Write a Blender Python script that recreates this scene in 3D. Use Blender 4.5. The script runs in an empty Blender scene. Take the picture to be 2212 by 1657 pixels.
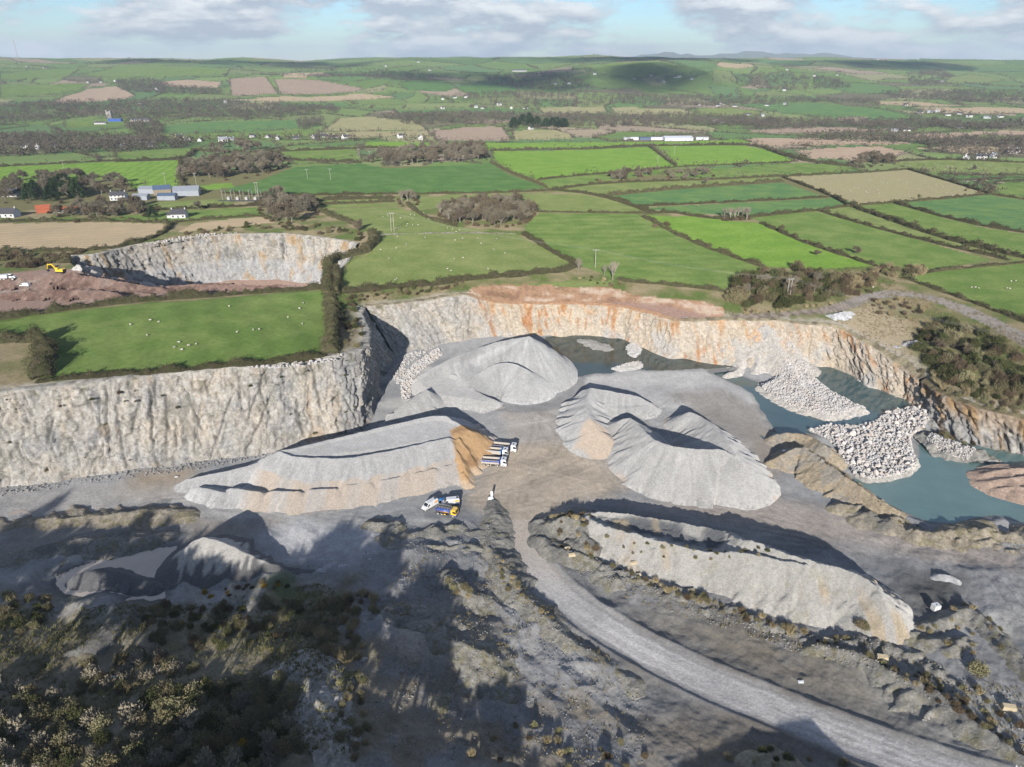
import bpy, math, random
import numpy as np

# ---------------------------------------------------------------- camera, sky, sun, exposure
SC = bpy.context.scene
COL = SC.collection
CAMZ = 136.0
PITCH = math.radians(24.5)
FPX = 710.0                      # focal length in pixels of a 1024 wide picture
cam_d = bpy.data.cameras.new('camera')
cam_d.sensor_width = 36.0
cam_d.lens = FPX / 1024 * 36.0
cam_d.clip_start = 1.0
cam_d.clip_end = 90000.0
cam = bpy.data.objects.new('camera', cam_d)
COL.objects.link(cam)
cam.location = (0, 0, CAMZ)
cam.rotation_euler = (math.pi / 2 - PITCH, 0, 0)
SC.camera = cam

SUN_EL = math.radians(18.5)
SUN_AZ = math.radians(5.0)       # light travels towards +Y, turned this much to +X
sun_d = bpy.data.lights.new('sun', 'SUN')
sun_d.energy = 3.4
sun_d.angle = math.radians(0.53)
sun_d.color = (1.0, 0.95, 0.88)
sun = bpy.data.objects.new('sun', sun_d)
COL.objects.link(sun)
sun.rotation_euler = (math.pi / 2 - SUN_EL, 0, -SUN_AZ)

world = bpy.data.worlds.new('World')
SC.world = world
world.use_nodes = True
wn = world.node_tree
wn.nodes.clear()
def wnode(t, **kw):
    n = wn.nodes.new(t)
    for k, v in kw.items():
        setattr(n, k, v)
    return n
wl = wn.links.new
w_out = wnode('ShaderNodeOutputWorld')
w_bg = wnode('ShaderNodeBackground')
w_sky = wnode('ShaderNodeTexSky', sky_type='NISHITA', sun_disc=False)
w_sky.sun_elevation = SUN_EL
w_sky.sun_rotation = math.pi + SUN_AZ      # the sun stands behind the camera
w_sky.altitude = 100
w_sky.air_density = 1.0
w_sky.dust_density = 0.0
w_sky.ozone_density = 3.0
w_geo = wnode('ShaderNodeTexCoord')
# clouds: flattened puffs, lit from above, over the clear sky
w_map = wnode('ShaderNodeMapping'); w_map.inputs['Scale'].default_value = (7.5, 7.5, 24.0); w_map.inputs['Location'].default_value = (2.3, 0.4, 0.9)
wl(w_geo.outputs['Generated'], w_map.inputs[0])
w_up = wnode('ShaderNodeVectorMath', operation='ADD'); w_up.inputs[1].default_value = (0.0, 0.0, 0.22); wl(w_map.outputs[0], w_up.inputs[0])
def cloud_noise(src):
    n = wnode('ShaderNodeTexNoise'); n.inputs['Scale'].default_value = 1.0; n.inputs['Detail'].default_value = 10; n.inputs['Roughness'].default_value = 0.58
    wl(src, n.inputs['Vector']); return n
w_n1 = cloud_noise(w_map.outputs[0]); w_n2 = cloud_noise(w_up.outputs[0])
w_r1 = wnode('ShaderNodeMapRange'); w_r1.interpolation_type = 'SMOOTHSTEP'
w_r1.inputs['From Min'].default_value = 0.39; w_r1.inputs['From Max'].default_value = 0.51; w_r1.inputs['To Max'].default_value = 0.90
wl(w_n1.outputs['Fac'], w_r1.inputs['Value'])
w_sep = wnode('ShaderNodeSeparateXYZ'); wl(w_geo.outputs['Generated'], w_sep.inputs[0])
w_gap = wnode('ShaderNodeMapRange'); w_gap.inputs['From Min'].default_value = 0.10; w_gap.inputs['From Max'].default_value = 0.55; w_gap.inputs['To Min'].default_value = 1.0; w_gap.inputs['To Max'].default_value = 0.30
wl(w_sep.outputs['Z'], w_gap.inputs['Value'])     # seen from the side clouds overlap, overhead the gaps open
w_cov = wnode('ShaderNodeMath', operation='MULTIPLY'); wl(w_r1.outputs[0], w_cov.inputs[0]); wl(w_gap.outputs[0], w_cov.inputs[1])
w_df = wnode('ShaderNodeMath', operation='SUBTRACT'); wl(w_n1.outputs['Fac'], w_df.inputs[0]); wl(w_n2.outputs['Fac'], w_df.inputs[1])
w_r2 = wnode('ShaderNodeMapRange'); w_r2.inputs['From Min'].default_value = -0.05; w_r2.inputs['From Max'].default_value = 0.11
wl(w_df.outputs[0], w_r2.inputs['Value'])
w_cc = wnode('ShaderNodeMix', data_type='RGBA'); w_cc.inputs[6].default_value = (3.1, 3.4, 4.0, 1); w_cc.inputs[7].default_value = (6.0, 6.05, 6.15, 1)
wl(w_r2.outputs[0], w_cc.inputs[0])
w_sc = wnode('ShaderNodeVectorMath', operation='MULTIPLY'); w_sc.inputs[1].default_value = (0.56, 0.67, 0.82)
wl(w_sky.outputs[0], w_sc.inputs[0])
w_mix = wnode('ShaderNodeMix', data_type='RGBA')
wl(w_cov.outputs[0], w_mix.inputs[0]); wl(w_sc.outputs[0], w_mix.inputs[6]); wl(w_cc.outputs[2], w_mix.inputs[7])
wl(w_mix.outputs[2], w_bg.inputs['Color'])
w_bg.inputs['Strength'].default_value = 0.078
wl(w_bg.outputs[0], w_out.inputs[0])

SC.view_settings.view_transform = 'Standard'
SC.view_settings.look = 'None'
SC.view_settings.gamma = 1.0
SC.view_settings.exposure = 1.08
SC.view_settings.use_curve_mapping = False

SC.cycles.use_denoising = True
SC.cycles.max_bounces = 6
SC.cycles.diffuse_bounces = 2
SC.cycles.glossy_bounces = 2
SC.cycles.transmission_bounces = 2
SC.cycles.volume_bounces = 0
SC.cycles.transparent_max_bounces = 16

# ---------------------------------------------------------------- numbers: noise, rays, polygons
RNG = np.random.default_rng(7)
random.seed(7)

def _h(ix, iy, seed):
    n = (ix.astype(np.int64) * 374761393 + iy.astype(np.int64) * 668265263 + seed * 974711 + 12345) & 0xFFFFFFFF
    n = ((n ^ (n >> 13)) * 1274126177) & 0xFFFFFFFF
    n = n ^ (n >> 16)
    return (n & 0xFFFFFF).astype(np.float64) / 0xFFFFFF

def vn(x, y, seed=0):            # smooth value noise, -1..1
    x = np.asarray(x, float); y = np.asarray(y, float)
    ix = np.floor(x); iy = np.floor(y)
    fx = x - ix; fy = y - iy
    fx = fx * fx * fx * (fx * (fx * 6 - 15) + 10); fy = fy * fy * fy * (fy * (fy * 6 - 15) + 10)
    a = _h(ix, iy, seed); b = _h(ix + 1, iy, seed); c = _h(ix, iy + 1, seed); d = _h(ix + 1, iy + 1, seed)
    return 2 * ((a + (b - a) * fx) * (1 - fy) + (c + (d - c) * fx) * fy) - 1

def fbm(x, y, seed=0, oct=4, gain=0.5):
    s = 0; a = 1.0; t = 0
    for k in range(oct):
        s = s + a * vn(x * 2.03 ** k + 17.3 * k, y * 2.03 ** k - 9.1 * k, seed + k)
        t += a; a *= gain
    return s / t

def sstep(a, b, x):
    t = np.clip((np.asarray(x, float) - a) / (b - a), 0, 1)
    return t * t * (3 - 2 * t)

SP, CP = math.sin(PITCH), math.cos(PITCH)
def ray(fx, fy):
    """direction for a point of the 2211 x 1657 view of the photograph"""
    u = np.asarray(fx, float) / 2.15918 - 512.0
    v = np.asarray(fy, float) / 2.16037 - 383.5
    return u, FPX * CP - v * SP, -FPX * SP - v * CP

def P(fx, fy, z=0.0):
    """point on the level z seen at a view point"""
    dx, dy, dz = ray(fx, fy)
    t = (z - CAMZ) / dz
    return float(dx * t), float(dy * t), float(z)

def to_view(x, y, z):
    dz = z - CAMZ
    dep = y * CP - dz * SP
    up = y * SP + dz * CP
    return (FPX * x / dep + 512.0) * 2.15918, (383.5 - FPX * up / dep) * 2.16037

def inpoly(x, y, poly):
    x = np.asarray(x, float); y = np.asarray(y, float)
    ins = np.zeros(x.shape, bool)
    px = [p[0] for p in poly]; py = [p[1] for p in poly]
    j = len(poly) - 1
    for i in range(len(poly)):
        if py[i] != py[j]:
            c = ((py[i] > y) != (py[j] > y)) & (x < (px[j] - px[i]) * (y - py[i]) / (py[j] - py[i]) + px[i])
            ins ^= c
        j = i
    return ins

def segdist(x, y, pts, vals=None):
    """distance to an open polyline, and the value carried along it at the nearest point"""
    best = np.full(np.shape(x), 1e18); val = np.zeros(np.shape(x)); par = np.zeros(np.shape(x)); L = 0.0
    for i in range(len(pts) - 1):
        ax, ay = pts[i][0], pts[i][1]; bx, by = pts[i + 1][0], pts[i + 1][1]
        ux, uy = bx - ax, by - ay
        l2 = ux * ux + uy * uy + 1e-12
        t = np.clip(((x - ax) * ux + (y - ay) * uy) / l2, 0, 1)
        d = (x - ax - ux * t) ** 2 + (y - ay - uy * t) ** 2
        m = d < best
        best = np.where(m, d, best)
        if vals is not None:
            val = np.where(m, vals[i] + (vals[i + 1] - vals[i]) * t, val)
        par = np.where(m, L + t * math.sqrt(l2), par)
        L += math.sqrt(l2)
    return np.sqrt(best), val, par

def sdpoly(x, y, poly):
    """signed distance, positive inside"""
    d, _, _ = segdist(x, y, list(poly) + [poly[0]])
    return np.where(inpoly(x, y, poly), d, -d)

class TPS:                      # thin plate surface through (x, y, z) points
    def __init__(s, pts, lam=0.0):
        p = np.array(pts, float); s.p = p[:, :2] / 100; n = len(p)
        K = s.k(((s.p[:, None] - s.p[None]) ** 2).sum(-1)) + lam * np.eye(n)
        A = np.zeros((n + 3, n + 3)); A[:n, :n] = K
        A[:n, n] = 1; A[:n, n + 1:] = s.p; A[n, :n] = 1; A[n + 1:, :n] = s.p.T
        b = np.zeros(n + 3); b[:n] = p[:, 2]
        s.w = np.linalg.solve(A, b)
    def k(s, r2):
        return 0.5 * r2 * np.log(r2 + 1e-9)
    def __call__(s, x, y):
        x = np.asarray(x, float) / 100; y = np.asarray(y, float) / 100
        n = len(s.p); r = s.w[n] + s.w[n + 1] * x + s.w[n + 2] * y
        for i in range(n):
            r = r + s.w[i] * s.k((x - s.p[i, 0]) ** 2 + (y - s.p[i, 1]) ** 2)
        return r

def resample(pts, step):
    pts = np.array(pts, float)
    d = np.r_[0, np.cumsum(np.linalg.norm(np.diff(pts[:, :2], axis=0), axis=1))]
    n = max(2, int(d[-1] / step) + 1)
    q = np.linspace(0, d[-1], n)
    return np.stack([np.interp(q, d, pts[:, k]) for k in range(pts.shape[1])], 1), q

def smooth_line(pts, it=2):      # corner cutting
    p = [tuple(map(float, q)) for q in pts]
    for _ in range(it):
        o = [p[0]]
        for a, b in zip(p[:-1], p[1:]):
            o.append(tuple(0.75 * i + 0.25 * j for i, j in zip(a, b)))
            o.append(tuple(0.25 * i + 0.75 * j for i, j in zip(a, b)))
        o.append(p[-1]); p = o
    return p

# ---------------------------------------------------------------- scene helpers
def tag(o, label=None, cat=None, group=None, kind=None):
    if label: o['label'] = label
    if cat: o['category'] = cat
    if group: o['group'] = group
    if kind: o['kind'] = kind
    return o

def link(name, me, parent=None, mat=None):
    o = bpy.data.objects.new(name, me)
    COL.objects.link(o)
    if parent is not None: o.parent = parent
    if mat is not None:
        for m in (mat if isinstance(mat, (list, tuple)) else [mat]):
            me.materials.append(m)
    return o

def empty(name, loc=(0, 0, 0), rz=0.0):
    o = bpy.data.objects.new(name, None)
    COL.objects.link(o)
    o.location = loc; o.rotation_euler = (0, 0, rz)
    o.empty_display_size = 0.5
    return o

def mesh_np(name, V, F, colors=None, smooth=False, mat_idx=None):
    """V (n,3), F (m,k) arrays"""
    V = np.ascontiguousarray(V, np.float32); F = np.ascontiguousarray(F, np.int32)
    me = bpy.data.meshes.new(name)
    k = F.shape[1]; m = len(F)
    me.vertices.add(len(V)); me.vertices.foreach_set('co', V.ravel())
    me.loops.add(m * k); me.loops.foreach_set('vertex_index', F.ravel())
    me.polygons.add(m)
    me.polygons.foreach_set('loop_start', np.arange(m, dtype=np.int32) * k)
    me.polygons.foreach_set('loop_total', np.full(m, k, np.int32))
    if mat_idx is not None:
        me.polygons.foreach_set('material_index', np.ascontiguousarray(mat_idx, np.int32))
    if smooth:
        me.polygons.foreach_set('use_smooth', np.ones(m, bool))
    me.update(calc_edges=True)
    if colors is not None:
        a = me.color_attributes.new('Col', 'FLOAT_COLOR', 'POINT')
        c = np.ones((len(V), 4), np.float32); c[:, :3] = colors
        a.data.foreach_set('color', c.ravel())
    return me

class MB:                        # collects boxes, tubes and loose faces into one mesh
    def __init__(s): s.v = []; s.f = []
    def add(s, vs, fs):
        o = len(s.v); s.v += [tuple(p) for p in vs]; s.f += [tuple(i + o for i in f) for f in fs]
        return s
    def box(s, x0, x1, y0, y1, z0, z1, top=(0, 0, 0, 0)):
        """top = inset of the upper face at x0, x1, y0, y1"""
        a, b, c, d = top
        return s.add([(x0, y0, z0), (x1, y0, z0), (x1, y1, z0), (x0, y1, z0),
                      (x0 + a, y0 + c, z1), (x1 - b, y0 + c, z1), (x1 - b, y1 - d, z1), (x0 + a, y1 - d, z1)],
                     [(0, 3, 2, 1), (4, 5, 6, 7), (0, 1, 5, 4), (1, 2, 6, 5), (2, 3, 7, 6), (3, 0, 4, 7)])
    def tube(s, p, q, r0, r1=None, n=6, caps=True):
        r1 = r0 if r1 is None else r1
        p = np.array(p, float); q = np.array(q, float); d = q - p; L = np.linalg.norm(d)
        if L < 1e-9: return s
        d /= L; a = np.array((0, 0, 1.0)) if abs(d[2]) < 0.9 else np.array((1.0, 0, 0))
        u = np.cross(d, a); u /= np.linalg.norm(u); w = np.cross(d, u)
        vs = []
        for c, r in ((p, r0), (q, r1)):
            for i in range(n):
                t = 2 * math.pi * i / n
                vs.append(c + r * (math.cos(t) * u + math.sin(t) * w))
        fs = [(i, (i + 1) % n, n + (i + 1) % n, n + i) for i in range(n)]
        if caps: fs += [tuple(range(n))[::-1], tuple(range(n, 2 * n))]
        return s.add(vs, fs)
    def prism(s, prof, x0, x1, axis='x'):
        """profile points extruded along an axis: for 'y' the profile is (x, z)"""
        n = len(prof)
        mk = {'x': lambda t, p: (t, p[0], p[1]), 'y': lambda t, p: (p[0], t, p[1]), 'z': lambda t, p: (p[0], p[1], t)}[axis]
        vs = [mk(x0, p) for p in prof] + [mk(x1, p) for p in prof]
        fs = [(i, (i + 1) % n, n + (i + 1) % n, n + i) for i in range(n)] + [tuple(range(n))[::-1], tuple(range(n, 2 * n))]
        return s.add(vs, fs)
    def mesh(s, name, smooth=False):
        me = bpy.data.meshes.new(name); me.from_pydata(s.v, [], s.f); me.update()
        if smooth:
            me.polygons.foreach_set('use_smooth', np.ones(len(me.polygons), bool))
        return me
    def build(s, name, mat, parent=None, smooth=False):
        return link(name, s.mesh(name, smooth), parent, mat)

def copy_tree(o, parent=None):
    c = o.copy(); COL.objects.link(c)
    if parent is not None: c.parent = parent
    for ch in o.children: copy_tree(ch, c)
    return c

# ---------------------------------------------------------------- materials
MATS = {}
def material(name, base=(0.5, 0.5, 0.5), rough=0.9, vary=0.25, scale=1.0, bump=0.0, bscale=4.0, col_attr=False,
             second=None, scale2=0.1, metallic=0.0, spec=0.3, stripes=None, speck=None, contrast=(0.35, 0.65), random_tint=0.0, trans=0.0):
    if name in MATS: return MATS[name]
    m = bpy.data.materials.new(name); m.use_nodes = True
    nt = m.node_tree; N = nt.nodes; L = nt.links.new
    bs = N['Principled BSDF']
    bs.inputs['Roughness'].default_value = rough; bs.inputs['Metallic'].default_value = metallic
    bs.inputs['Specular IOR Level'].default_value = spec
    if rough > 0.8: bs.inputs['Diffuse Roughness'].default_value = 1.0
    tc = N.new('ShaderNodeNewGeometry')
    def noise(sc, det=5, rough_=0.6):
        n = N.new('ShaderNodeTexNoise'); n.inputs['Scale'].default_value = sc; n.inputs['Detail'].default_value = det
        n.inputs['Roughness'].default_value = rough_
        L(tc.outputs['Position'], n.inputs['Vector']); return n
    if col_attr:
        at = N.new('ShaderNodeAttribute'); at.attribute_name = 'Col'; cur = at.outputs['Color']
    else:
        rg = N.new('ShaderNodeRGB'); rg.outputs[0].default_value = (*base, 1); cur = rg.outputs[0]
    if second is not None:
        n2 = noise(scale2, 4)
        rp = N.new('ShaderNodeMapRange'); rp.inputs['From Min'].default_value = contrast[0]; rp.inputs['From Max'].default_value = contrast[1]
        L(n2.outputs['Fac'], rp.inputs['Value'])
        mx = N.new('ShaderNodeMix'); mx.data_type = 'RGBA'
        L(rp.outputs[0], mx.inputs[0]); L(cur, mx.inputs[6]); mx.inputs[7].default_value = (*second, 1); cur = mx.outputs[2]
    if stripes is not None:      # (angle, period, amount): drill rows
        ang, per, amt = stripes
        dt = N.new('ShaderNodeVectorMath'); dt.operation = 'DOT_PRODUCT'; dt.inputs[1].default_value = (math.cos(ang), math.sin(ang), 0)
        L(tc.outputs['Position'], dt.inputs[0])
        nd = noise(0.03, 2); ad = N.new('ShaderNodeMath'); ad.operation = 'MULTIPLY_ADD'; ad.inputs[1].default_value = per * 1.5
        L(nd.outputs['Fac'], ad.inputs[0]); L(dt.outputs['Value'], ad.inputs[2])
        sn = N.new('ShaderNodeMath'); sn.operation = 'SINE'; ml = N.new('ShaderNodeMath'); ml.operation = 'MULTIPLY'; ml.inputs[1].default_value = 2 * math.pi / per
        L(ad.outputs[0], ml.inputs[0]); L(ml.outputs[0], sn.inputs[0])
        n4 = noise(0.02, 3); m5 = N.new('ShaderNodeMath'); m5.operation = 'MULTIPLY'; L(sn.outputs[0], m5.inputs[0]); L(n4.outputs['Fac'], m5.inputs[1])
        ma = N.new('ShaderNodeMath'); ma.operation = 'MULTIPLY_ADD'; ma.inputs[1].default_value = amt * 2; ma.inputs[2].default_value = 1.0
        L(m5.outputs[0], ma.inputs[0])
        sc_ = N.new('ShaderNodeVectorMath'); sc_.operation = 'SCALE'; L(cur, sc_.inputs[0]); L(ma.outputs[0], sc_.inputs['Scale']); cur = sc_.outputs[0]
    if vary > 0:
        n1 = noise(scale, 6, 0.65)
        mr = N.new('ShaderNodeMapRange'); mr.inputs['From Min'].default_value = 0.25; mr.inputs['From Max'].default_value = 0.75
        mr.inputs['To Min'].default_value = 1 - vary; mr.inputs['To Max'].default_value = 1 + vary
        L(n1.outputs['Fac'], mr.inputs['Value'])
        s1 = N.new('ShaderNodeVectorMath'); s1.operation = 'SCALE'; L(cur, s1.inputs[0]); L(mr.outputs[0], s1.inputs['Scale']); cur = s1.outputs[0]
    if speck is not None:        # (scale, low, high): stones
        vo = N.new('ShaderNodeTexVoronoi'); vo.inputs['Scale'].default_value = speck[0]
        L(tc.outputs['Position'], vo.inputs['Vector'])
        bw = N.new('ShaderNodeSeparateColor'); L(vo.outputs['Color'], bw.inputs[0])
        mr2 = N.new('ShaderNodeMapRange'); mr2.inputs['To Min'].default_value = speck[1]; mr2.inputs['To Max'].default_value = speck[2]
        L(bw.outputs[0], mr2.inputs['Value'])
        s2 = N.new('ShaderNodeVectorMath'); s2.operation = 'SCALE'; L(cur, s2.inputs[0]); L(mr2.outputs[0], s2.inputs['Scale']); cur = s2.outputs[0]
    if random_tint > 0:
        oi = N.new('ShaderNodeObjectInfo')
        m3 = N.new('ShaderNodeMapRange'); m3.inputs['To Min'].default_value = 1 - random_tint; m3.inputs['To Max'].default_value = 1 + random_tint
        L(oi.outputs['Random'], m3.inputs['Value'])
        s3 = N.new('ShaderNodeVectorMath'); s3.operation = 'SCALE'; L(cur, s3.inputs[0]); L(m3.outputs[0], s3.inputs['Scale']); cur = s3.outputs[0]
    L(cur, bs.inputs['Base Color'])
    if bump > 0:
        nb = noise(bscale, 6, 0.7)
        bp = N.new('ShaderNodeBump'); bp.inputs['Strength'].default_value = 1.0; bp.inputs['Distance'].default_value = bump
        L(nb.outputs['Fac'], bp.inputs['Height']); L(bp.outputs[0], bs.inputs['Normal'])
    MATS[name] = m
    return m
# ---------------------------------------------------------------- the lie of the land
# (view x, view y, level) of the top edge of the quarry face and of its foot, in pairs
FACE = [((-300, 890, 33), (-300, 1092, -2)), ((0, 850, 33), (0, 1052, -2)), ((150, 832, 33), (150, 1032, -2)),
        ((300, 815, 32.5), (290, 1013, -2)), ((450, 800, 32.5), (430, 997, -2)), ((600, 787, 32), (580, 972, -2)),
        ((700, 774, 31.5), (690, 953, -2)), ((755, 766, 31), (760, 940, -2)), ((785, 756, 30), (782, 926, -1.5)),
        ((799, 747, 28.5), (804, 888, -1)), ((803, 725, 27.5), (816, 853, -1)), ((797, 700, 26), (822, 812, -0.5)),
        ((786, 676, 24.5), (835, 785, 0)), ((790, 664, 24), (852, 770, 0.5)),
        ((837, 659, 23.5), (880, 758, 1)), ((920, 650, 23.5), (954, 741, 1)), ((1004, 638, 23.5), (1021, 731, 1.5)),
        ((1054, 653, 19), (1070, 727, 1.5)), ((1104, 659, 18), (1110, 725, 1.5)), ((1221, 659, 17.5), (1225, 723, 1.5)),
        ((1317, 663, 17), (1304, 723, 1.5)), ((1354, 668, 16.5), (1337, 728, 1.5)), ((1404, 681, 16), (1390, 747, 1.5)),
        ((1454, 696, 15.5), (1450, 770, 1.5)), ((1500, 697, 16), (1510, 776, 1.5)), ((1575, 693, 17), (1570, 790, 0.5)),
        ((1625, 696, 17), (1620, 800, 0)), ((1675, 694, 17.5), (1690, 795, 0)), ((1741, 704, 18), (1750, 785, 0)),
        ((1791, 704, 19), (1795, 791, 0)), ((1825, 719, 17.5), (1841, 809, 0)), ((1858, 739, 16), (1875, 829, 0)),
        ((1891, 756, 14.5), (1905, 841, 0)), ((1925, 783, 12), (1925, 850, 0)), ((1958, 806, 10), (1955, 862, -1)),
        ((1985, 822, 10), (1990, 885, -1)), ((2010, 842, 10.5), (2030, 920, -2)), ((2050, 862, 11), (2075, 950, -2)),
        ((2110, 885, 11), (2130, 968, -2)), ((2211, 908, 11), (2211, 984, -2)), ((2330, 935, 11.5), (2330, 1010, -2)),
        ((2500, 975, 12), (2500, 1055, -2)), ((2750, 1040, 13), (2750, 1130, -2))]
RIM = [P(*a) for a, b in FACE]
FOOT = [P(*b) for a, b in FACE]
FACE2 = [(150, 553, 27), (185, 552, 27), (215, 548, 27), (250, 539, 27), (300, 528, 27), (400, 513, 27), (500, 506, 27), (600, 504, 27),
         (680, 512, 27), (735, 520, 27), (772, 528, 27)]
RIM2 = [P(*a) for a in FACE2]

def outward(pts, d, closed=False):
    """move an open line of points to its left by d"""
    p = np.array(pts)[:, :2]; t = np.gradient(p, axis=0); t /= np.linalg.norm(t, axis=1)[:, None]
    q = np.array(pts, float).copy(); q[:, 0] += -t[:, 1] * d; q[:, 1] += t[:, 0] * d
    return q
PIT = [tuple(p[:2]) for p in RIM] + [(420, 60), (420, -120), (-420, -120), (-420, 130)]
LIP2 = [(700, 600, 25), (695, 614, 23.5), (560, 613, 22), (400, 613, 22), (310, 612, 23), (250, 604, 25), (190, 585, 27)]
PIT2 = [tuple(p[:2]) for p in RIM2] + [P(*q)[:2] for q in LIP2]

PLAT = TPS([P(*a) for a, b in FACE] + [P(*a) for a in FACE2] + [P(*q) for q in LIP2] +
           [P(0, 695, 32), P(350, 655, 30), P(700, 628, 27.5), P(0, 620, 31), P(740, 640, 26.5), P(-200, 760, 33),
            P(800, 640, 25), P(950, 615, 24), P(1060, 618, 23.5), P(1230, 612, 22.5), P(1330, 615, 22), P(1420, 640, 21), P(1560, 672, 19),
            P(1650, 665, 20), P(1790, 665, 21), P(1870, 645, 22), P(1960, 635, 22.5), P(2060, 662, 22.5), P(2140, 695, 23), P(2211, 740, 23), P(2350, 780, 24),
            P(1900, 700, 19.5), P(1990, 740, 18), P(2080, 800, 16.5), P(2211, 850, 15.5), P(1960, 780, 14), P(2300, 870, 17),
            P(1240, 570, 22), P(1600, 600, 21), P(2150, 620, 22.5), P(780, 560, 25), P(1100, 500, 21.5), P(1900, 560, 20.5),
            P(400, 480, 26), P(0, 480, 27), P(700, 450, 22), P(1300, 450, 20), P(2000, 450, 18), P(0, 400, 22), P(600, 390, 18), P(1200, 380, 17), P(1900, 380, 15),
            (-900, 1100, 12), (-300, 1100, 12), (300, 1100, 11), (900, 1100, 10), (-1500, 1800, 4), (0, 1800, 4), (1500, 1800, 4),
            (-500, 200, 34), (-500, 400, 31), (500, 200, 18), (500, 400, 20), (420, 60, 14), (-420, 60, 30)], 1e-4)

WATER = {  # outline in the view, level
    'far_pool': ([(1176, 728), (1230, 721), (1300, 722), (1342, 727), (1378, 744), (1412, 755), (1452, 774), (1515, 778), (1560, 783), (1600, 790), (1540, 795), (1490, 797), (1450, 799), (1400, 800), (1345, 795), (1320, 806), (1280, 806), (1258, 812), (1210, 816), (1200, 760)], 1.0),
    'side_pool': ([(1536, 806), (1570, 803), (1600, 812), (1640, 826), (1660, 838), (1700, 800), (1740, 770), (1762, 784), (1795, 792), (1841, 811), (1875, 831), (1918, 848), (1955, 863), (1985, 880), (1990, 905), (1925, 925), (1860, 930), (1780, 935), (1735, 935), (1680, 938), (1665, 915), (1640, 880), (1625, 850), (1590, 830)], -0.6),
    'teal_pond': ([(1985, 955), (2030, 955), (2080, 955), (2130, 968), (2211, 984), (2330, 1010), (2500, 1055), (2600, 1200), (2400, 1170), (2211, 1128), (2150, 1112), (2100, 1120), (2060, 1130), (2010, 1128), (1950, 1105), (1900, 1085), (1860, 1055), (1835, 1035), (1900, 1030), (1960, 1020), (1985, 990)], -1.6),
    'mud_pond': ([(118, 1262), (125, 1243), (150, 1230), (200, 1212), (260, 1195), (330, 1185), (380, 1180), (380, 1240), (355, 1275), (358, 1290), (345, 1305), (318, 1312), (296, 1322), (278, 1312), (268, 1288), (225, 1275), (180, 1288), (140, 1283)], -0.5),
}
WPOLY = {k: ([P(fx, fy, z)[:2] for fx, fy in pts], z) for k, (pts, z) in WATER.items()}

FLOORPTS = ([P(*b) for a, b in FACE] +
    [P(200, 1045, -1.5), P(500, 1110, -0.8), P(150, 1090, -1), P(800, 1050, -0.8), P(1100, 1000, -0.5), P(950, 950, -0.5), P(1000, 860, 0.3), P(1200, 860, 0.3), P(1400, 810, 1.0), P(1550, 860, 0.2),
     P(1600, 930, -0.2), P(1300, 1020, -0.5), P(1120, 1090, -0.4), P(1140, 1180, -0.2), P(900, 1120, -0.5), P(1680, 1000, -0.5), P(1700, 1110, -0.3), P(1850, 1180, 0), P(2000, 1200, 0.4), P(2211, 1230, 1),
     P(1350, 1130, 0), P(1500, 1190, 0.2), P(560, 1200, -0.4), P(700, 1160, -0.3), P(0, 1130, 0), P(60, 1200, 1.5), P(0, 1240, 2), P(230, 1250, -0.4), P(400, 1310, 0.8), P(150, 1330, 2),
     P(1250, 1290, 0), P(1400, 1390, 0.6), P(1600, 1490, 1.4), P(1800, 1570, 2.2), P(2000, 1650, 3), P(1450, 1280, 0.3), P(1700, 1400, 1), P(1900, 1500, 2), P(2100, 1600, 3.2),
     P(1990, 1330, 1.2), P(2120, 1290, 2.2), P(2211, 1400, 3), P(2211, 1560, 4),
     P(700, 1240, 1.2), P(850, 1210, 2.0), P(980, 1190, 1.6), P(1040, 1230, 1.4), P(1060, 1330, 2.5), P(1150, 1400, 2.0), P(1250, 1480, 1.8), P(1350, 1560, 2.2), P(1500, 1640, 2.8), P(1150, 1600, 4.5),
     P(850, 1300, 4.0), P(950, 1340, 5.5), P(1000, 1420, 5.5), P(880, 1450, 4.5), P(800, 1520, 5), P(850, 1640, 6), P(960, 1540, 3.2), P(1050, 1480, 2.4),
     P(550, 1290, 1.5), P(450, 1400, 2), P(330, 1340, 3.5), P(260, 1330, 4), P(130, 1400, 3), P(50, 1480, 5), P(100, 1600, 7), P(300, 1480, 4), P(350, 1600, 7), P(550, 1520, 6), P(560, 1640, 8), P(640, 1430, 7), P(690, 1540, 7.5), P(700, 1650, 8),
     P(600, 1370, 3), P(700, 1350, 3.5),
     P(0, 1720, 9), P(350, 1720, 10), P(700, 1720, 9.5), P(1100, 1720, 7), (-190, 58, 31), (-120, 57, 32), (-60, 55, 31), (-15, 50, 22), (40, 60, 8), (100, 70, 6), (300, 80, 6), (0, 30, 14), (-350, 180, 6), (350, 140, 3), (-250, -60, 14), (250, -60, 12), (-100, 0, 14)])
FLOOR = TPS(FLOORPTS, 1e-3)

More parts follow.
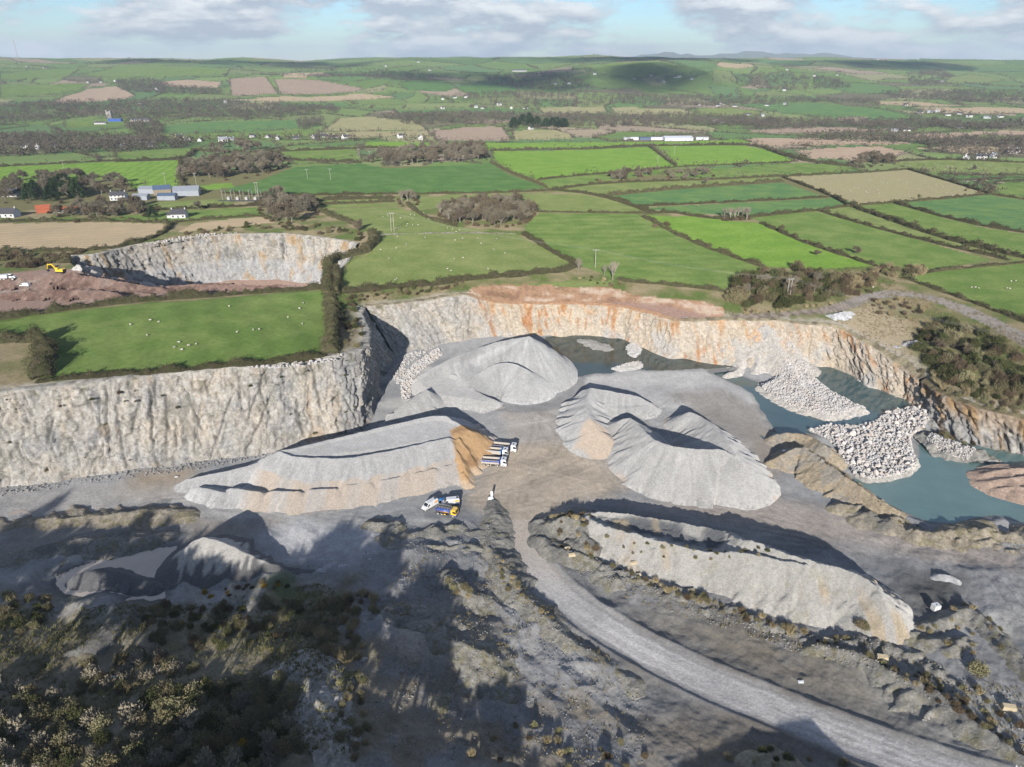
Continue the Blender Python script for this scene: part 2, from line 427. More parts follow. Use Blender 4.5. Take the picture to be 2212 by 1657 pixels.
def hills(x, y):
    r = np.hypot(x, y); az = np.degrees(np.arctan2(x, y))
    o = 0 * az
    far = 146 + 11 * np.sin(np.radians(az * 6 + 60)) + 12 * vn(az / 7.0, o + 3.3, 61) + 4 * vn(az / 2.2, o + 1.3, 64)
    start = 2250 + 300 * vn(az / 8.0, o, 62)
    top = 4800 + 500 * vn(az / 10.0, o + 8, 63)
    z = (far - 4) * sstep(start, top, r) - 60 * sstep(6200, 8200, r)
    # the nearer hill on the right, the spur on the left
    z2 = 122 * np.exp(-(((x - 880.0) / 820.0) ** 2 + ((y - 3500.0) / 640.0) ** 2))
    z3 = 74 * np.exp(-(((x + 900.0) / 900.0) ** 2 + ((y - 3000.0) / 480.0) ** 2))
    m = np.maximum(np.maximum(z, z2), z3)
    z = m + 0.25 * (z + z2 + z3 - m) * sstep(140, 90, m)
    # the lower ground far on the right
    z = z - 48 * sstep(23, 32, az) * sstep(2500, 4000, r) * (1 - sstep(4600, 5600, r))
    u = sstep(1300, 2600, r)
    z = z + u * (20 * fbm(x / 560.0, y / 560.0, 31, 3)) + 3.0 * sstep(430, 900, r) * vn(x / 260.0, y / 260.0, 35)
    return z

def plateau(x, y):
    r = np.hypot(x, y)
    w = sstep(1500, 2100, r)
    return np.where(w < 1, PLAT(x, y), 4.0) * (1 - w) + 4.0 * w + hills(x, y)

HAUL = smooth_line([P(1120, 1075, -0.4), P(1122, 1130, -0.3), P(1135, 1190, 0), P(1175, 1255, 0), P(1250, 1320, 0.3), P(1370, 1395, 0.7), P(1520, 1470, 1.2), P(1680, 1535, 1.7), P(1830, 1595, 2.2), P(1980, 1650, 2.8), P(2200, 1730, 3)], 2)
def floor_z(x, y):
    x = np.atleast_1d(np.asarray(x, float)); y = np.atleast_1d(np.asarray(y, float))
    z = FLOOR(x, y)
    fg = sstep(215, 150, y)      # rough tipped ground in front
    near_road = (y < 215) & (x > -15)
    if near_road.any():
        dd = np.full(x.shape, 99.0); dd[near_road] = segdist(x[near_road], y[near_road], HAUL)[0]
        fg = fg * (0.06 + 0.94 * sstep(5.2, 9.5, dd))
        z = z + 0.45 * np.exp(-((dd - 6.6) / 0.9) ** 2) * sstep(200, 180, y)
    z = z + (0.10 + 0.80 * fg) * fbm(x / 9.0, y / 9.0, 5, 4) + 0.25 * fg * fbm(x / 2.2, y / 2.2, 9, 3)
    rg = x * 0.8 + y * 0.6                   # eroded ridges and gullies of the old tips
    z = z + fg * sstep(60, 10, x) * (1.5 * (0.45 - np.abs(vn(rg / 9.0, (y - x) / 22.0, 191))) + 0.8 * (0.45 - np.abs(vn(x / 4.5, y / 7.0, 193))))
    for nm, (poly, wz) in WPOLY.items():
        d = sdpoly(x, y, poly) + 0.7 * fbm(x / 3.0, y / 3.0, 77, 3)
        inside = wz - 0.05 - 0.22 * np.clip(d, 0, 6)
        shore = wz + 0.06 + np.maximum(0.0, (z - wz)) * sstep(0, 5, -d) + 0.02 * np.clip(-d, 0, 5)
        near = 1 - sstep(4, 9, -d)
        z = np.where(d > 0, np.minimum(inside, wz - 0.05), z * (1 - near) + shore * near)
    return z

def ground(x, y, parts=False):
    x = np.asarray(x, float); y = np.asarray(y, float)
    z = plateau(x, y)
    near = np.hypot(x, y) < 620
    ins = np.zeros(x.shape); ins2 = np.zeros(x.shape)
    if near.any():
        xn, yn = x[near], y[near]
        w1 = sstep(-3.2, -1.4, sdpoly(xn, yn, PIT))
        w2 = sstep(-3.2, -1.4, sdpoly(xn, yn, PIT2))
        zf = floor_z(xn, yn)
        zn = z[near] * (1 - w1) + zf * w1
        zn = zn * (1 - w2) + (-3 + 0.5 * fbm(xn / 8, yn / 8, 3)) * w2
        z = z.copy(); z[near] = zn; ins[near] = w1; ins2[near] = w2
    return (z, ins, ins2) if parts else z

def gz(x, y):
    return float(ground(np.array([x]), np.array([y]))[0])

def cast(pts, top=False):
    """view points -> points on the land (rays marched over the plateau and hills, quarry ignored)"""
    fx = np.array([p[0] for p in pts], float); fy = np.array([p[1] for p in pts], float)
    dx, dy, dz = ray(fx, fy)
    dh = np.hypot(dx, dy)
    rs = np.concatenate([np.arange(120, 600, 3), np.arange(600, 1500, 8), np.arange(1500, 7600, 20)])
    X = dx[:, None] / dh[:, None] * rs[None]; Y = dy[:, None] / dh[:, None] * rs[None]
    Z = CAMZ + dz[:, None] / dh[:, None] * rs[None]
    below = Z < plateau(X, Y)
    k = np.where(below.any(1), below.argmax(1), len(rs) - 1)
    out = []
    for i in range(len(pts)):
        j = max(1, int(k[i]))
        d0 = Z[i, j - 1] - float(plateau(X[i, j - 1:j], Y[i, j - 1:j])[0]); d1 = Z[i, j] - float(plateau(X[i, j:j + 1], Y[i, j:j + 1])[0])
        t = 0.5 if d0 == d1 else min(1, max(0, d0 / (d0 - d1)))
        r = rs[j - 1] + (rs[j] - rs[j - 1]) * t
        out.append((dx[i] / dh[i] * r, dy[i] / dh[i] * r))
    return out

# ---------------------------------------------------------------- what covers the land
GRASS = {
    'lime':  ((0.092, 0.169, 0.025), (0.111, 0.178, 0.032)),
    'green': ((0.079, 0.127, 0.031), (0.105, 0.142, 0.042)),
    'deep':  ((0.049, 0.102, 0.028), (0.066, 0.117, 0.036)),
    'teal':  ((0.058, 0.117, 0.044), (0.081, 0.132, 0.042)),
    'olive': ((0.103, 0.135, 0.042), (0.124, 0.146, 0.053)),
    'straw': ((0.202, 0.178, 0.104), (0.179, 0.167, 0.090)),
    'pale':  ((0.169, 0.167, 0.081), (0.197, 0.180, 0.103)),
}
def grass_mat(k, stripes=None, no=0):
    a, b = GRASS[k]
    return material('grass_' + k + ('_rows_%d' % no if stripes else ''), a, second=tuple(1.12 * q for q in b), scale2=0.05, vary=0.26, scale=0.5, bump=0.25, bscale=1.3, rough=1.0, spec=0.1, stripes=stripes, contrast=(0.4, 0.62))
M_STUB = material('stubble', (0.279, 0.218, 0.140), second=(0.232, 0.190, 0.126), scale2=0.05, vary=0.12, scale=0.5, bump=0.05, bscale=1.5, rough=1.0, spec=0.1, stripes=(1.45, 5.0, 0.10))
M_PLOUGH = material('plough', (0.190, 0.145, 0.110), second=(0.225, 0.175, 0.135), scale2=0.05, vary=0.12, scale=0.4, bump=0.1, bscale=1.2, rough=1.0, spec=0.1, stripes=(0.3, 7.0, 0.14))
M_SOIL = material('red_soil', (0.225, 0.168, 0.122), second=(0.265, 0.205, 0.15), scale2=0.05, vary=0.12, scale=0.4, rough=1.0, spec=0.1, stripes=(1.2, 6.0, 0.07))
FIELD = [  # outline in the view, cover
    ([(0, 695), (200, 667), (400, 650), (560, 637), (704, 628), (712, 700), (706, 764), (560, 783), (400, 795), (250, 807), (88, 822), (94, 775), (98, 738), (60, 733), (0, 742), (-120, 750), (-120, 712)], 'green'),
    ([(818, 507), (905, 503), (1005, 503), (1110, 504), (1180, 538), (1240, 570), (1225, 583), (1130, 592), (1000, 604), (870, 617), (735, 630), (740, 590), (760, 563), (800, 545), (815, 522)], 'olive'),
    ([(690, 455), (760, 449), (850, 446), (905, 462), (985, 490), (1060, 498), (1000, 502), (820, 507), (770, 485), (715, 468)], 'olive'),
    ([(1165, 460), (1370, 462), (1388, 470), (1500, 527), (1652, 578), (1610, 600), (1560, 627), (1400, 612), (1330, 605), (1245, 572), (1180, 535), (1130, 507), (1140, 480)], 'green'),
    ([(1390, 465), (1490, 468), (1600, 479), (1640, 482), (1740, 527), (1885, 574), (1760, 582), (1660, 576), (1500, 524)], 'lime'),
    ([(1620, 468), (1760, 456), (1850, 482), (2000, 523), (2140, 562), (2010, 582), (1960, 582), (1895, 572), (1740, 522), (1645, 482)], 'green'),
    ([(1775, 454), (1828, 444), (1950, 488), (2100, 534), (2211, 562), (2260, 575), (2211, 575), (2180, 562), (2000, 519), (1850, 478)], 'olive'),
    ([(1840, 442), (1925, 438), (2040, 472), (2130, 493), (2211, 505), (2280, 515), (2280, 575), (2211, 556), (2100, 529), (1950, 483)], 'green'),
    ([(1935, 436), (2010, 433), (2130, 421), (2211, 432), (2280, 440), (2280, 512), (2211, 499), (2130, 488), (2040, 467)], 'teal'),
    ([(1692, 383), (1870, 373), (1960, 366), (2060, 395), (2135, 419), (1990, 434), (1860, 444), (1792, 421)], 'straw'),
    ([(2060, 394), (2150, 388), (2280, 380), (2280, 400), (2150, 393), (2135, 415)], 'teal'),
    ([(2150, 396), (2280, 388), (2280, 436), (2211, 427), (2150, 418)], 'green'),
    ([(1925, 350), (2030, 345), (2211, 350), (2290, 352), (2290, 376), (2130, 377), (2020, 374), (1960, 362), (1935, 358)], 'olive'),
    ([(2025, 376), (2130, 380), (2290, 378), (2290, 384), (2150, 386), (2065, 391)], 'deep'),
    ([(1948, 596), (2060, 582), (2211, 569), (2300, 565), (2300, 725), (2211, 693), (2120, 656), (2020, 621)], 'green'),
    ([(1312, 424), (1500, 406), (1690, 394), (1782, 425), (1600, 435), (1480, 441), (1372, 444)], 'teal'),
    ([(1385, 449), (1480, 444), (1600, 438), (1800, 428), (1848, 437), (1760, 453), (1640, 466), (1560, 464), (1480, 460), (1408, 452)], 'teal'),
    ([(890, 425), (1060, 420), (1170, 417), (1260, 420), (1318, 431), (1408, 460), (1300, 459), (1160, 457), (1140, 440), (960, 445), (905, 455)], 'olive'),
    ([(500, 405), (560, 390), (640, 361), (780, 353), (832, 364), (1060, 353), (1100, 377), (1182, 406), (1060, 416), (800, 419), (560, 421), (480, 415)], 'deep'),
    ([(1062, 327), (1160, 326), (1280, 323), (1402, 317), (1432, 340), (1458, 359), (1160, 388), (1100, 371), (1064, 350)], 'lime'),
    ([(1408, 315), (1600, 313), (1650, 322), (1722, 346), (1690, 353), (1464, 360), (1438, 336)], 'lime'),
    ([(1440, 372), (1600, 361), (1722, 351), (1800, 356), (1862, 362), (1800, 374), (1700, 380), (1520, 388), (1430, 380)], 'green'),
    ([(1192, 412), (1260, 402), (1340, 392), (1520, 390), (1680, 382), (1690, 391), (1500, 402), (1310, 421), (1240, 418)], 'olive'),
    ([(1165, 389), (1290, 377), (1440, 363), (1440, 375), (1330, 388), (1190, 408)], 'green'),
    ([(-100, 368), (0, 361), (200, 351), (402, 346), (392, 370), (385, 402), (300, 412), (235, 385), (100, 395), (0, 402), (-100, 405)], 'lime'),
    ([(385, 404), (500, 395), (505, 404), (440, 412), (395, 412)], 'lime'),
    ([(420, 324), (520, 331), (640, 326), (770, 322), (782, 346), (640, 356), (622, 345), (520, 340)], 'green'),
    ([(790, 306), (950, 308), (1100, 309), (1400, 306), (1600, 301), (1622, 308), (1560, 311), (1400, 314), (1180, 323), (1062, 325), (900, 318), (780, 318)], 'lime'),
    ([(250, 330), (420, 318), (500, 316), (420, 326), (400, 343), (250, 349)], 'green'),
    ([(-60, 484), (120, 481), (250, 480), (372, 484), (360, 502), (312, 520), (240, 538), (100, 540), (-60, 542)], 'stubble'),
    ([(382, 502), (420, 482), (500, 473), (562, 468), (592, 480), (520, 489), (470, 496)], 'stubble'),
    ([(280, 440), (490, 430), (502, 441), (420, 448), (300, 452)], 'olive'),
    ([(330, 458), (440, 452), (560, 447), (558, 464), (470, 468), (420, 474), (300, 478), (200, 478), (0, 479), (0, 473), (150, 470), (210, 473)], 'green'),
    ([(660, 432), (860, 428), (900, 426), (895, 432), (800, 436), (680, 440)], 'olive'),
    ([(680, 443), (840, 437), (880, 438), (850, 444), (760, 448), (690, 452)], 'olive'),
    ([(695, 283), (733, 255), (800, 252), (890, 261), (912, 272), (922, 282)], 'pale'),
    ([(690, 286), (925, 284), (930, 296), (690, 298)], 'straw'),
    ([(936, 284), (1000, 275), (1060, 272), (1085, 275), (1102, 300), (1100, 303), (940, 303)], 'plough'),
    ([(1106, 284), (1140, 280), (1200, 281), (1232, 290), (1238, 300), (1110, 303)], 'pale'),
    ([(350, 272), (440, 263), (560, 261), (680, 256), (692, 272), (660, 278), (350, 290)], 'teal'),
    ([(350, 292), (660, 281), (690, 284), (680, 296), (560, 300), (420, 303), (360, 303)], 'green'),
    ([(1160, 233), (1230, 230), (1305, 231), (1312, 241), (1260, 247), (1195, 251), (1170, 243)], 'pale'),
    ([(1316, 233), (1400, 233), (1470, 236), (1500, 243), (1450, 248), (1380, 252), (1330, 246)], 'pale'),
    ([(1500, 236), (1580, 232), (1630, 240), (1650, 248), (1560, 252), (1510, 246)], 'olive'),
    ([(140, 208), (190, 192), (250, 186), (292, 206), (272, 214), (200, 220), (105, 225)], 'soil'),
    ([(496, 170), (575, 167), (602, 202), (540, 206), (500, 206)], 'plough'),
    ([(592, 172), (700, 175), (782, 190), (770, 198), (700, 202), (608, 203)], 'plough'),
    ([(480, 218), (620, 208), (780, 202), (860, 210), (780, 216), (600, 219)], 'stubble'),
    ([(620, 158), (700, 156), (722, 164), (660, 169), (610, 168)], 'stubble'),
    ([(320, 177), (400, 172), (480, 177), (470, 190), (360, 186)], 'soil'),
    ([(1715, 326), (1800, 319), (1900, 316), (1966, 330), (1930, 340), (1840, 345), (1750, 342)], 'soil'),
    ([(1600, 300), (1760, 298), (1900, 303), (1990, 310), (1900, 313), (1760, 314), (1650, 316)], 'soil'),
    ([(1820, 296), (1990, 289), (2140, 283), (2280, 284), (2280, 292), (2130, 296), (1990, 302)], 'soil'),
    ([(1970, 232), (2100, 232), (2280, 240), (2280, 249), (2100, 247), (2010, 243)], 'stubble'),
    ([(1875, 218), (1990, 220), (2090, 228), (2000, 230), (1900, 226)], 'stubble'),
    ([(1600, 225), (1720, 222), (1860, 232), (1990, 256), (1960, 262), (1800, 250), (1690, 245)], 'teal'),
    ([(1610, 282), (1740, 272), (1840, 275), (1900, 284), (1780, 287), (1660, 288)], 'plough'),
    ([(1975, 320), (2090, 312), (2211, 322), (2280, 330), (2211, 334), (2080, 330)], 'stubble'),
    ([(2060, 296), (2150, 290), (2211, 296), (2211, 303), (2110, 306)], 'green'),
    ([(140, 262), (210, 256), (290, 262), (285, 272), (140, 276)], 'green'),
    ([(0, 182), (110, 182), (200, 180), (170, 195), (60, 208), (0, 210)], 'green'),
    ([(170, 163), (260, 140), (360, 142), (500, 150), (480, 162), (330, 166), (240, 168)], 'green'),
    ([(0, 158), (90, 150), (170, 150), (150, 165), (60, 172), (0, 172)], 'green'),
    ([(860, 182), (940, 172), (985, 190), (960, 198), (880, 195)], 'deep'),
    ([(985, 190), (1040, 178), (1110, 182), (1120, 198), (1040, 205), (1000, 200)], 'deep'),
    ([(1250, 142), (1330, 135), (1420, 142), (1440, 158), (1370, 172), (1290, 160)], 'green'),
    ([(2030, 170), (2090, 160), (2170, 174), (2130, 180), (2050, 180)], 'olive'),
    ([(1545, 140), (1590, 136), (1630, 144), (1600, 148), (1560, 146)], 'stubble'),
    ([(1005, 270), (1180, 262), (1180, 270), (1010, 274)], 'green'),
    ([(850, 236), (1000, 232), (1150, 238), (1150, 248), (1000, 244), (860, 246)], 'teal'),
    ([(590, 226), (740, 220), (760, 230), (600, 238)], 'teal'),
]
FIELDW = [(cast(p), k) for p, k in FIELD]

def lineF(pts, z=None, it=2):
    return smooth_line([P(a, b, z) for a, b in pts] if z is not None else cast(pts), it)
TRACK = lineF([(1500, 690), (1560, 688), (1640, 682), (1720, 676), (1785, 672), (1830, 658), (1875, 641), (1920, 633), (1965, 634), (2020, 645), (2070, 663), (2130, 690), (2180, 716), (2240, 752), (2330, 800)])
SIDE_ROAD = smooth_line([P(1330, 1050, -0.4), P(1560, 1100, -0.3), P(1700, 1135, -0.2), P(1850, 1175, 0), P(1990, 1195, 0.4), P(2110, 1215, 0.8), P(2170, 1250, 1.5), P(2215, 1310, 2.2), P(2290, 1400, 3)], 2)
EARTH = [(1008, 636), (1020, 622), (1090, 617), (1180, 615), (1230, 622), (1300, 620), (1332, 626), (1370, 640), (1440, 648), (1520, 655), (1562, 668), (1560, 690), (1500, 700), (1450, 700), (1400, 690), (1350, 675), (1300, 668), (1220, 664), (1104, 664), (1050, 660)]
EARTHW = cast(EARTH)
BANK_GRASS = cast([(1100, 616), (1230, 606), (1320, 606), (1330, 620), (1290, 618), (1230, 621), (1180, 615)])
DRYBANK = cast([(1795, 700), (1840, 668), (1880, 660), (1950, 690), (1970, 720), (1960, 760), (1990, 800), (1985, 820), (1925, 785), (1860, 742), (1825, 720)])

# ---------------------------------------------------------------- ground mesh: rings round the place below the drone, finer where near
vs = np.arange(800, 64, -1.25)
rr = (CAMZ - 8) / np.tan(PITCH + np.arctan((vs - 383.5) / FPX))
rr = np.unique(np.concatenate([[20, 40, 60, 75, 88], rr[rr < 2300], np.arange(2300, 5600, 26), np.geomspace(5600, 11000, 22)]))
AZ = np.radians(np.arange(-46, 46.01, 0.112))
R, A = np.meshgrid(rr, AZ, indexing='ij')
GX, GY = R * np.sin(A), R * np.cos(A)
GZ, INS, INS2 = ground(GX, GY, True)
nr, na = GX.shape
idx = np.arange(nr * na).reshape(nr, na)
quads = np.stack([idx[:-1, :-1], idx[:-1, 1:], idx[1:, 1:], idx[1:, :-1]], -1).reshape(-1, 4)[:, ::-1]
cx = (GX[:-1, :-1] + GX[1:, 1:]).ravel() / 2; cy = (GY[:-1, :-1] + GY[1:, 1:]).ravel() / 2
cins = (INS[:-1, :-1] + INS[1:, 1:]).ravel() / 2; cins2 = (INS2[:-1, :-1] + INS2[1:, 1:]).ravel() / 2
cr = np.hypot(cx, cy)
reg = np.full(len(cx), -1)       # -1 rough ground, -2 patchwork of far fields
# far patchwork
NS = 900
srad = np.sqrt(RNG.uniform(850.0 ** 2, 6800.0 ** 2, NS)); srad = np.where(RNG.random(NS) < 0.45, RNG.uniform(850, 3600, NS), srad)
saz = np.radians(RNG.uniform(-47, 47, NS))
SX, SY = srad * np.sin(saz), srad * np.cos(saz)
def patch(x, y, two=False):
    qx = x + 40 * vn(x / 300, y / 300, 81); qy = (y + 40 * vn(x / 300, y / 300, 82))
    i1 = np.empty(len(x), int); i2 = np.empty(len(x), int); d1 = np.empty(len(x)); d2 = np.empty(len(x))
    for s in range(0, len(x), 40000):
        d = np.hypot(qx[s:s + 40000, None] - SX[None], 0.8 * (qy[s:s + 40000, None] - SY[None]))
        p = np.argpartition(d, 1, axis=1)[:, :2]
        da = np.take_along_axis(d, p, 1)
        o = da.argmin(1); ar = np.arange(len(o))
        i1[s:s + 40000] = p[ar, o]; i2[s:s + 40000] = p[ar, 1 - o]; d1[s:s + 40000] = da[ar, o]; d2[s:s + 40000] = da[ar, 1 - o]
    return (i1, i2, d1, d2) if two else i1
farm = cr > 930
reg[farm] = -2
pid = np.full(len(cx), -1); pid[farm] = patch(cx[farm], cy[farm])
for k, (poly, cov) in enumerate(FIELDW):
    px = np.array(poly); m = (cx > px[:, 0].min()) & (cx < px[:, 0].max()) & (cy > px[:, 1].min()) & (cy < px[:, 1].max())
    ii = np.nonzero(m)[0]
    reg[ii[inpoly(cx[ii], cy[ii], poly)]] = k
near = np.nonzero(cr < 640)[0]
nx, ny = cx[near], cy[near]
wob = 0.8 * fbm(nx / 6, ny / 6, 21, 3)
dt = segdist(nx, ny, TRACK)[0]
reg[near[(dt + 1.3 * wob < 1.8 + 1.9 * sstep(140, 175, nx))]] = -4
reg[near[inpoly(nx, ny, EARTHW)]] = -5
reg[near[inpoly(nx, ny, BANK_GRASS)]] = -8
inq = near[cins[near] > 0.02]
reg[inq] = -3
reg[near[cins2[near] > 0.02]] = -7
qx, qy = cx[inq], cy[inq]
dh = segdist(qx, qy, HAUL)[0] + 0.5 * fbm(qx / 5, qy / 5, 22, 3)
reg[inq[(dh < 5.0) & (qy < 192)]] = -6

# colours of the rough ground, quarry floor and far patchwork as a point attribute
def mixc(c, col, w):
    return c * (1 - w[:, None]) + np.array(col)[None] * w[:, None]
PX, PY = GX.ravel(), GY.ravel()
PR = np.hypot(PX, PY)
COLR = np.zeros((nr * na, 3)) + np.array((0.108, 0.102, 0.048))
nn = np.nonzero(PR < 700)[0]; x, y = PX[nn], PY[nn]
c = np.zeros((len(nn), 3)) + np.array((0.127, 0.122, 0.058))
n1 = fbm(x / 14, y / 14, 41, 4); n2 = fbm(x / 4, y / 4, 45, 3)
c = mixc(c, (0.195, 0.161, 0.098), sstep(-0.1, 0.4, n1)); c = mixc(c, (0.073, 0.102, 0.029), sstep(0.0, 0.5, -n1 + 0.3 * n2))
db = sdpoly(x, y, DRYBANK); c = mixc(c, (0.264, 0.219, 0.151), sstep(-4, 3, db + 2 * n2) * 0.9)
# ground next to a track or lip of the face: pale stones and dust
dr_, _, _ = segdist(x, y, RIM); c = mixc(c, (0.292, 0.268, 0.229), sstep(9, 2, dr_ + 3 * n2) * 0.85 * (1 - sstep(1020 / 6.0, 1022 / 6.0, x) * 0))
RED = sdpoly(x, y, cast([(-120, 606), (0, 592), (120, 580), (200, 584), (330, 612), (560, 611), (700, 614), (702, 622), (560, 630), (400, 643), (200, 660), (0, 688), (-120, 700)]))
c = mixc(c, (0.215, 0.150, 0.122), sstep(-2, 1, RED + 1.2 * n2)); c = mixc(c, (0.29, 0.245, 0.21), sstep(-1, 2, RED) * sstep(0.15, 0.5, n1) * 0.7)
COLR[nn] = c
# quarry floor
qq = np.nonzero(INS.ravel() > 0.0)[0]; x, y = PX[qq], PY[qq]
n1 = fbm(x / 18, y / 18, 51, 4); n2 = fbm(x / 5, y / 5, 55, 4); n3 = fbm(x / 40 + 3, y / 9, 57, 3)
c = np.zeros((len(qq), 3)) + np.array((0.229, 0.229, 0.229))
c = mixc(c, (0.166, 0.171, 0.176), sstep(0.0, 0.5, n1)); c = mixc(c, (0.292, 0.288, 0.278), sstep(0.05, 0.5, n3))
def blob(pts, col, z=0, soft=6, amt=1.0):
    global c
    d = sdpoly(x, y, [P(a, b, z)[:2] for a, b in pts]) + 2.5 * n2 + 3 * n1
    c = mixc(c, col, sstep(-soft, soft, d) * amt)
blob([(1015, 1050), (1060, 960), (1190, 950), (1330, 1000), (1345, 1050), (1240, 1090), (1120, 1150), (1080, 1110), (1020, 1090)], (0.322, 0.268, 0.205), amt=0.85)
blob([(1080, 890), (1200, 880), (1220, 950), (1100, 960)], (0.292, 0.258, 0.219), amt=0.6)
blob([(1340, 1090), (1700, 1150), (2211, 1250), (2211, 1200), (1700, 1080), (1500, 1080)], (0.303, 0.258, 0.219), amt=0.7)
blob([(1250, 815), (1500, 800), (1640, 860), (1650, 930), (1500, 870), (1260, 860)], (0.303, 0.297, 0.292), amt=0.5)
blob([(1440, 850), (1560, 840), (1640, 880), (1700, 1010), (1660, 1000), (1540, 920)], (0.185, 0.171, 0.156), amt=0.8)
blob([(1640, 930), (1740, 940), (1700, 1010), (1660, 1030)], (0.195, 0.161, 0.127), amt=0.7)
blob([(250, 1070), (300, 1020), (410, 1015), (400, 1060), (330, 1075)], (0.254, 0.200, 0.141), z=-1.5, amt=0.9)
blob([(0, 1060), (400, 1040), (500, 1085), (200, 1110), (0, 1120)], (0.292, 0.278, 0.258), z=-1, amt=0.7)
blob([(0, 1130), (380, 1100), (420, 1150), (200, 1180), (0, 1210)], (0.195, 0.185, 0.166), amt=0.8)
blob([(620, 1125), (780, 1130), (860, 1180), (760, 1230), (620, 1220), (540, 1150)], (0.351, 0.351, 0.356), amt=0.9)
blob([(400, 1110), (600, 1120), (540, 1160), (420, 1170)], (0.215, 0.190, 0.161), amt=0.8)
blob([(1250, 1290), (1400, 1290), (1900, 1450), (2211, 1657), (1900, 1640), (1500, 1450)], (0.180, 0.180, 0.180), z=1, amt=0.85)
blob([(1750, 1350), (1900, 1390), (2211, 1530), (2211, 1657), (2050, 1640), (1800, 1480)], (0.322, 0.317, 0.292), z=2, amt=0.75)
blob([(1950, 1230), (2080, 1240), (2100, 1330), (1990, 1350)], (0.073, 0.073, 0.069), z=1.5, amt=0.9)  # shadow lying across this corner, painted into the floor colour
# tipped, half overgrown ground in front on the left and along the bottom
fgm = sdpoly(x, y, [P(a, b, 3)[:2] for a, b in [(-300, 1330), (120, 1300), (330, 1310), (600, 1240), (800, 1230), (780, 1420), (800, 1560), (900, 1800), (-400, 1900)]])
w = sstep(-9, 9, fgm - 3 + 16 * n1 + 5 * n2)
veg = np.zeros((len(qq), 3)) + np.array((0.15, 0.135, 0.075)); veg = mixc(veg, (0.085, 0.115, 0.035), sstep(0.0, 0.4, n1)); veg = mixc(veg, (0.235, 0.21, 0.16), sstep(0.0, 0.4, -n2))
c = c * (1 - w[:, None]) + veg * w[:, None]
w = sstep(165, 130, y) * sstep(-0.3, 0.3, n1 + 0.5 * n2) * 0.8 * sstep(120, 60, x)
c = mixc(c, (0.205, 0.175, 0.13), w)
blob([(700, 1420), (620, 1430), (590, 1480), (680, 1560), (690, 1657), (760, 1657), (740, 1540), (720, 1460)], (0.332, 0.322, 0.303), z=7, soft=2.5, amt=0.9)
blob([(830, 1330), (900, 1340), (1060, 1400), (1060, 1440), (960, 1430), (850, 1400)], (0.351, 0.312, 0.264), z=5, soft=3, amt=0.9)
blob([(1100, 1300), (1300, 1370), (1350, 1480), (1200, 1500), (1080, 1440)], (0.303, 0.303, 0.303), z=2, soft=4, amt=0.8)
blob([(1500, 1500), (1700, 1580), (1900, 1657), (1400, 1657), (1300, 1560)], (0.166, 0.136, 0.098), z=2.5, soft=5, amt=0.7)
# ground beside the haul road is darker
d = segdist(x, y, HAUL)[0]
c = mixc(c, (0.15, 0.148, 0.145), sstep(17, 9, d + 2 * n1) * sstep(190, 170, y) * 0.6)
c = mixc(c, (0.25, 0.243, 0.235), sstep(7.6, 4.8, d + 1.6 * n2 + 0.8 * n1) * sstep(195, 180, y) * 0.95)
# wheel tracks swinging across the yard
tr = random.Random(5); yard = np.nonzero((y > 150) & (y < 330) & (x > -130) & (x < 150))[0]; yx, yy = x[yard], y[yard]; tm = np.zeros(len(yard))
HUB = [(1120, 1090), (1060, 985), (1180, 900), (1240, 1010), (1340, 1060), (1450, 850), (1640, 980), (700, 1120), (300, 1080), (1800, 1165), (1000, 1080), (1560, 880), (2100, 1205)]
for k in range(40):
    a_, b_ = tr.sample(HUB, 2); m_ = ((a_[0] + b_[0]) / 2 + tr.uniform(-70, 70), (a_[1] + b_[1]) / 2 + tr.uniform(-40, 40))
    ln = smooth_line([P(a_[0] + tr.uniform(-25, 25), a_[1] + tr.uniform(-15, 15)), P(*m_), P(b_[0] + tr.uniform(-25, 25), b_[1] + tr.uniform(-15, 15))], 3)
    bx0, bx1 = min(q[0] for q in ln) - 3, max(q[0] for q in ln) + 3; by0, by1 = min(q[1] for q in ln) - 3, max(q[1] for q in ln) + 3
    w_ = np.nonzero((yx > bx0) & (yx < bx1) & (yy > by0) & (yy < by1))[0]
    dd = segdist(yx[w_], yy[w_], ln)[0]
    tm[w_] += tr.choice((-1, -0.7, 0.8)) * np.exp(-((dd - 1.3) / 0.6) ** 2) * tr.uniform(0.5, 1)
c[yard] = c[yard] * (1 + 0.30 * np.clip(tm, -1.6, 1.3) * (0.6 + 0.6 * n2[yard]))[:, None]
# the ramp that circles the big cone
d = segdist(x, y, smooth_line([P(*q, 0.3) for q in ((1000, 838), (1030, 862), (1080, 880), (1140, 884), (1200, 874), (1245, 848), (1250, 820))], 2))[0]
c = mixc(c, (0.155, 0.155, 0.157), sstep(5.0, 2.0, d + 1.2 * n2) * 0.75)
c = c * (1 + 0.16 * fbm(x / 2.4, y / 2.4, 151, 3) + 0.10 * fbm(x / 9, y / 6, 152, 3))[:, None]
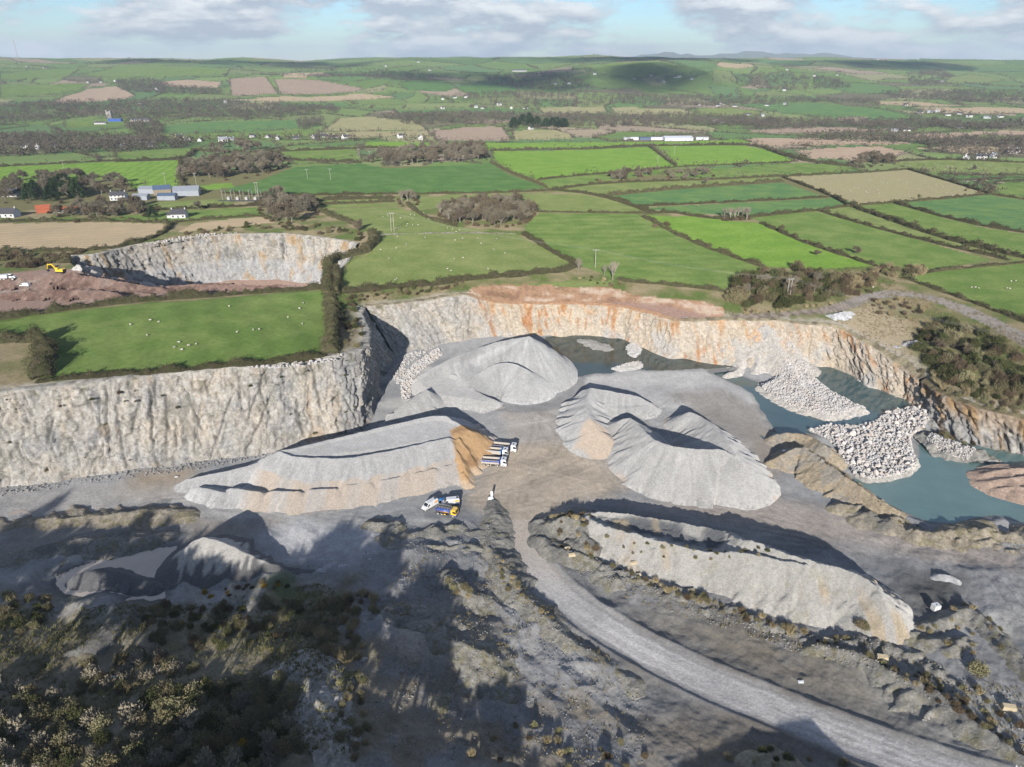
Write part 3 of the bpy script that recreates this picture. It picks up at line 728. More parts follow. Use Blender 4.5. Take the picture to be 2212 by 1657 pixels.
# tyre marks: fine lines along the roads
for rd, wd in ((SIDE_ROAD, 9.0), (HAUL, 6.5)):
    d, _, par = segdist(x, y, rd)
    lines = np.sin(d * 3.1 + 1.5 * n2) * vn(d * 1.3, par / 25, 71)
    c = c * (1 + 0.22 * sstep(wd, wd * 0.5, d) * lines)[:, None]
c = c * (1 - 0.12 * sstep(185, 150, y) * sstep(-0.2, 0.2, -fbm(x / 25, y / 25, 59, 3) + 0.25))[:, None]  # foreground colour lowered in patches to deepen the shade there
for wpoly, wz in WPOLY.values():
    d = sdpoly(x, y, wpoly); c = c * (1 - 0.35 * sstep(-3.0, 0.5, d + 1.5 * n2))[:, None]
w2 = INS2.ravel()[qq]
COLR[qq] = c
hh = np.nonzero(np.isin(np.arange(nr * na), quads[reg == -6]))[0]; x, y = PX[hh], PY[hh]
d, _, par = segdist(x, y, HAUL); n2 = fbm(x / 4, y / 4, 55, 4); n1 = fbm(x / 15, y / 15, 51, 3)
c = np.zeros((len(hh), 3)) + np.array((0.41, 0.395, 0.38)); c = mixc(c, (0.345, 0.335, 0.325), sstep(0, 0.5, n1))
c = c * (1 + 0.22 * np.sin(d * 2.4 + 1.5 * n2 + 1.2 * vn(par / 30, par * 0, 7)) * sstep(-0.5, 0.4, vn(d * 0.8, par / 26, 73)) + 0.16 * n2 + 0.10 * n1)[:, None]
c = mixc(c, (0.25, 0.243, 0.235), sstep(3.2, 5.0, d + 1.4 * n2) * 0.9)
w = sstep(150, 185, y); c = mixc(c, (0.332, 0.282, 0.234), w * 0.8); COLR[hh] = c
tt = np.nonzero(np.isin(np.arange(nr * na), quads[(reg == -4)]))[0]; x, y = PX[tt], PY[tt]
n2 = fbm(x / 3, y / 3, 55, 4); d, _, par = segdist(x, y, TRACK)
c = np.zeros((len(tt), 3)) + np.array((0.165, 0.138, 0.115)); c = mixc(c, (0.10, 0.085, 0.068), sstep(0.0, 0.45, n2)); c = c * (1 + 0.25 * np.sin(d * 3.4 + n2))[:, None]; c = mixc(c, (0.21, 0.20, 0.19), sstep(150, 200, x) * 0.5)
COLR[tt] = c
ee = np.nonzero(np.isin(np.arange(nr * na), quads[(reg == -5)]))[0]; x, y = PX[ee], PY[ee]
n1 = fbm(x / 10, y / 5, 58, 4); n2 = fbm(x / 2.5, y / 2.5, 59, 3)
c = np.zeros((len(ee), 3)) + np.array((0.265, 0.165, 0.105)); c = mixc(c, (0.36, 0.28, 0.215), sstep(0.0, 0.4, n1 + 0.4 * n2)); c = mixc(c, (0.175, 0.105, 0.07), sstep(0.1, 0.5, -n1 + 0.4 * n2))
d2 = sdpoly(x, y, cast([(1350, 652), (1440, 660), (1560, 690), (1450, 706), (1380, 690), (1300, 668), (1290, 655)])); c = mixc(c, (0.225, 0.151, 0.122), sstep(-2, 2, d2 + n2)); COLR[ee] = c
COLR[INS2.ravel() > 0.3] = (0.264, 0.185, 0.147)

M_GROUND = material('rough_ground', col_attr=True, vary=0.28, scale=0.8, bump=0.35, bscale=0.9, rough=1.0, spec=0.1)
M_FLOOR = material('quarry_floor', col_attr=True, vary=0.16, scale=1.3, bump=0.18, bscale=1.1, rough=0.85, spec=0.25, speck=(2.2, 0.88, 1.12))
PATCHCOL = np.array([(0.088, 0.135, 0.042), (0.105, 0.148, 0.050), (0.070, 0.118, 0.042), (0.075, 0.125, 0.050), (0.118, 0.145, 0.058), (0.165, 0.168, 0.088), (0.19, 0.155, 0.115), (0.21, 0.175, 0.125), (0.095, 0.09, 0.055)])  # muted far greens, distance haze partly put into the colour
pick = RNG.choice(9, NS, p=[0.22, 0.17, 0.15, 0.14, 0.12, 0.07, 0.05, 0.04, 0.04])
M_FARM = material('farmland', col_attr=True, vary=0.15, scale=0.02, rough=1.0, spec=0.1)
M_COVER = {'stubble': M_STUB, 'plough': M_PLOUGH, 'soil': M_SOIL}
GPTS = np.stack([PX, PY, GZ.ravel()], -1)
def region_mesh(name, mask, mat, colors=None, facecol=None):
    f = quads[mask]
    if len(f) == 0: return None
    u, inv = np.unique(f, return_inverse=True)
    f2 = inv.reshape(f.shape)
    me = mesh_np(name, GPTS[u], f2, None if colors is None else colors[u], smooth=True)
    if facecol is not None:
        a = me.color_attributes.new('Col', 'FLOAT_COLOR', 'CORNER')
        cc = np.ones((len(f) * 4, 4), np.float32); cc[:, :3] = np.repeat(facecol, 4, axis=0); a.data.foreach_set('color', cc.ravel())
    o = link(name, me, None, mat); o['kind'] = 'structure'
    return o
region_mesh('ground', reg == -1, M_GROUND, COLR)
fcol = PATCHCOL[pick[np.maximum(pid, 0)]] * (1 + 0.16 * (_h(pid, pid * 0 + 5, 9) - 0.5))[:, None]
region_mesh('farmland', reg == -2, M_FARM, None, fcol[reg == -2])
region_mesh('quarry_floor', reg == -3, M_FLOOR, COLR)
region_mesh('track', reg == -4, M_FLOOR, COLR)
region_mesh('earth_bench', reg == -5, M_GROUND, COLR)
region_mesh('haul_road', reg == -6, M_FLOOR, COLR)
region_mesh('quarry_floor', reg == -7, M_GROUND, COLR)
region_mesh('grass_verge', reg == -8, grass_mat('olive'))
ROWS = {3: (0.9, 3.5, 0.10), 4: (0.7, 2.2, 0.10), 15: (1.75, 8.0, 0.10), 19: (1.1, 12.0, 0.08), 24: (0.25, 11.0, 0.12), 8: (1.4, 9.0, 0.10)}
for k, (poly, cov) in enumerate(FIELDW):
    m = M_COVER.get(cov) or grass_mat(cov, None)
    if cov in ('lime', 'teal', 'deep', 'pale', 'straw'):
        m = grass_mat(cov, ROWS.get(k, (0.3 + 0.37 * (k % 7), 7.0 + k % 5, 0.09)), k)
    elif cov in ('green', 'olive') and k % 3 == 0:
        m = grass_mat(cov, (0.5 + 0.41 * (k % 7), 14.0, 0.07), k)
    region_mesh('field', reg == k, m)
# land behind the camera and to the sides, coarse
bx, by = np.meshgrid(np.arange(-1500, 1501, 50.0), np.arange(-1500, 21, 40.0))
bz = np.where(np.abs(by) < 1e9, 14 + 2 * vn(bx / 200, by / 200, 3), 0)
bi = np.arange(bx.size).reshape(bx.shape)
bq = np.stack([bi[:-1, :-1], bi[:-1, 1:], bi[1:, 1:], bi[1:, :-1]], -1).reshape(-1, 4)
o = link('ground', mesh_np('ground', np.stack([bx.ravel(), by.ravel(), bz.ravel() - 3], -1), bq, np.zeros((bx.size, 3)) + np.array((0.13, 0.12, 0.07)), True), None, M_GROUND); o['kind'] = 'structure'
# ---------------------------------------------------------------- quarry faces
M_ROCK = material('rock_face', col_attr=True, vary=0.30, scale=1.6, bump=0.6, bscale=2.0, speck=(0.9, 0.82, 1.14), rough=0.95, spec=0.15)

def cell(x, y, seed):
    """random value per jittered block"""
    x = x + 0.35 * vn(x * 0.7, y * 0.7, seed + 3); y = y + 0.35 * vn(x * 0.7 + 9, y * 0.7, seed + 4)
    return _h(np.floor(x), np.floor(y), seed)

def cliff(name, rim, foot, step=0.5, amp=1.0, seed=1, paint=None, bench=None, flare=2.5, lip=5.0, cracks=1.0, nose=None, lipcol=(0.30, 0.285, 0.25)):
    rim = np.array(rim, float); foot = np.array(foot, float)
    d = np.r_[0, np.cumsum(np.linalg.norm(np.diff((rim[:, :2] + foot[:, :2]) / 2, axis=0), axis=1))]
    n = int(d[-1] / step) + 1
    q = np.linspace(0, d[-1], n)
    def interp(a):
        o = np.stack([np.interp(q, d, a[:, k]) for k in range(3)], 1)
        k = np.ones(9) / 9                      # soften the corners of the line
        for c_ in range(3):
            o[:, c_] = np.convolve(np.pad(o[:, c_], 4, 'edge'), k, 'valid')
        return o
    r_, f_ = interp(rim), interp(foot)
    nrow = int(max(8, (r_[:, 2] - f_[:, 2]).max() / step)) + 1
    t = np.linspace(0, 1, nrow)
    S, T = np.meshgrid(q, t, indexing='ij')
    B = r_[:, None] * (1 - T[..., None]) + f_[:, None] * T[..., None]
    tang = np.gradient((r_ + f_) / 2, axis=0)[:, :2]; tang /= np.linalg.norm(tang, axis=1)[:, None] + 1e-9
    for c_ in range(2):
        tang[:, c_] = np.convolve(np.pad(tang[:, c_], 10, 'edge'), np.ones(21) / 21, 'valid')
    nrm = np.stack([tang[:, 1], -tang[:, 0]], 1)            # towards the pit
    Hh = (r_[:, 2] - f_[:, 2])[:, None] * (1 - T)           # height above the foot
    sw = S + 1.2 * vn(S / 6, Hh / 7, seed) + 0.12 * Hh      # joints lean a little
    butt = 0.9 * vn(sw / 13, Hh / 30, seed + 1) + 0.5 * vn(sw / 5, Hh / 9, seed + 2) + 0.45 * fbm(sw / 3.2, Hh / 4.0, seed + 3, 3)
    g = 1 - np.abs(vn(sw / 4.2, Hh / 11, seed + 5)); joint = -1.0 * np.clip((g - 0.86) / 0.14, 0, 1) ** 1.5
    g2 = 1 - np.abs(vn(sw / 2.1 + 7, Hh / 4, seed + 6)); joint2 = -0.6 * np.clip((g2 - 0.85) / 0.15, 0, 1)
    blocks = 1.6 * (cell(sw / 3.1, Hh / 4.4, seed + 8) - 0.5) + 1.1 * (cell(sw / 1.5, Hh / 1.9, seed + 9) - 0.5)
    fine = 0.45 * fbm(S / 1.5, Hh / 1.7, seed + 10, 3)
    edge = sstep(0, 0.06, T) * sstep(0, 0.05, 1 - T)
    crk = np.zeros(S.shape); rc = random.Random(seed + 77); Ht = float(Hh.max())
    for k in range(int(q[-1] / 6.5 * cracks)):
        s0 = rc.uniform(0, q[-1]); lean = rc.choice((-0.25, 0.1, 0.25, 0.4)) * rc.uniform(0.6, 1.3); h1 = rc.uniform(0.35, 1.05) * Ht; h0 = h1 - rc.uniform(0.2, 0.8) * Ht; wd = rc.uniform(0.25, 0.6)
        j0, j1 = np.searchsorted(q, (s0 - 14, s0 + 14)); hs = Hh[j0:j1]
        dd = np.abs(S[j0:j1] - (s0 - lean * (hs - h1)) - 0.4 * vn(hs / 2.0, hs * 0 + k, seed + 5))
        crk[j0:j1] = np.maximum(crk[j0:j1], np.exp(-(dd / wd) ** 2) * sstep(h0 - 1, h0 + 2, hs) * sstep(h1 + 1, h1 - 2, hs) * rc.uniform(0.5, 1))
    if nose is not None:
        w_ = sstep(nose, nose + 8, S); g3 = 1 - np.abs(vn(sw / 3.4 + 3, Hh / 40, seed + 55)); crk = np.maximum(crk, w_ * np.clip((g3 - 0.72) / 0.28, 0, 1))
    bed = (Hh + 2.5 * vn(S / 16, Hh * 0 + 3, seed + 61) + 0.12 * S) / 5.2 + 0.5 * vn(S / 5, Hh / 9, seed + 62)
    fine = fine + 0.8 * (0.5 - (bed - np.floor(bed)))          # bedding ledges
    disp = amp * (butt * (0.3 + 0.7 * edge) + (joint + joint2 + blocks + fine - 1.7 * crk) * edge)
    if bench is not None:
        disp = disp + bench[1] * sstep(bench[0] - 0.03, bench[0] + 0.05, T)
    disp = disp + flare * np.exp(-Hh / 1.6) * (0.6 + 0.8 * vn(S / 7, S * 0, seed + 12))
    V = B.copy()
    V[..., 0] += nrm[:, None, 0] * disp; V[..., 1] += nrm[:, None, 1] * disp
    V[..., 2] += 0.3 * edge * fbm(S / 2, Hh / 2, seed + 15, 2) + (1 - sstep(0, 0.05, T)) * 0.5 * vn(S / 3.0, S * 0 + 2, seed + 16)
    # lip over the land behind, tail under the floor
    LL = []
    for back, up in ((lip, -0.35), (lip * 0.6, 0.12), (lip * 0.25, 0.16)):
        L = V[:, 0].copy(); L[:, 0] -= nrm[:, 0] * back; L[:, 1] -= nrm[:, 1] * back
        pz = plateau(L[:, 0], L[:, 1]); L[:, 2] = pz * 0.85 + 0.15 * V[:, 0, 2] if back < 2 else pz
        L[:, 2] += up + 0.25 * fbm(L[:, 0] / 2.0, L[:, 1] / 2.0, 5, 3); LL.append(L[:, None])
    tail = V[:, -1].copy(); tail[:, 2] -= 3.0
    V = np.concatenate(LL + [V, tail[:, None]], 1)
    nrw = V.shape[1]
    i = np.arange(n * nrw).reshape(n, nrw)
    F = np.stack([i[:-1, :-1], i[:-1, 1:], i[1:, 1:], i[1:, :-1]], -1).reshape(-1, 4)
    # colours of the stone
    a = fbm(sw / 9, Hh / 14, seed + 20, 4); b = fbm(sw / 2.2, Hh / 5, seed + 24, 4); e = fbm(S / 1.2, Hh / 1.2, seed + 28, 3)
    c = np.zeros(S.shape + (3,)) + np.array((0.352, 0.332, 0.300))
    def mx(col, w):
        nonlocal c
        c = c * (1 - w[..., None]) + np.array(col) * w[..., None]
    mx((0.387, 0.348, 0.295), sstep(0.05, 0.45, a)); mx((0.255, 0.253, 0.251), sstep(0.1, 0.5, -a + 0.4 * b) * 0.8); mx((0.431, 0.418, 0.396), sstep(0.1, 0.5, e) * 0.6)
    streak = sstep(0.3, 0.7, vn(sw / 1.3, Hh / 16, seed + 33)) * sstep(0.0, 0.5, fbm(S / 9, Hh / 8, seed + 34, 3))
    mx((0.331, 0.213, 0.102), streak * 0.35)
    mx((0.079, 0.079, 0.070), np.clip(np.clip((g - 0.90) / 0.1, 0, 1) + np.clip((g2 - 0.90) / 0.1, 0, 1) * 0.8, 0, 1) * 0.55)
    mx((0.075, 0.073, 0.066), np.clip(crk * 1.2, 0, 1) * 0.8)
    mx((0.176, 0.172, 0.141), sstep(0.2, 0.55, fbm(S / 5, Hh / 6, seed + 46, 4)) * 0.45)
    mx((0.134, 0.126, 0.071), sstep(0.3, 0.6, fbm(S / 3, Hh / 3, seed + 36, 3)) * sstep(0.3, 0.0, T) * 0.8)
    if paint is not None: c = paint(c, S, Hh, T, sw, mx_=lambda cc, col, w: cc * (1 - w[..., None]) + np.array(col) * w[..., None])
    lipc = np.zeros((n, 3, 3)) + np.array(lipcol); lipc[:, 0] = (0.17, 0.16, 0.09)
    lipc *= (1 + 0.4 * vn(q / 2.0, q * 0, 3))[:, None, None]
    if paint is not None and hasattr(paint, 'lip'):
        wl_ = paint.lip(q)[:, None, None]; lipc = lipc * (1 - wl_) + np.array((0.33, 0.20, 0.12)) * wl_
    c = np.concatenate([lipc, c, c[:, -1:]], 1)
    me = mesh_np(name, V.reshape(-1, 3), F, c.reshape(-1, 3), smooth=False)
    o = link(name, me, None, M_ROCK); o['kind'] = 'structure'
    return o

def paint_far(c, S, Hh, T, sw, mx_):
    fx = S / S.max()
    o = sstep(0.13, 0.22, fx + 0.02 * vn(Hh / 5, Hh * 0, 2))              # iron-stained part of the face
    n = fbm(sw / 7, Hh / 9, 90, 4); n2 = fbm(sw / 1.6, Hh / 6, 95, 4)
    top = sstep(0.65, 0.0, T + 0.35 * n)
    c = mx_(c, (0.473, 0.394, 0.299), o * 0.55)
    c = mx_(c, (0.410, 0.213, 0.071), o * np.clip(top * sstep(-0.15, 0.45, n2) + 0.8 * sstep(0.2, 0.5, n) * sstep(-0.1, 0.4, n2), 0, 1) * 0.62)
    c = mx_(c, (0.331, 0.134, 0.048), o * sstep(0.35, 0.65, n2 + 0.4 * n) * 0.55)
    c = mx_(c, (0.378, 0.370, 0.355), sstep(0.1, 0.4, -n) * sstep(0.25, 0.6, T) * 0.7)
    for pos, w in ((0.197, 0.006), (0.263, 0.004), (0.43, 0.006)):        # broad rusty bands
        c = mx_(c, (0.315, 0.146, 0.048), np.exp(-((fx - pos - 0.012 * T + 0.003 * n) / w) ** 2) * 0.75 * sstep(-0.5, 0.2, n2))
    return c
def paint_right(c, S, Hh, T, sw, mx_):
    n = fbm(sw / 4, Hh / 12, 190, 4)
    c = mx_(c, (0.331, 0.213, 0.095), sstep(-0.1, 0.4, n) * 0.75)
    return mx_(c, (0.260, 0.158, 0.071), sstep(0.7, 0.1, T) * 0.5)
paint_far.lip = lambda q: sstep(0.16, 0.2, q / q.max()) * sstep(0.62, 0.5, q / q.max())

cliff('cliff', RIM[:14], FOOT[:14], 0.45, 0.72, 1, nose=200.0, cracks=1.3)
cliff('cliff', RIM[13:36], FOOT[13:36], 0.5, 0.75, 101, paint_far, flare=2.0, cracks=0.7, lipcol=(0.225, 0.195, 0.13))
cliff('cliff', RIM[35:], FOOT[35:], 0.55, 1.2, 201, paint_right, flare=1.5, lip=4, cracks=1.4, lipcol=(0.16, 0.135, 0.08))
RIM2b, _ = resample(RIM2, 4.0)
foot2 = outward(RIM2b, -6.0); foot2[:, 2] = -4.0
def paint2(c, S, Hh, T, sw, mx_):
    n = fbm(sw / 5, Hh / 14, 290, 3)
    c = mx_(c, (0.347, 0.347, 0.347), sstep(0.50, 0.62, T + 0.05 * n) * 0.8)
    return mx_(c, (0.355, 0.221, 0.087), sstep(0.15, 0.5, n) * 0.6)
cliff('cliff', RIM2b, foot2, 0.7, 0.9, 301, paint2, bench=(0.55, 3.0), lip=5)

# ---------------------------------------------------------------- water
def water_mat(name, col, rough=0.06):
    m = material(name, col, rough=rough, vary=0.12, scale=0.12, bump=0.012, bscale=1.6, spec=0.5)
    return m
WM = {'far_pool': water_mat('pool_water', (0.055, 0.08, 0.07), 0.05), 'side_pool': water_mat('side_water', (0.085, 0.135, 0.135)),
      'teal_pond': water_mat('teal_water', (0.135, 0.215, 0.20), 0.10), 'mud_pond': water_mat('muddy_water', (0.42, 0.36, 0.30), 0.12)}
for nm, (poly, wz) in WPOLY.items():
    pp = np.array(poly); c0 = pp.mean(0)
    ring = []
    for a, b in zip(pp, np.roll(pp, -1, 0)):                 # widened under the banks: the shore cuts it
        ring += [a, (a + b) / 2]
    ring = np.array(ring); dd = ring - c0; ring = ring + dd / np.linalg.norm(dd, axis=1)[:, None] * 1.6
    me = bpy.data.meshes.new('water'); me.from_pydata([(x, y, wz) for x, y in ring], [], [tuple(range(len(ring)))]); me.update()
    if me.polygons[0].normal.z < 0: me.flip_normals()
    o = link('pond' if 'pond' in nm else 'pool', me, None, WM[nm]); o['kind'] = 'structure'
# puddles on the yard
for pts, z, k in (([(20, 1108), (45, 1100), (70, 1108), (60, 1125), (30, 1130), (15, 1120)], -0.55, 'mud_pond'), ([(640, 1103), (690, 1098), (740, 1096), (735, 1104), (690, 1110), (650, 1112)], -0.55, 'mud_pond'),
                  ([(1040, 880), (1095, 878), (1085, 884), (1045, 886)], 0.28, 'mud_pond'), ([(1640, 940), (1680, 930), (1690, 955), (1660, 960)], -0.1, 'side_pool')):
    pl = [P(a, b, z) for a, b in pts]; pl = smooth_line(pl + [pl[0]], 2)[:-1]
    zz = float(np.median([gz(a, b) for a, b, _ in pl])) + 0.03
    me = bpy.data.meshes.new('puddle'); me.from_pydata([(a, b, zz) for a, b, _ in pl], [], [tuple(range(len(pl)))]); me.update()
    if me.polygons[0].normal.z < 0: me.flip_normals()
    o = link('puddle', me, None, WM[k]); o['kind'] = 'structure'

# ---------------------------------------------------------------- stockpiles and spoil banks
M_GRAVEL = material('gravel', col_attr=True, vary=0.10, scale=1.5, bump=0.12, bscale=2.2, rough=0.95, spec=0.15, speck=(3.2, 0.84, 1.14))
M_SPOIL = material('spoil', col_attr=True, vary=0.30, scale=1.2, bump=0.45, bscale=1.9, rough=1.0, spec=0.1, speck=(1.8, 0.86, 1.12))
LIGHT = (0.325, 0.322, 0.316)
PILES = []
def biggest(F, n):
    """faces of the largest connected piece"""
    lab = np.arange(n)
    for _ in range(400):
        m = lab[F].min(1); new = lab.copy()
        for k in range(4): np.minimum.at(new, F[:, k], m)
        new = new[new]
        if (new == lab).all(): break
        lab = new
    fl = lab[F[:, 0]]; u, cnt = np.unique(fl, return_counts=True)
    return F[fl == u[cnt.argmax()]]
def pile(name, label, prims, cat='stockpile', base=LIGHT, mat=None, res=0.45, slope=0.70, rough=0.10, gully=0.16, seed=1, paint=None, group=None, margin=0.0, sub=None, kind=None, warp=0.3, gfun=None, gmin=None):
    """prims: ('line', [(view x, view y, z)...]) ridge lines, ('flat', [(view x, view y)...], z) level tops; sides fall at the slope"""
    W = []; xs = []; ys = []
    for p in prims:
        if p[0] == 'line':
            q = [P(*a) for a in p[1]]; q = smooth_line(q, 1) if len(q) > 2 else (q if len(q) > 1 else q * 2)
            W.append(('line', q, [a[2] for a in q], p[2] if len(p) > 2 else slope))
            zmax = max(a[2] for a in q); rr_ = (zmax + 2) / slope
        else:
            q = [P(a, b, p[2]) for a, b in p[1]]; W.append(('flat', q, p[2], p[3] if len(p) > 3 else slope)); rr_ = (p[2] + 2) / slope
        xs += [a[0] - rr_ for a in q] + [a[0] + rr_ for a in q]; ys += [a[1] - rr_ for a in q] + [a[1] + rr_ for a in q]
    gx = np.arange(min(xs), max(xs), res); gy = np.arange(min(ys), max(ys), res)
    X, Y = np.meshgrid(gx, gy, indexing='ij')
    wx = X + warp * vn(X / 6, Y / 6, seed) + 0.25 * vn(X / 1.8, Y / 1.8, seed + 1); wy = Y + warp * vn(X / 6, Y / 6, seed + 2) + 0.25 * vn(X / 1.8, Y / 1.8, seed + 3)
    Z = np.full(X.shape, -1e3); PM = np.zeros(X.shape); DM = np.zeros(X.shape); off = 0.0
    for w in W:
        if w[0] == 'line':
            d, v, par = segdist(wx, wy, w[1], w[2])
            flute = 1 + gully * vn(par / 2.0 + 0.25 * d, 0.12 * d, seed + 7) * sstep(0.5, 4, d) + 0.10 * gully * vn(par * 1.4, 0.1 * d, seed + 8)
            zz_ = v - d * w[3] * flute; m_ = zz_ > Z; PM = np.where(m_, par + off, PM); DM = np.where(m_, d, DM); off += 37.0
            Z = np.maximum(Z, zz_)
        else:
            sd = sdpoly(wx, wy, [a[:2] for a in w[1]])
            Z = np.maximum(Z, w[2] - np.clip(-sd, 0, None) * w[3] * (1 + 0.5 * gully * vn(X / 2, Y / 2, seed + 9)))
    if sub is not None: Z = sub(X, Y, Z)
    G = (gfun or floor_z)(X, Y)
    Hh = Z - G
    Z = Z + (rough * fbm(X / 2.2, Y / 2.2, seed + 11, 3) + (0.35 if rough > 0.2 else 0.0) * fbm(X / 1.1, Y / 1.1, seed + 13, 2)) * sstep(0, 1.5, Hh)
    Hh = Z - G
    keep = Hh > -0.45
    if gmin is not None: keep &= G > gmin
    Z = np.where(Hh < 0, np.maximum(Z, G - 0.45), Z)
    i = np.arange(X.size).reshape(X.shape)
    m = keep[:-1, :-1] & keep[1:, :-1] & keep[1:, 1:] & keep[:-1, 1:]
    F = np.stack([i[:-1, :-1], i[1:, :-1], i[1:, 1:], i[:-1, 1:]], -1)[m]
    F = biggest(F, X.size)
    c = np.zeros((X.size, 3)) + np.array(base)
    n1 = fbm(X / 7, Y / 7, seed + 20, 4).ravel(); n2 = fbm(X / 1.7, Y / 1.7, seed + 25, 3).ravel()
    c = c * (1 + 0.10 * n1 + 0.08 * n2)[:, None]
    run = (0.13 * vn(PM / 1.3, DM / 16, seed + 27) + 0.09 * vn(PM * 1.3, DM / 9, seed + 28)) * sstep(0.5, 3, DM)      # streaks where the stone has run down
    toe = (_h(np.floor(X / 0.9), np.floor(Y / 0.9), seed + 29) - 0.4) * 0.38 * sstep(2.4, 0.2, Hh)                  # coarse stones gather at the foot
    c = c * (1 + run + toe).ravel()[:, None]
    if paint is not None: c = paint(c, X.ravel(), Y.ravel(), Z.ravel(), Hh.ravel(), n1, n2)
    u, inv = np.unique(F, return_inverse=True)
    V = np.stack([X.ravel(), Y.ravel(), Z.ravel()], -1)
    o0 = V[u].mean(0); o0[2] = G.ravel()[u].min()
    me = mesh_np(name, V[u] - o0, inv.reshape(F.shape), c[u], smooth=True)
    o = link(name, me, None, mat or M_GRAVEL); o.location = o0
    if kind: tag(o, kind=kind)
    else: tag(o, label, cat, group)
    PILES.append((X, Y, np.where(keep & (Hh > 0), Z, -1e3)))
    return o

def top_z(x, y, z=None):
    """level of whatever lies at a place in the quarry: floor or pile"""
    z = gz(x, y) if z is None else z
    for X, Y, Z in PILES:
        i = int((x - X[0, 0]) / (X[1, 0] - X[0, 0])); j = int((y - Y[0, 0]) / (Y[0, 1] - Y[0, 0]))
        if 0 <= i < X.shape[0] - 1 and 0 <= j < X.shape[1] - 1:
            z = max(z, Z[i:i + 2, j:j + 2].max() if Z[i:i + 2, j:j + 2].min() < -100 else Z[i:i + 2, j:j + 2].mean())
    return z

def W2(pts, z): return [P(a, b, z)[:2] for a, b in pts]

# 1 long flat-topped stockpile beside the trucks, its end dug away
CUT = W2([(972, 948), (1022, 928), (1075, 950), (1060, 1010), (1025, 1060), (1003, 1048), (985, 1000)], 3.5)
def paint1(c, x, y, z, h, n1, n2):
    band = 3.6 + 0.5 * np.abs(np.sin(x / 3.2)) + 0.25 * n1
    w = sstep(band + 0.25, band - 0.1, z) * sstep(-94, -86, x)
    c = mixc(c, (0.365, 0.315, 0.265), w * (0.45 + 0.55 * sstep(-0.3, 0.3, vn(x / 6, y * 0, 9))))
    dd = sdpoly(x, y, CUT) + 0.8 * n2
    c = mixc(c, (0.36, 0.235, 0.125), sstep(-0.6, 0.6, dd)); c = mixc(c, (0.22, 0.135, 0.07), sstep(-0.3, 0.5, dd) * sstep(0.0, 0.4, n1 + 0.3 * n2) * 0.8)
    return mixc(c, (0.42, 0.33, 0.24), sstep(-0.3, 0.5, dd) * sstep(2.4, 0.8, h) * 0.9)
pile('stockpile', 'long flat-topped pale gravel stockpile with a brown dug-out end beside the tipper trucks',
     [('flat', [(615, 982), (700, 984), (800, 972), (900, 956), (972, 945), (1010, 930), (955, 899), (880, 912), (800, 930), (720, 950), (650, 966)], 7.4),
      ('line', [(605, 976, 8.2), (640, 988, 8.4), (740, 991, 8.6), (820, 978, 8.6), (900, 961, 8.5), (968, 946, 8.4)]),
      ('line', [(605, 975, 8.0), (690, 955, 8.0), (780, 933, 8.2), (870, 912, 8.3), (955, 894, 8.6), (985, 912, 8.0), (1012, 930, 7.4)]),
      ('line', [(405, 1035, 1.4), (450, 1025, 2.2), (520, 1012, 3.2), (580, 990, 5.2), (610, 978, 7.6)]),
      ('line', [(430, 1052, 1.6), (480, 1062, 2.2)]), ('line', [(500, 1055, 2.6), (560, 1062, 3.1)]),
      ('line', [(590, 1060, 3.3), (640, 1062, 3.5)]), ('line', [(670, 1058, 3.5), (720, 1054, 3.5)]), ('line', [(750, 1049, 3.5), (795, 1043, 3.5)]),
      ('line', [(825, 1037, 3.5), (870, 1028, 3.5)]), ('line', [(895, 1022, 3.5), (940, 1012, 3.5)]), ('line', [(960, 1007, 3.4), (985, 1000, 3.3)]),
      ('line', [(975, 952, 8.0), (992, 990, 5.0), (1012, 1028, 1.6)], 0.95), ('line', [(990, 946, 7.6), (1012, 975, 4.6), (1030, 1010, 1.3)], 0.95),
      ('line', [(1004, 938, 7.2), (1028, 962, 3.6), (1040, 985, 1.2)], 0.95), ('line', [(1014, 930, 6.6), (1040, 950, 2.6), (1062, 960, 1.0)], 0.95), ('line', [(1000, 1020, 2.6), (1012, 1040, 1.4)], 0.9)],
     seed=11, paint=paint1, gully=0.14, slope=0.57)
# 2 the big cone in front of the far face
def paint_cone(c, x, y, z, h, n1, n2):
    d = segdist(x, y, smooth_line([P(1088, 752, 9), P(1040, 766, 8), P(1012, 786, 6), P(1002, 810, 3.6), P(1020, 838, 2), P(1060, 862, 1)], 2))[0]
    c = mixc(c, (0.20, 0.20, 0.20), sstep(4.5, 1.5, d + 1.0 * n2) * 0.5)
    return c * (1 + 0.14 * vn(np.arctan2(y - CONE[1], x - CONE[0]) * 9, 0 * x, 5) * sstep(2, 8, h))[:, None]
CONE = P(1142, 726, 18.5)
pile('stockpile', 'largest grey gravel cone with a curving ramp, standing before the orange-stained face',
     [('line', [(1142, 726, 18.5), (1118, 730, 17.6), (1080, 737, 16.0), (1037, 749, 13.4), (990, 768, 10.2), (950, 786, 7.2), (905, 812, 3.2)]),
      ('line', [(1142, 726, 18.5), (1152, 748, 15.5)]),
      ('line', [(1046, 800, 9.0), (1060, 790, 10.6), (1084, 783, 11.6), (1112, 785, 11.8), (1132, 795, 11.0)], 0.66),
      ('flat', [(1000, 775), (1040, 765), (1075, 760), (1090, 775), (1060, 782), (1035, 793), (1020, 806)], 7.6, 0.6)],
     seed=21, slope=0.68, gully=0.12, base=(0.30, 0.30, 0.295), paint=paint_cone)
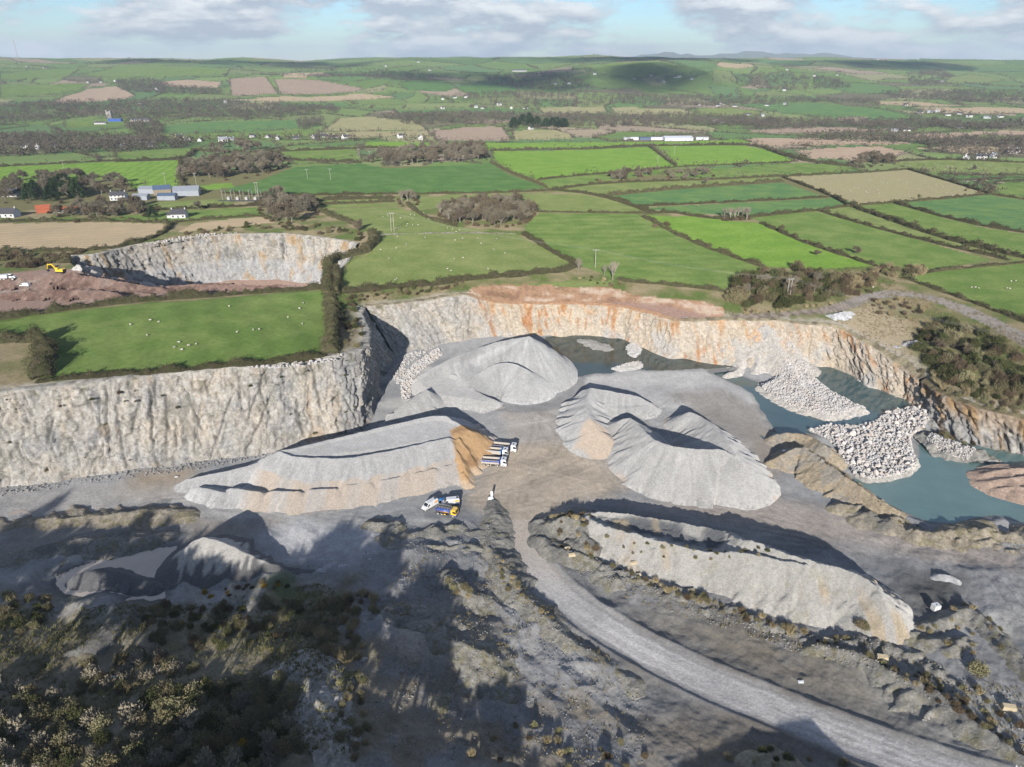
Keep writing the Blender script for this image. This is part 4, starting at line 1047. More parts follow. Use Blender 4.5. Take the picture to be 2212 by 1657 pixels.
pile('stockpile', 'low terraced gravel apron with a scalloped edge at the foot of the largest cone',
     [('flat', [(905, 822), (940, 802), (980, 800), (1000, 822), (1030, 846), (1065, 862), (1045, 868), (990, 858), (930, 850)], 3.2),
      ('line', [(938, 797, 5.0), (985, 808, 4.6), (1010, 832, 4.0), (1045, 856, 2.6), (1080, 868, 1.2)])], seed=31, base=(0.315, 0.31, 0.30))
# 3 small cone
pile('stockpile', 'small grey gravel cone by the foot of the shadowed rock nose',
     [('line', [(921, 842, 6.6), (905, 852, 6.2), (880, 870, 5.0), (850, 895, 3.2), (830, 912, 1.5)])], seed=41, base=(0.29, 0.285, 0.275))
# 4 middle piles
pile('stockpile', 'grey gravel ridge with fluted side and tan dug end amid the yard',
     [('line', [(1277, 837, 8.0), (1268, 858, 8.2), (1266, 884, 8.2), (1276, 908, 7.8), (1285, 925, 6.8)]),
      ('line', [(1277, 837, 8.0), (1330, 847, 7.2), (1375, 854, 6.0), (1402, 868, 4.2)]),
      ('line', [(1300, 875, 4.2), (1320, 866, 4.6), (1350, 861, 4.8), (1388, 861, 4.4)], 0.66), ('flat', [(1305, 876), (1350, 866), (1390, 866), (1400, 878), (1340, 884)], 3.4)],
     seed=51, base=(0.30, 0.297, 0.29), gully=0.16,
     paint=lambda c, x, y, z, h, n1, n2: mixc(c, (0.40, 0.325, 0.255), sstep(-1.5, 1.5, sdpoly(x, y, W2([(1240, 960), (1262, 930), (1310, 930), (1345, 965), (1290, 985)], 2.5)) + n1) * 0.9))
# 5 right piles
pile('stockpile', 'tall pale hollow-topped gravel stockpile beside the side road',
     [('line', [(1347, 903, 6.6), (1366, 902, 7.6), (1391, 930, 9.6), (1421, 956, 11.2), (1475, 968, 12.2), (1520, 970, 12.4), (1560, 970, 11.8), (1585, 985, 11.0)]),
      ('line', [(1490, 889, 7.0), (1520, 902, 8.4), (1545, 925, 10.0), (1570, 955, 11.4), (1590, 985, 11.0)]),
      ],
     seed=61, gully=0.06, base=(0.325, 0.318, 0.306),
     paint=lambda c, x, y, z, h, n1, n2: mixc(c, (0.38, 0.30, 0.23), sstep(1.6, 0.6, h) * sstep(0.1, 0.5, n1) * 0.6))
# 6 long stockpile in front on the right
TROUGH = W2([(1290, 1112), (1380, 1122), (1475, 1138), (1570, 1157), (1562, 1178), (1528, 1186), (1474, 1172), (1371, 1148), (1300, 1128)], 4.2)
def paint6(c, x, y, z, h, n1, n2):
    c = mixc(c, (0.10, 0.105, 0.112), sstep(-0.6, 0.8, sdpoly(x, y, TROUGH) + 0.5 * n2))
    f = vn(x / 3.0, y * 0, 66); w = sstep(0.15, 0.6, f) * sstep(-0.2, 0.3, n1) * sstep(9, 5, z)
    c = mixc(c, (0.38, 0.30, 0.20), w * 0.7)
    c = mixc(c, (0.40, 0.385, 0.355), sstep(0.0, 0.4, -n1) * 0.6)
    return mixc(c, (0.20, 0.19, 0.12), sstep(0.35, 0.6, n2 + 0.4 * n1) * 0.35)
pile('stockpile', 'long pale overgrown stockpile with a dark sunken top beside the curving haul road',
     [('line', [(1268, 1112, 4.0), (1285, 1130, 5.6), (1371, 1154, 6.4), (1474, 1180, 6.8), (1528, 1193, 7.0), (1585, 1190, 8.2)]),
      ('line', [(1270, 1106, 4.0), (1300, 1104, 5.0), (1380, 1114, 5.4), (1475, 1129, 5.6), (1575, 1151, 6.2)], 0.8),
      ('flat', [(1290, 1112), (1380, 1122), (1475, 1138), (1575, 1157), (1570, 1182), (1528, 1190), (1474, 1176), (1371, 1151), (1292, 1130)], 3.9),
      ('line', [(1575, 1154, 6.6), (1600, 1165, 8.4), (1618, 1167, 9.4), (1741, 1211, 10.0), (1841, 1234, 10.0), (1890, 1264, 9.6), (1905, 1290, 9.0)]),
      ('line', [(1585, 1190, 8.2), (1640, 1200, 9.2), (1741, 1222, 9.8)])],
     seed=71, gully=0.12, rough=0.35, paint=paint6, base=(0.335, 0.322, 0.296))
# 9 sandy bank by the pond, spoil banks
SAND = (0.30, 0.25, 0.18)
def paint9(c, x, y, z, h, n1, n2):
    return mixc(c, (0.24, 0.225, 0.20), sstep(0.0, 0.5, n1 + 0.5 * n2) * 0.8)
pile('spoil_bank', 'sandy brown spoil bank with a shadowed scoop between the yard and the teal pond',
     [('line', [(1675, 937, 3.0), (1710, 934, 4.4), (1750, 939, 5.0), (1778, 962, 5.6)]), ('line', [(1666, 994, 1.5), (1690, 980, 4.0), (1728, 962, 6.2), (1765, 985, 6.0), (1800, 1012, 5.6), (1850, 1046, 4.6), (1892, 1074, 3.6), (1925, 1092, 2.8)])],
     'bank', SAND, M_SPOIL, seed=81, rough=0.25, gully=0.14, paint=paint9)
def humps(pts, n, z0, z1, seed, ln=14):
    """short ridges scattered along a line of view points"""
    r = random.Random(seed); q, _ = resample([(a, b, 0) for a, b in pts], max(4, sum(math.dist(a, b) for a, b in zip(pts[:-1], pts[1:])) / n)); out = []
    for a in q:
        z = r.uniform(z0, z1); an = r.uniform(-0.5, 0.4); l = r.uniform(0.4, 1) * ln
        x, y = a[0] + r.uniform(-8, 8), a[1] + r.uniform(-7, 7)
        out.append(('line', [(x - l * math.cos(an), y - l * math.sin(an), z * 0.8), (x, y, z), (x + l * math.cos(an), y + l * math.sin(an), z * 0.7)]))
    return out
GREYB = (0.235, 0.225, 0.20)
def paint_veg(c, x, y, z, h, n1, n2):
    c = mixc(c, (0.13, 0.127, 0.118), sstep(0.05, 0.5, n1) * 0.8)
    return mixc(c, (0.16, 0.145, 0.075), sstep(0.15, 0.5, n2 - 0.5 * n1) * 0.6)
def bank(label, prims, seed, base=GREYB, rough=0.5, gully=0.3, paint=paint_veg, **kw):
    return pile('spoil_bank', label, prims, 'bank', base, M_SPOIL, 0.5, 0.55, rough, gully, seed, paint, warp=1.6, **kw)
bank('lumpy sunlit spoil bank along the near shore of the teal pond', humps([(1830, 1085), (1920, 1125), (2000, 1150), (2100, 1140), (2230, 1150)], 16, 1.6, 3.2, 3) + humps([(1890, 1120), (1990, 1165), (2120, 1170), (2230, 1190)], 11, 0.8, 2.0, 4), 91, base=(0.28, 0.245, 0.19))
bank('crumpled grey spoil bank behind the parked vans and tanker', humps([(820, 1125), (870, 1152), (930, 1150), (985, 1140), (1040, 1150)], 11, 1.0, 2.4, 5, 20) + humps([(850, 1170), (930, 1185), (1030, 1185)], 8, 1.5, 3.0, 6, 22), 101)
bank('narrow stony berm with dry grass along the left edge of the haul road', [('line', [(1068, 1085, 0.6), (1075, 1115, 1.4), (1066, 1150, 2.4), (1062, 1185, 3.2), (1085, 1235, 3.6), (1135, 1292, 3.4), (1200, 1350, 3.0), (1270, 1410, 2.5), (1380, 1480, 2.2)], 0.42)], 111, gully=0.25, rough=0.35)
bank('broken spoil mound with tan top and dry bushes in the left foreground', humps([(880, 1230), (960, 1240), (1000, 1260), (1040, 1290)], 9, 3.2, 5.0, 7, 18) + [('line', [(970, 1250, 5.0), (1000, 1262, 5.6), (1025, 1290, 5.0)])], 121)
bank('large rutted spoil mound with a pale crest in the foreground', [('line', [(845, 1320, 6.4), (905, 1345, 7.2), (960, 1375, 7.8), (1020, 1398, 7.8), (1062, 1425, 6.6)]), ('line', [(800, 1330, 5.0), (860, 1300, 6.0), (940, 1320, 6.5), (1000, 1345, 6.0)]), ('line', [(860, 1360, 6.0), (850, 1440, 5.8), (840, 1520, 5.6)], 0.5)] + humps([(780, 1310), (900, 1330), (1000, 1390)], 8, 5, 6.6, 8, 16), 131, rough=0.7)
bank('weedy rubble mound with dark coal-grey top at the left end of the long stockpile', [('line', [(1185, 1125, 3.4), (1225, 1112, 4.6), (1258, 1118, 5.0), (1262, 1150, 4.4)]), ('line', [(1170, 1160, 2.0), (1200, 1180, 2.6), (1250, 1190, 2.4), (1290, 1215, 1.8)])] + humps([(1180, 1150), (1230, 1195), (1330, 1240)], 7, 1.5, 2.6, 9), 141)
bank('low grassy spoil bank with stone blocks running below the long stockpile', humps([(1320, 1230), (1420, 1265), (1540, 1310), (1650, 1345), (1760, 1385)], 20, 1.0, 2.0, 10, 22), 151)
bank('rilled grey spoil bank with gullies beside the lower haul road', [('line', [(1740, 1400, 2.0), (1800, 1405, 3.2), (1880, 1420, 4.0), (1945, 1452, 4.6), (2010, 1490, 5.0), (2080, 1545, 5.4), (2160, 1600, 5.6), (2260, 1670, 6)])] + humps([(1850, 1380), (1960, 1400), (2050, 1460), (2160, 1540), (2250, 1600)], 14, 3.0, 4.4, 11, 22), 161, gully=0.5)
bank('sunlit grey spoil slope with bushes between the side road and the long stockpile', [('line', [(1960, 1352, 2.6), (2030, 1345, 3.6), (2090, 1310, 4.2), (2125, 1330, 4.6), (2160, 1370, 5.0), (2230, 1450, 5.6)])] + humps([(1980, 1375), (2080, 1385), (2150, 1440), (2240, 1520)], 10, 3.0, 4.6, 12, 24), 171)
bank('long low spoil berm with a tan crest crossing the yard below the left face', [('line', [(-60, 1140, 1.2), (60, 1125, 1.5), (180, 1112, 1.3), (300, 1105, 1.1), (395, 1108, 0.4)], 0.3)], 181, base=(0.25, 0.22, 0.175), rough=0.3)
bank('stony grey bank above the muddy pond', [('line', [(-60, 1215, 4.2), (40, 1195, 3.4), (140, 1172, 2.8), (260, 1158, 2.2), (360, 1150, 1.4)], 0.45)], 191, base=(0.22, 0.21, 0.19))
bank('dark cone of old spoil with wheel ruts below the muddy pond', [('line', [(265, 1318, 6.2), (240, 1345, 6.6), (200, 1385, 6.0), (140, 1415, 4.6)]), ('line', [(265, 1318, 6.2), (300, 1360, 4.6)])], 201, base=(0.17, 0.165, 0.15))
bank('pale gravel ridge climbing out of the bushes in the left foreground', [('line', [(650, 1428, 10.4), (672, 1460, 10.6), (690, 1520, 10.2), (705, 1590, 10.0), (715, 1680, 10.2)]), ('line', [(650, 1428, 10.4), (610, 1450, 8.6)])], 211, base=(0.36, 0.345, 0.315))
bank('rough overgrown slope along the bottom edge right of the pale ridge', humps([(900, 1480), (1000, 1560), (1150, 1640), (1350, 1660)], 9, 4.0, 6.0, 13, 40) + humps([(1180, 1480), (1300, 1560), (1480, 1640)], 6, 2.5, 3.6, 14, 26), 221, base=(0.22, 0.205, 0.165))
bank('small sunlit heap at the bottom edge by the haul road', [('line', [(1640, 1640, 4.6), (1720, 1650, 5.0), (1790, 1690, 5.0)])], 231, base=(0.30, 0.27, 0.20))
# dark pile standing in the muddy pond
def paint11(c, x, y, z, h, n1, n2):
    w = 0.85 * sstep(0.6, -0.6, z - 3.4 + 2.2 * vn(x / 1.1, y / 5.0, 99) + 1.2 * n1)
    return mixc(c, (0.085, 0.085, 0.088), w)
pile('stockpile', 'gravel cone with pale top and wet black foot beside the muddy pond',
     [('line', [(437, 1161, 8.8), (470, 1167, 8.2), (505, 1184, 6.4), (567, 1214, 3.2), (640, 1230, 1.4), (690, 1232, 1.0)]), ('line', [(437, 1161, 8.8), (410, 1180, 7.4)])], seed=241, base=(0.36, 0.345, 0.32), paint=paint11)
pile('stockpile', 'low black gravel mound surrounded by the muddy pond', [('line', [(165, 1242, 2.2), (205, 1228, 3.4), (240, 1232, 2.8), (300, 1250, 2.4), (330, 1258, 1.8)])], seed=251, base=(0.115, 0.115, 0.118))
for k, (a, b, z, lab) in enumerate([(712, 1214, 1.9, 'small pale tipped heap of sand, next to the black-footed gravel cone'), (742, 1218, 2.0, 'small pale tipped heap of sand, second beyond the black-footed gravel cone'), (800, 1205, 2.4, 'rounded grey tipped heap against the crumpled spoil bank'), (690, 1228, 1.4, 'lowest grey tipped heap, touching the tail of the black-footed gravel cone')]):
    pile('spoil_heap', lab, [('line', [(a - 8, b + 3, z * 0.8), (a, b, z), (a + 9, b + 2, z * 0.8)])], 'heap', (0.36, 0.36, 0.37), seed=260 + k * 7, group='small tipped heaps')
pile('spoil_heap', 'pale grey heap of crushed stone in the shaded corner by the side road', [('line', [(2030, 1240, 2.6), (2050, 1242, 3.0), (2070, 1252, 2.6)])], 'heap', (0.34, 0.34, 0.34), seed=301)
# 10 pinkish mounds in the pond
pile('spoil_bank', 'pinkish brown lobed gravel mound rising from the teal pond',
     [('line', [(2128, 1022, 0.4), (2160, 1016, 1.2), (2211, 1010, 1.8), (2260, 1010, 2)], 0.4), ('line', [(2132, 1040, 0.2), (2170, 1034, 1.1), (2230, 1028, 1.8)], 0.4), ('line', [(2160, 1054, 0.2), (2200, 1050, 0.9), (2250, 1058, 1.6)], 0.4), ('line', [(2180, 1010, 1.2), (2185, 1035, 1.0), (2200, 1052, 0.9)], 0.3)],
     'bank', (0.34, 0.255, 0.20), M_SPOIL, seed=311, rough=0.2)
# grey spit and shelf beside the right face
pile('spoil_bank', 'grey rubble shelf at the foot of the weedy right-hand face', [('line', [(2010, 958, 0.0), (2060, 968, 0.2), (2100, 985, -0.2)], 0.25), ('line', [(2120, 975, 0.5), (2060, 960, 1.2), (2020, 940, 1.8)], 0.35)], 'bank', (0.25, 0.24, 0.215), M_SPOIL, seed=321, rough=0.7, warp=2.2)
# red-brown spoil in the second quarry, tipped from the left
def pile_on(name, label, prims, **kw): return pile(name, label, prims, **kw)
# ---------------------------------------------------------------- red-brown heap at the second quarry
def pile_land(name, label, prims, cat, base, seed, paint, res=0.7, slope=0.5, rough=0.5, gully=0.5, gmin=14):
    return pile(name, label, prims, cat, base, M_SPOIL, res, slope, rough, gully, seed, paint, warp=1.5, gfun=ground, gmin=gmin)
def paint_red(c, x, y, z, h, n1, n2):
    c = mixc(c, (0.14, 0.09, 0.072), sstep(0.0, 0.5, n1 + 0.4 * n2)); return mixc(c, (0.29, 0.235, 0.20), sstep(0.2, 0.5, -n1) * 0.6)
pile_land('spoil_heap', 'red-brown rutted spoil heap under the yellow excavator by the second quarry',
          [('line', [(-80, 612, 34), (0, 604, 34.5), (70, 596, 35), (120, 588, 35.6), (155, 588, 35.8), (200, 597, 34), (250, 607, 31.5), (310, 617, 28.5), (345, 622, 27)]), ('line', [(-80, 640, 33), (40, 628, 34), (160, 622, 33.8), (250, 632, 31)])],
          'heap', (0.215, 0.148, 0.12), 331, paint_red)
pile_land('spoil_heap', 'low red-brown rutted bank along the near lip of the second quarry',
          [('line', [(330, 623, 25.5), (400, 614, 26.5), (470, 611, 26.8), (520, 615, 26), (560, 618, 25.6), (610, 615, 25.8), (680, 619, 25)])], 'heap', (0.205, 0.140, 0.115), 341, paint_red)
pile_land('spoil_heap', 'pale stony slope closing the left end of the second quarry face', [('line', [(165, 572, 27.5), (195, 580, 26.5), (225, 592, 23), (262, 602, 17), (300, 608, 10)])], 'heap', (0.36, 0.33, 0.30), 353, None, gmin=-9)
pile_land('spoil_heap', 'small pale grey stone heap in front of the second quarry face by the scrub', [('line', [(160, 576, 29), (175, 566, 31), (190, 572, 30)])], 'heap', (0.40, 0.39, 0.37), 343, None)
pile_land('stockpile', 'small pale gravel heap lying beside the track above the face', [('line', [(1800, 680, 21.5), (1822, 674, 22.4), (1838, 672, 22)])], 'stockpile', (0.38, 0.38, 0.385), 345, None, 0.4)
pile_land('stockpile', 'small grey gravel heap on the dry bank below the track', [('line', [(1958, 736, 18.8), (1976, 733, 19.8), (1990, 738, 19)])], 'stockpile', (0.33, 0.33, 0.33), 347, None, 0.4)
pile_land('stockpile', 'grey gravel patch tipped at the lip of the orange face where the track ends', [('line', [(1462, 688, 18.0), (1478, 685, 19.0), (1496, 684, 18.5)])], 'stockpile', (0.33, 0.34, 0.36), 349, None, 0.4)

# ---------------------------------------------------------------- plants: prototypes
def leaf_mat(name, c, tint=0.25, vary=0.35, scale=1.2, second=None):
    return material(name, c, rough=0.9, vary=vary, scale=scale, random_tint=tint, spec=0.1, second=second, scale2=0.35)
M_BARK = leaf_mat('bark', (0.20, 0.175, 0.14))
M_PALEBARK = leaf_mat('pale_bark', (0.25, 0.225, 0.18))
M_TWIG = leaf_mat('twigs', (0.165, 0.145, 0.105), 0.25)
M_TWIGB = leaf_mat('brown_twigs', (0.125, 0.102, 0.07), 0.25)
M_TWIGP = leaf_mat('pale_twigs', (0.25, 0.22, 0.165), 0.2)
M_IVY = leaf_mat('ivy_leaves', (0.085, 0.10, 0.035), 0.2)
M_CONIFER = leaf_mat('conifer_needles', (0.030, 0.050, 0.022), 0.25)
M_SCRUB = leaf_mat('scrub_leaves', (0.14, 0.135, 0.065), 0.3, second=(0.19, 0.155, 0.09))
M_SCRUBG = leaf_mat('green_scrub', (0.058, 0.072, 0.026), 0.35, second=(0.085, 0.08, 0.035))
M_SCRUBB = leaf_mat('brown_scrub', (0.12, 0.09, 0.056), 0.35)
M_SALLOW = leaf_mat('grey_green_scrub', (0.21, 0.205, 0.105), 0.35, second=(0.215, 0.18, 0.11))
M_STRAW = leaf_mat('dry_grass', (0.30, 0.245, 0.14), 0.25)
M_GORSE = leaf_mat('yellow_leaves', (0.30, 0.20, 0.03), 0.2)
M_HEDGE = leaf_mat('hedge_leaves', (0.078, 0.066, 0.040), 0.2, 0.45, 0.6, (0.062, 0.066, 0.028))
M_FARWOOD = material('far_wood', (0.115, 0.095, 0.075), vary=0.4, scale=0.03, second=(0.085, 0.078, 0.055), scale2=0.006, rough=1.0, spec=0.05)

def tris(cent, size, rng, elong=1.0, dirs=None, width=None):
    """loose triangles at points; with dirs thin ones that point along them"""
    n = len(cent)
    if dirs is None:
        a = rng.normal(size=(n, 3)); a /= np.linalg.norm(a, axis=1)[:, None]
    else:
        a = dirs / (np.linalg.norm(dirs, axis=1)[:, None] + 1e-9)
    b = np.cross(a, rng.normal(size=(n, 3))); b /= np.linalg.norm(b, axis=1)[:, None] + 1e-9
    s = (size * rng.uniform(0.6, 1.4, n))[:, None]; w = s * 0.5 if width is None else (width * rng.uniform(0.7, 1.3, n))[:, None]
    V = np.stack([cent - b * w, cent + b * w, cent + a * s * elong], 1).reshape(-1, 3)
    return V, np.arange(3 * n).reshape(n, 3)

def grow(seed, h, levels=3, spread=0.65, trunk_r=0.22, fork=0.32, twigs=9, twig_len=1.3, twig_w=0.055, upright=0.35):
    r = random.Random(seed); rng = np.random.default_rng(seed)
    wood = MB(); tc, td = [], []
    def br(p, d, L, rad, lev):
        d = d / np.linalg.norm(d); q = p + d * L
        wood.tube(p, q, rad, rad * 0.68, 5 if lev == 0 else 4 if lev < 2 else 3, caps=False)
        if lev >= levels:
            for _ in range(twigs):
                t = r.uniform(0.1, 1.0); v = d + spread * 1.3 * np.array([r.gauss(0, 1), r.gauss(0, 1), r.gauss(0.15, 0.8)])
                tc.append(p + d * L * t); td.append(v)
            return
        k = r.choice((3, 3, 4)) if lev else r.choice((4, 5))
        for i in range(k):
            t = 1.0 if i == 0 else r.uniform(0.45, 0.98)
            an = r.uniform(0, 6.283); tilt = spread * r.uniform(0.6, 1.3) if i else spread * 0.35
            u = np.cross(d, (0.3, 0.9, 0.2)); u /= np.linalg.norm(u); w = np.cross(d, u)
            v = d * math.cos(tilt) + (u * math.cos(an) + w * math.sin(an)) * math.sin(tilt) + np.array((0, 0, upright * r.uniform(0.3, 1)))
            br(p + d * L * t, v, L * r.uniform(0.62, 0.86), rad * 0.6, lev + 1)
    br(np.zeros(3), np.array((r.uniform(-.08, .08), r.uniform(-.08, .08), 1.0)), h * fork, trunk_r, 0)
    tc = np.array(tc); td = np.array(td)
    V, F = tris(tc, np.full(len(tc), twig_len), rng, 1.0, td, np.full(len(tc), twig_w))
    wm = wood.mesh('trunk')
    # scale to the wanted height
    zs = V[:, 2].max(); k = h / zs; V *= k
    co = np.empty(len(wm.vertices) * 3, np.float32); wm.vertices.foreach_get('co', co); wm.vertices.foreach_set('co', co * k)
    return wm, mesh_np('crown', V, F)

def blob_leaves(seed, n, rad=1.0, hgt=1.0, size=0.25, lumps=6, up=0.3, hollow=0.55):
    """a lumpy bush: leaf-sized faces on and in several overlapping lumps"""
    rng = np.random.default_rng(seed); C = []
    per = n // lumps
    for k in range(lumps):
        a = rng.uniform(0, 6.283); d = rng.uniform(0, 0.55) * rad if k else 0
        lr = rng.uniform(0.38, 0.62) * rad if k else 0.7 * rad
        c0 = np.array((math.cos(a) * d, math.sin(a) * d, 0)); lz = rng.uniform(0.5, 1.0) * hgt
        v = rng.normal(size=(per, 3)); v /= np.linalg.norm(v, axis=1)[:, None]; v[:, 2] = np.abs(v[:, 2])
        q = rng.uniform(hollow, 1.08, per)[:, None] * (1 + 0.18 * np.sin(7 * v[:, :1] + k) * np.cos(6 * v[:, 1:2] + 2 * k))
        C.append(c0 + v * q * np.array((lr, lr, lz)))
    C = np.concatenate(C)
    d = C * np.array((1, 1, 0.6)) + np.array((0, 0, up)) + rng.normal(size=C.shape) * 0.6
    return tris(C, np.full(len(C), size), rng, 1.2, d, np.full(len(C), size * 0.45))

def tuft_leaves(seed, n, rad, hgt, w=0.05):
    rng = np.random.default_rng(seed)
    a = rng.uniform(0, 6.283, n); d = rad * 0.45 * np.sqrt(rng.random(n))
    c = np.stack([np.cos(a) * d, np.sin(a) * d, np.zeros(n)], 1)
    dirs = np.stack([np.cos(a) * rng.uniform(0, 0.7, n), np.sin(a) * rng.uniform(0, 0.7, n), np.ones(n)], 1) + rng.normal(size=(n, 3)) * 0.15
    return tris(c, np.full(n, hgt * 0.85), rng, 1.0, dirs, np.full(n, w))

PLANT = {}
def tree_proto(key, mats, **kw):
    PLANT[key] = ('tree', [(grow(kw.pop('seed', 1) + 31 * i, **kw)) for i in range(kw.pop('count', 3))], mats)
def reg_tree(key, mats, count, seed, **kw):
    L = [grow(seed + 31 * i, **kw) for i in range(count)]
    for w, c_ in L:
        w.materials.append(mats[0]); c_.materials.append(mats[1])
    PLANT[key] = ('tree', L)
reg_tree('bare', (M_BARK, M_TWIG), 4, 10, h=10, spread=0.80, twigs=24, twig_len=1.5, twig_w=0.15, upright=0.22, fork=0.27)
reg_tree('brown', (M_BARK, M_TWIGB), 3, 40, h=10, spread=0.85, twigs=26, twig_len=1.4, twig_w=0.16, upright=0.2, fork=0.25)
reg_tree('pale', (M_PALEBARK, M_TWIGP), 3, 70, h=10, spread=0.42, twigs=7, twig_len=1.4, twig_w=0.045, upright=0.7, fork=0.25)
reg_tree('ivy', (M_BARK, M_IVY), 2, 90, h=10, spread=0.5, twigs=16, twig_len=0.8, twig_w=0.16, fork=0.3)
def conifer(seed, h=10, rad=3.2):
    rng = np.random.default_rng(seed); wood = MB().tube((0, 0, 0), (0, 0, h * 0.95), 0.22, 0.04, 6)
    n = 1500; t = rng.random(n) ** 0.8; a = rng.uniform(0, 6.283, n)
    lobes = 1 + 0.25 * np.sin(5 * a + 9 * t) + 0.15 * np.sin(11 * t * 6)
    rr_ = rad * (1 - t) ** 0.75 * lobes * np.sqrt(rng.uniform(0.3, 1, n))
    C = np.stack([np.cos(a) * rr_, np.sin(a) * rr_, h * (0.1 + 0.88 * t)], 1)
    d = np.stack([np.cos(a), np.sin(a), rng.normal(size=n) * 0.4 - 0.1], 1)
    return wood.mesh('trunk'), mesh_np('crown', *tris(C, np.full(n, 0.9), rng, 1.0, d, np.full(n, 0.28)))
L = [conifer(5), conifer(6, 10, 2.6), conifer(7, 10, 3.8)]
for w, c_ in L: w.materials.append(M_BARK); c_.materials.append(M_CONIFER)
PLANT['conifer'] = ('tree', L)
def reg_shrub(key, mat, count, seed, fn):
    L = []
    for i in range(count):
        me = mesh_np('shrub', *fn(seed + i)); me.materials.append(mat); L.append(me)
    PLANT[key] = ('shrub', L)
for key, mat, sd in (('scrub', M_SCRUB, 1), ('gscrub', M_SCRUBG, 20), ('bscrub', M_SCRUBB, 40), ('sallow', M_SALLOW, 60), ('gold', M_GORSE, 80)):
    reg_shrub(key, mat, 3, sd, lambda s: blob_leaves(s, 2200, 1.0, 1.15, 0.115, 8, 0.7, 0.3))
reg_shrub('dry', M_STRAW, 3, 100, lambda s: tuft_leaves(s, 260, 1.0, 1.2, 0.045))
reg_shrub('twiggy', M_TWIGP, 3, 120, lambda s: blob_leaves(s, 1000, 1.0, 1.5, 0.22, 5, 1.6, 0.1))

N_OF = {}
LOOK = {'sallow': 'grey-green sallow bush', 'scrub': 'olive leafy bush', 'gscrub': 'dark green gorse bush', 'bscrub': 'brown thorn bush', 'dry': 'straw-coloured grass tuft', 'twiggy': 'pale twiggy bush', 'gold': 'yellow-leaved bush',
        'bare': 'grey-brown bare tree', 'brown': 'dense dark brown bare tree', 'pale': 'pale slender bare tree', 'ivy': 'ivy-green tree', 'conifer': 'dark conifer'}
import re
def look_label(key, size, rng_, label):
    """size word + what it looks like + where it stands"""
    k = (size - rng_[0]) / max(1e-6, rng_[1] - rng_[0])
    word = ('small', 'mid-sized', 'large')[min(2, int(k * 3))] if key not in ('bare', 'brown', 'pale', 'ivy', 'conifer') else ('low', 'mid-height', 'tall')[min(2, int(k * 3))]
    m = re.search(r'\b(in|on|along|below|between|beside|above|inside|at|around|among|behind|rooted|left of|right of)\b.*', label)
    return ' '.join((word + ' ' + LOOK[key] + ' ' + m.group(0)).split()[:16])
BUSH = {'scrub': 'shrub', 'gscrub': 'gorse_bush', 'bscrub': 'thorn_bush', 'sallow': 'sallow_bush', 'gold': 'yellow_bush', 'dry': 'grass_tuft', 'twiggy': 'twiggy_bush'}
def plant(key, x, y, z, size, label, group, cat=None, name=None, squash=1.0):
    """size: height of a tree (m) or radius of a bush"""
    kind, L = PLANT[key]
    k = random.randrange(len(L)); rz = random.uniform(0, 6.283)
    if kind == 'tree':
        o = empty(name or {'conifer': 'conifer_tree', 'brown': 'thorn_tree', 'pale': 'birch_tree', 'ivy': 'ivy_tree'}.get(key, 'bare_tree'), (x, y, z - 0.1), rz)  # brown and pale are looks of bare tree, not species
        s = size / 10.0; o.scale = (s * random.uniform(1.05, 1.35) * squash, s * random.uniform(1.05, 1.35) * squash, s)
        w, c_ = L[k]
        for nm, me in (('trunk', w), ('crown', c_)):
            p = bpy.data.objects.new(nm, me); COL.objects.link(p); p.parent = o
        tag(o, label, cat or 'tree', group)
    else:
        o = bpy.data.objects.new(name or BUSH[key], L[k]); COL.objects.link(o)
        o.location = (x, y, z - 0.05 * size); o.rotation_euler = (0, 0, rz)
        o.scale = (size * random.uniform(0.85, 1.2), size * random.uniform(0.85, 1.2), size * random.uniform(0.8, 1.15) * squash)
        tag(o, label, cat or {'dry': 'grass tuft', 'gscrub': 'gorse', 'bscrub': 'thorn bush', 'sallow': 'sallow'}.get(key, 'shrub'), group)
    N_OF[key] = N_OF.get(key, 0) + 1
    return o

def scatter(polyF, n, z=None, mind=0.0, inq=False):
    """n spread-out points inside an outline given in the view; on the land, or on level z"""
    poly = cast(polyF) if z is None else [P(a, b, z)[:2] for a, b in polyF]
    p = np.array(poly); out = []; tries = 0
    while len(out) < n and tries < 60:
        tries += 1
        m = n * 3
        qx = np.array([random.uniform(p[:, 0].min(), p[:, 0].max()) for _ in range(m)]); qy = np.array([random.uniform(p[:, 1].min(), p[:, 1].max()) for _ in range(m)])
        k = inpoly(qx, qy, poly)
        for q in zip(qx[k], qy[k]):
            if len(out) >= n: break
            if mind and any((q[0] - a) ** 2 + (q[1] - b) ** 2 < mind * mind for a, b in out): continue
            out.append((float(q[0]), float(q[1])))
        if mind == 0 and tries > 30: break
    return out

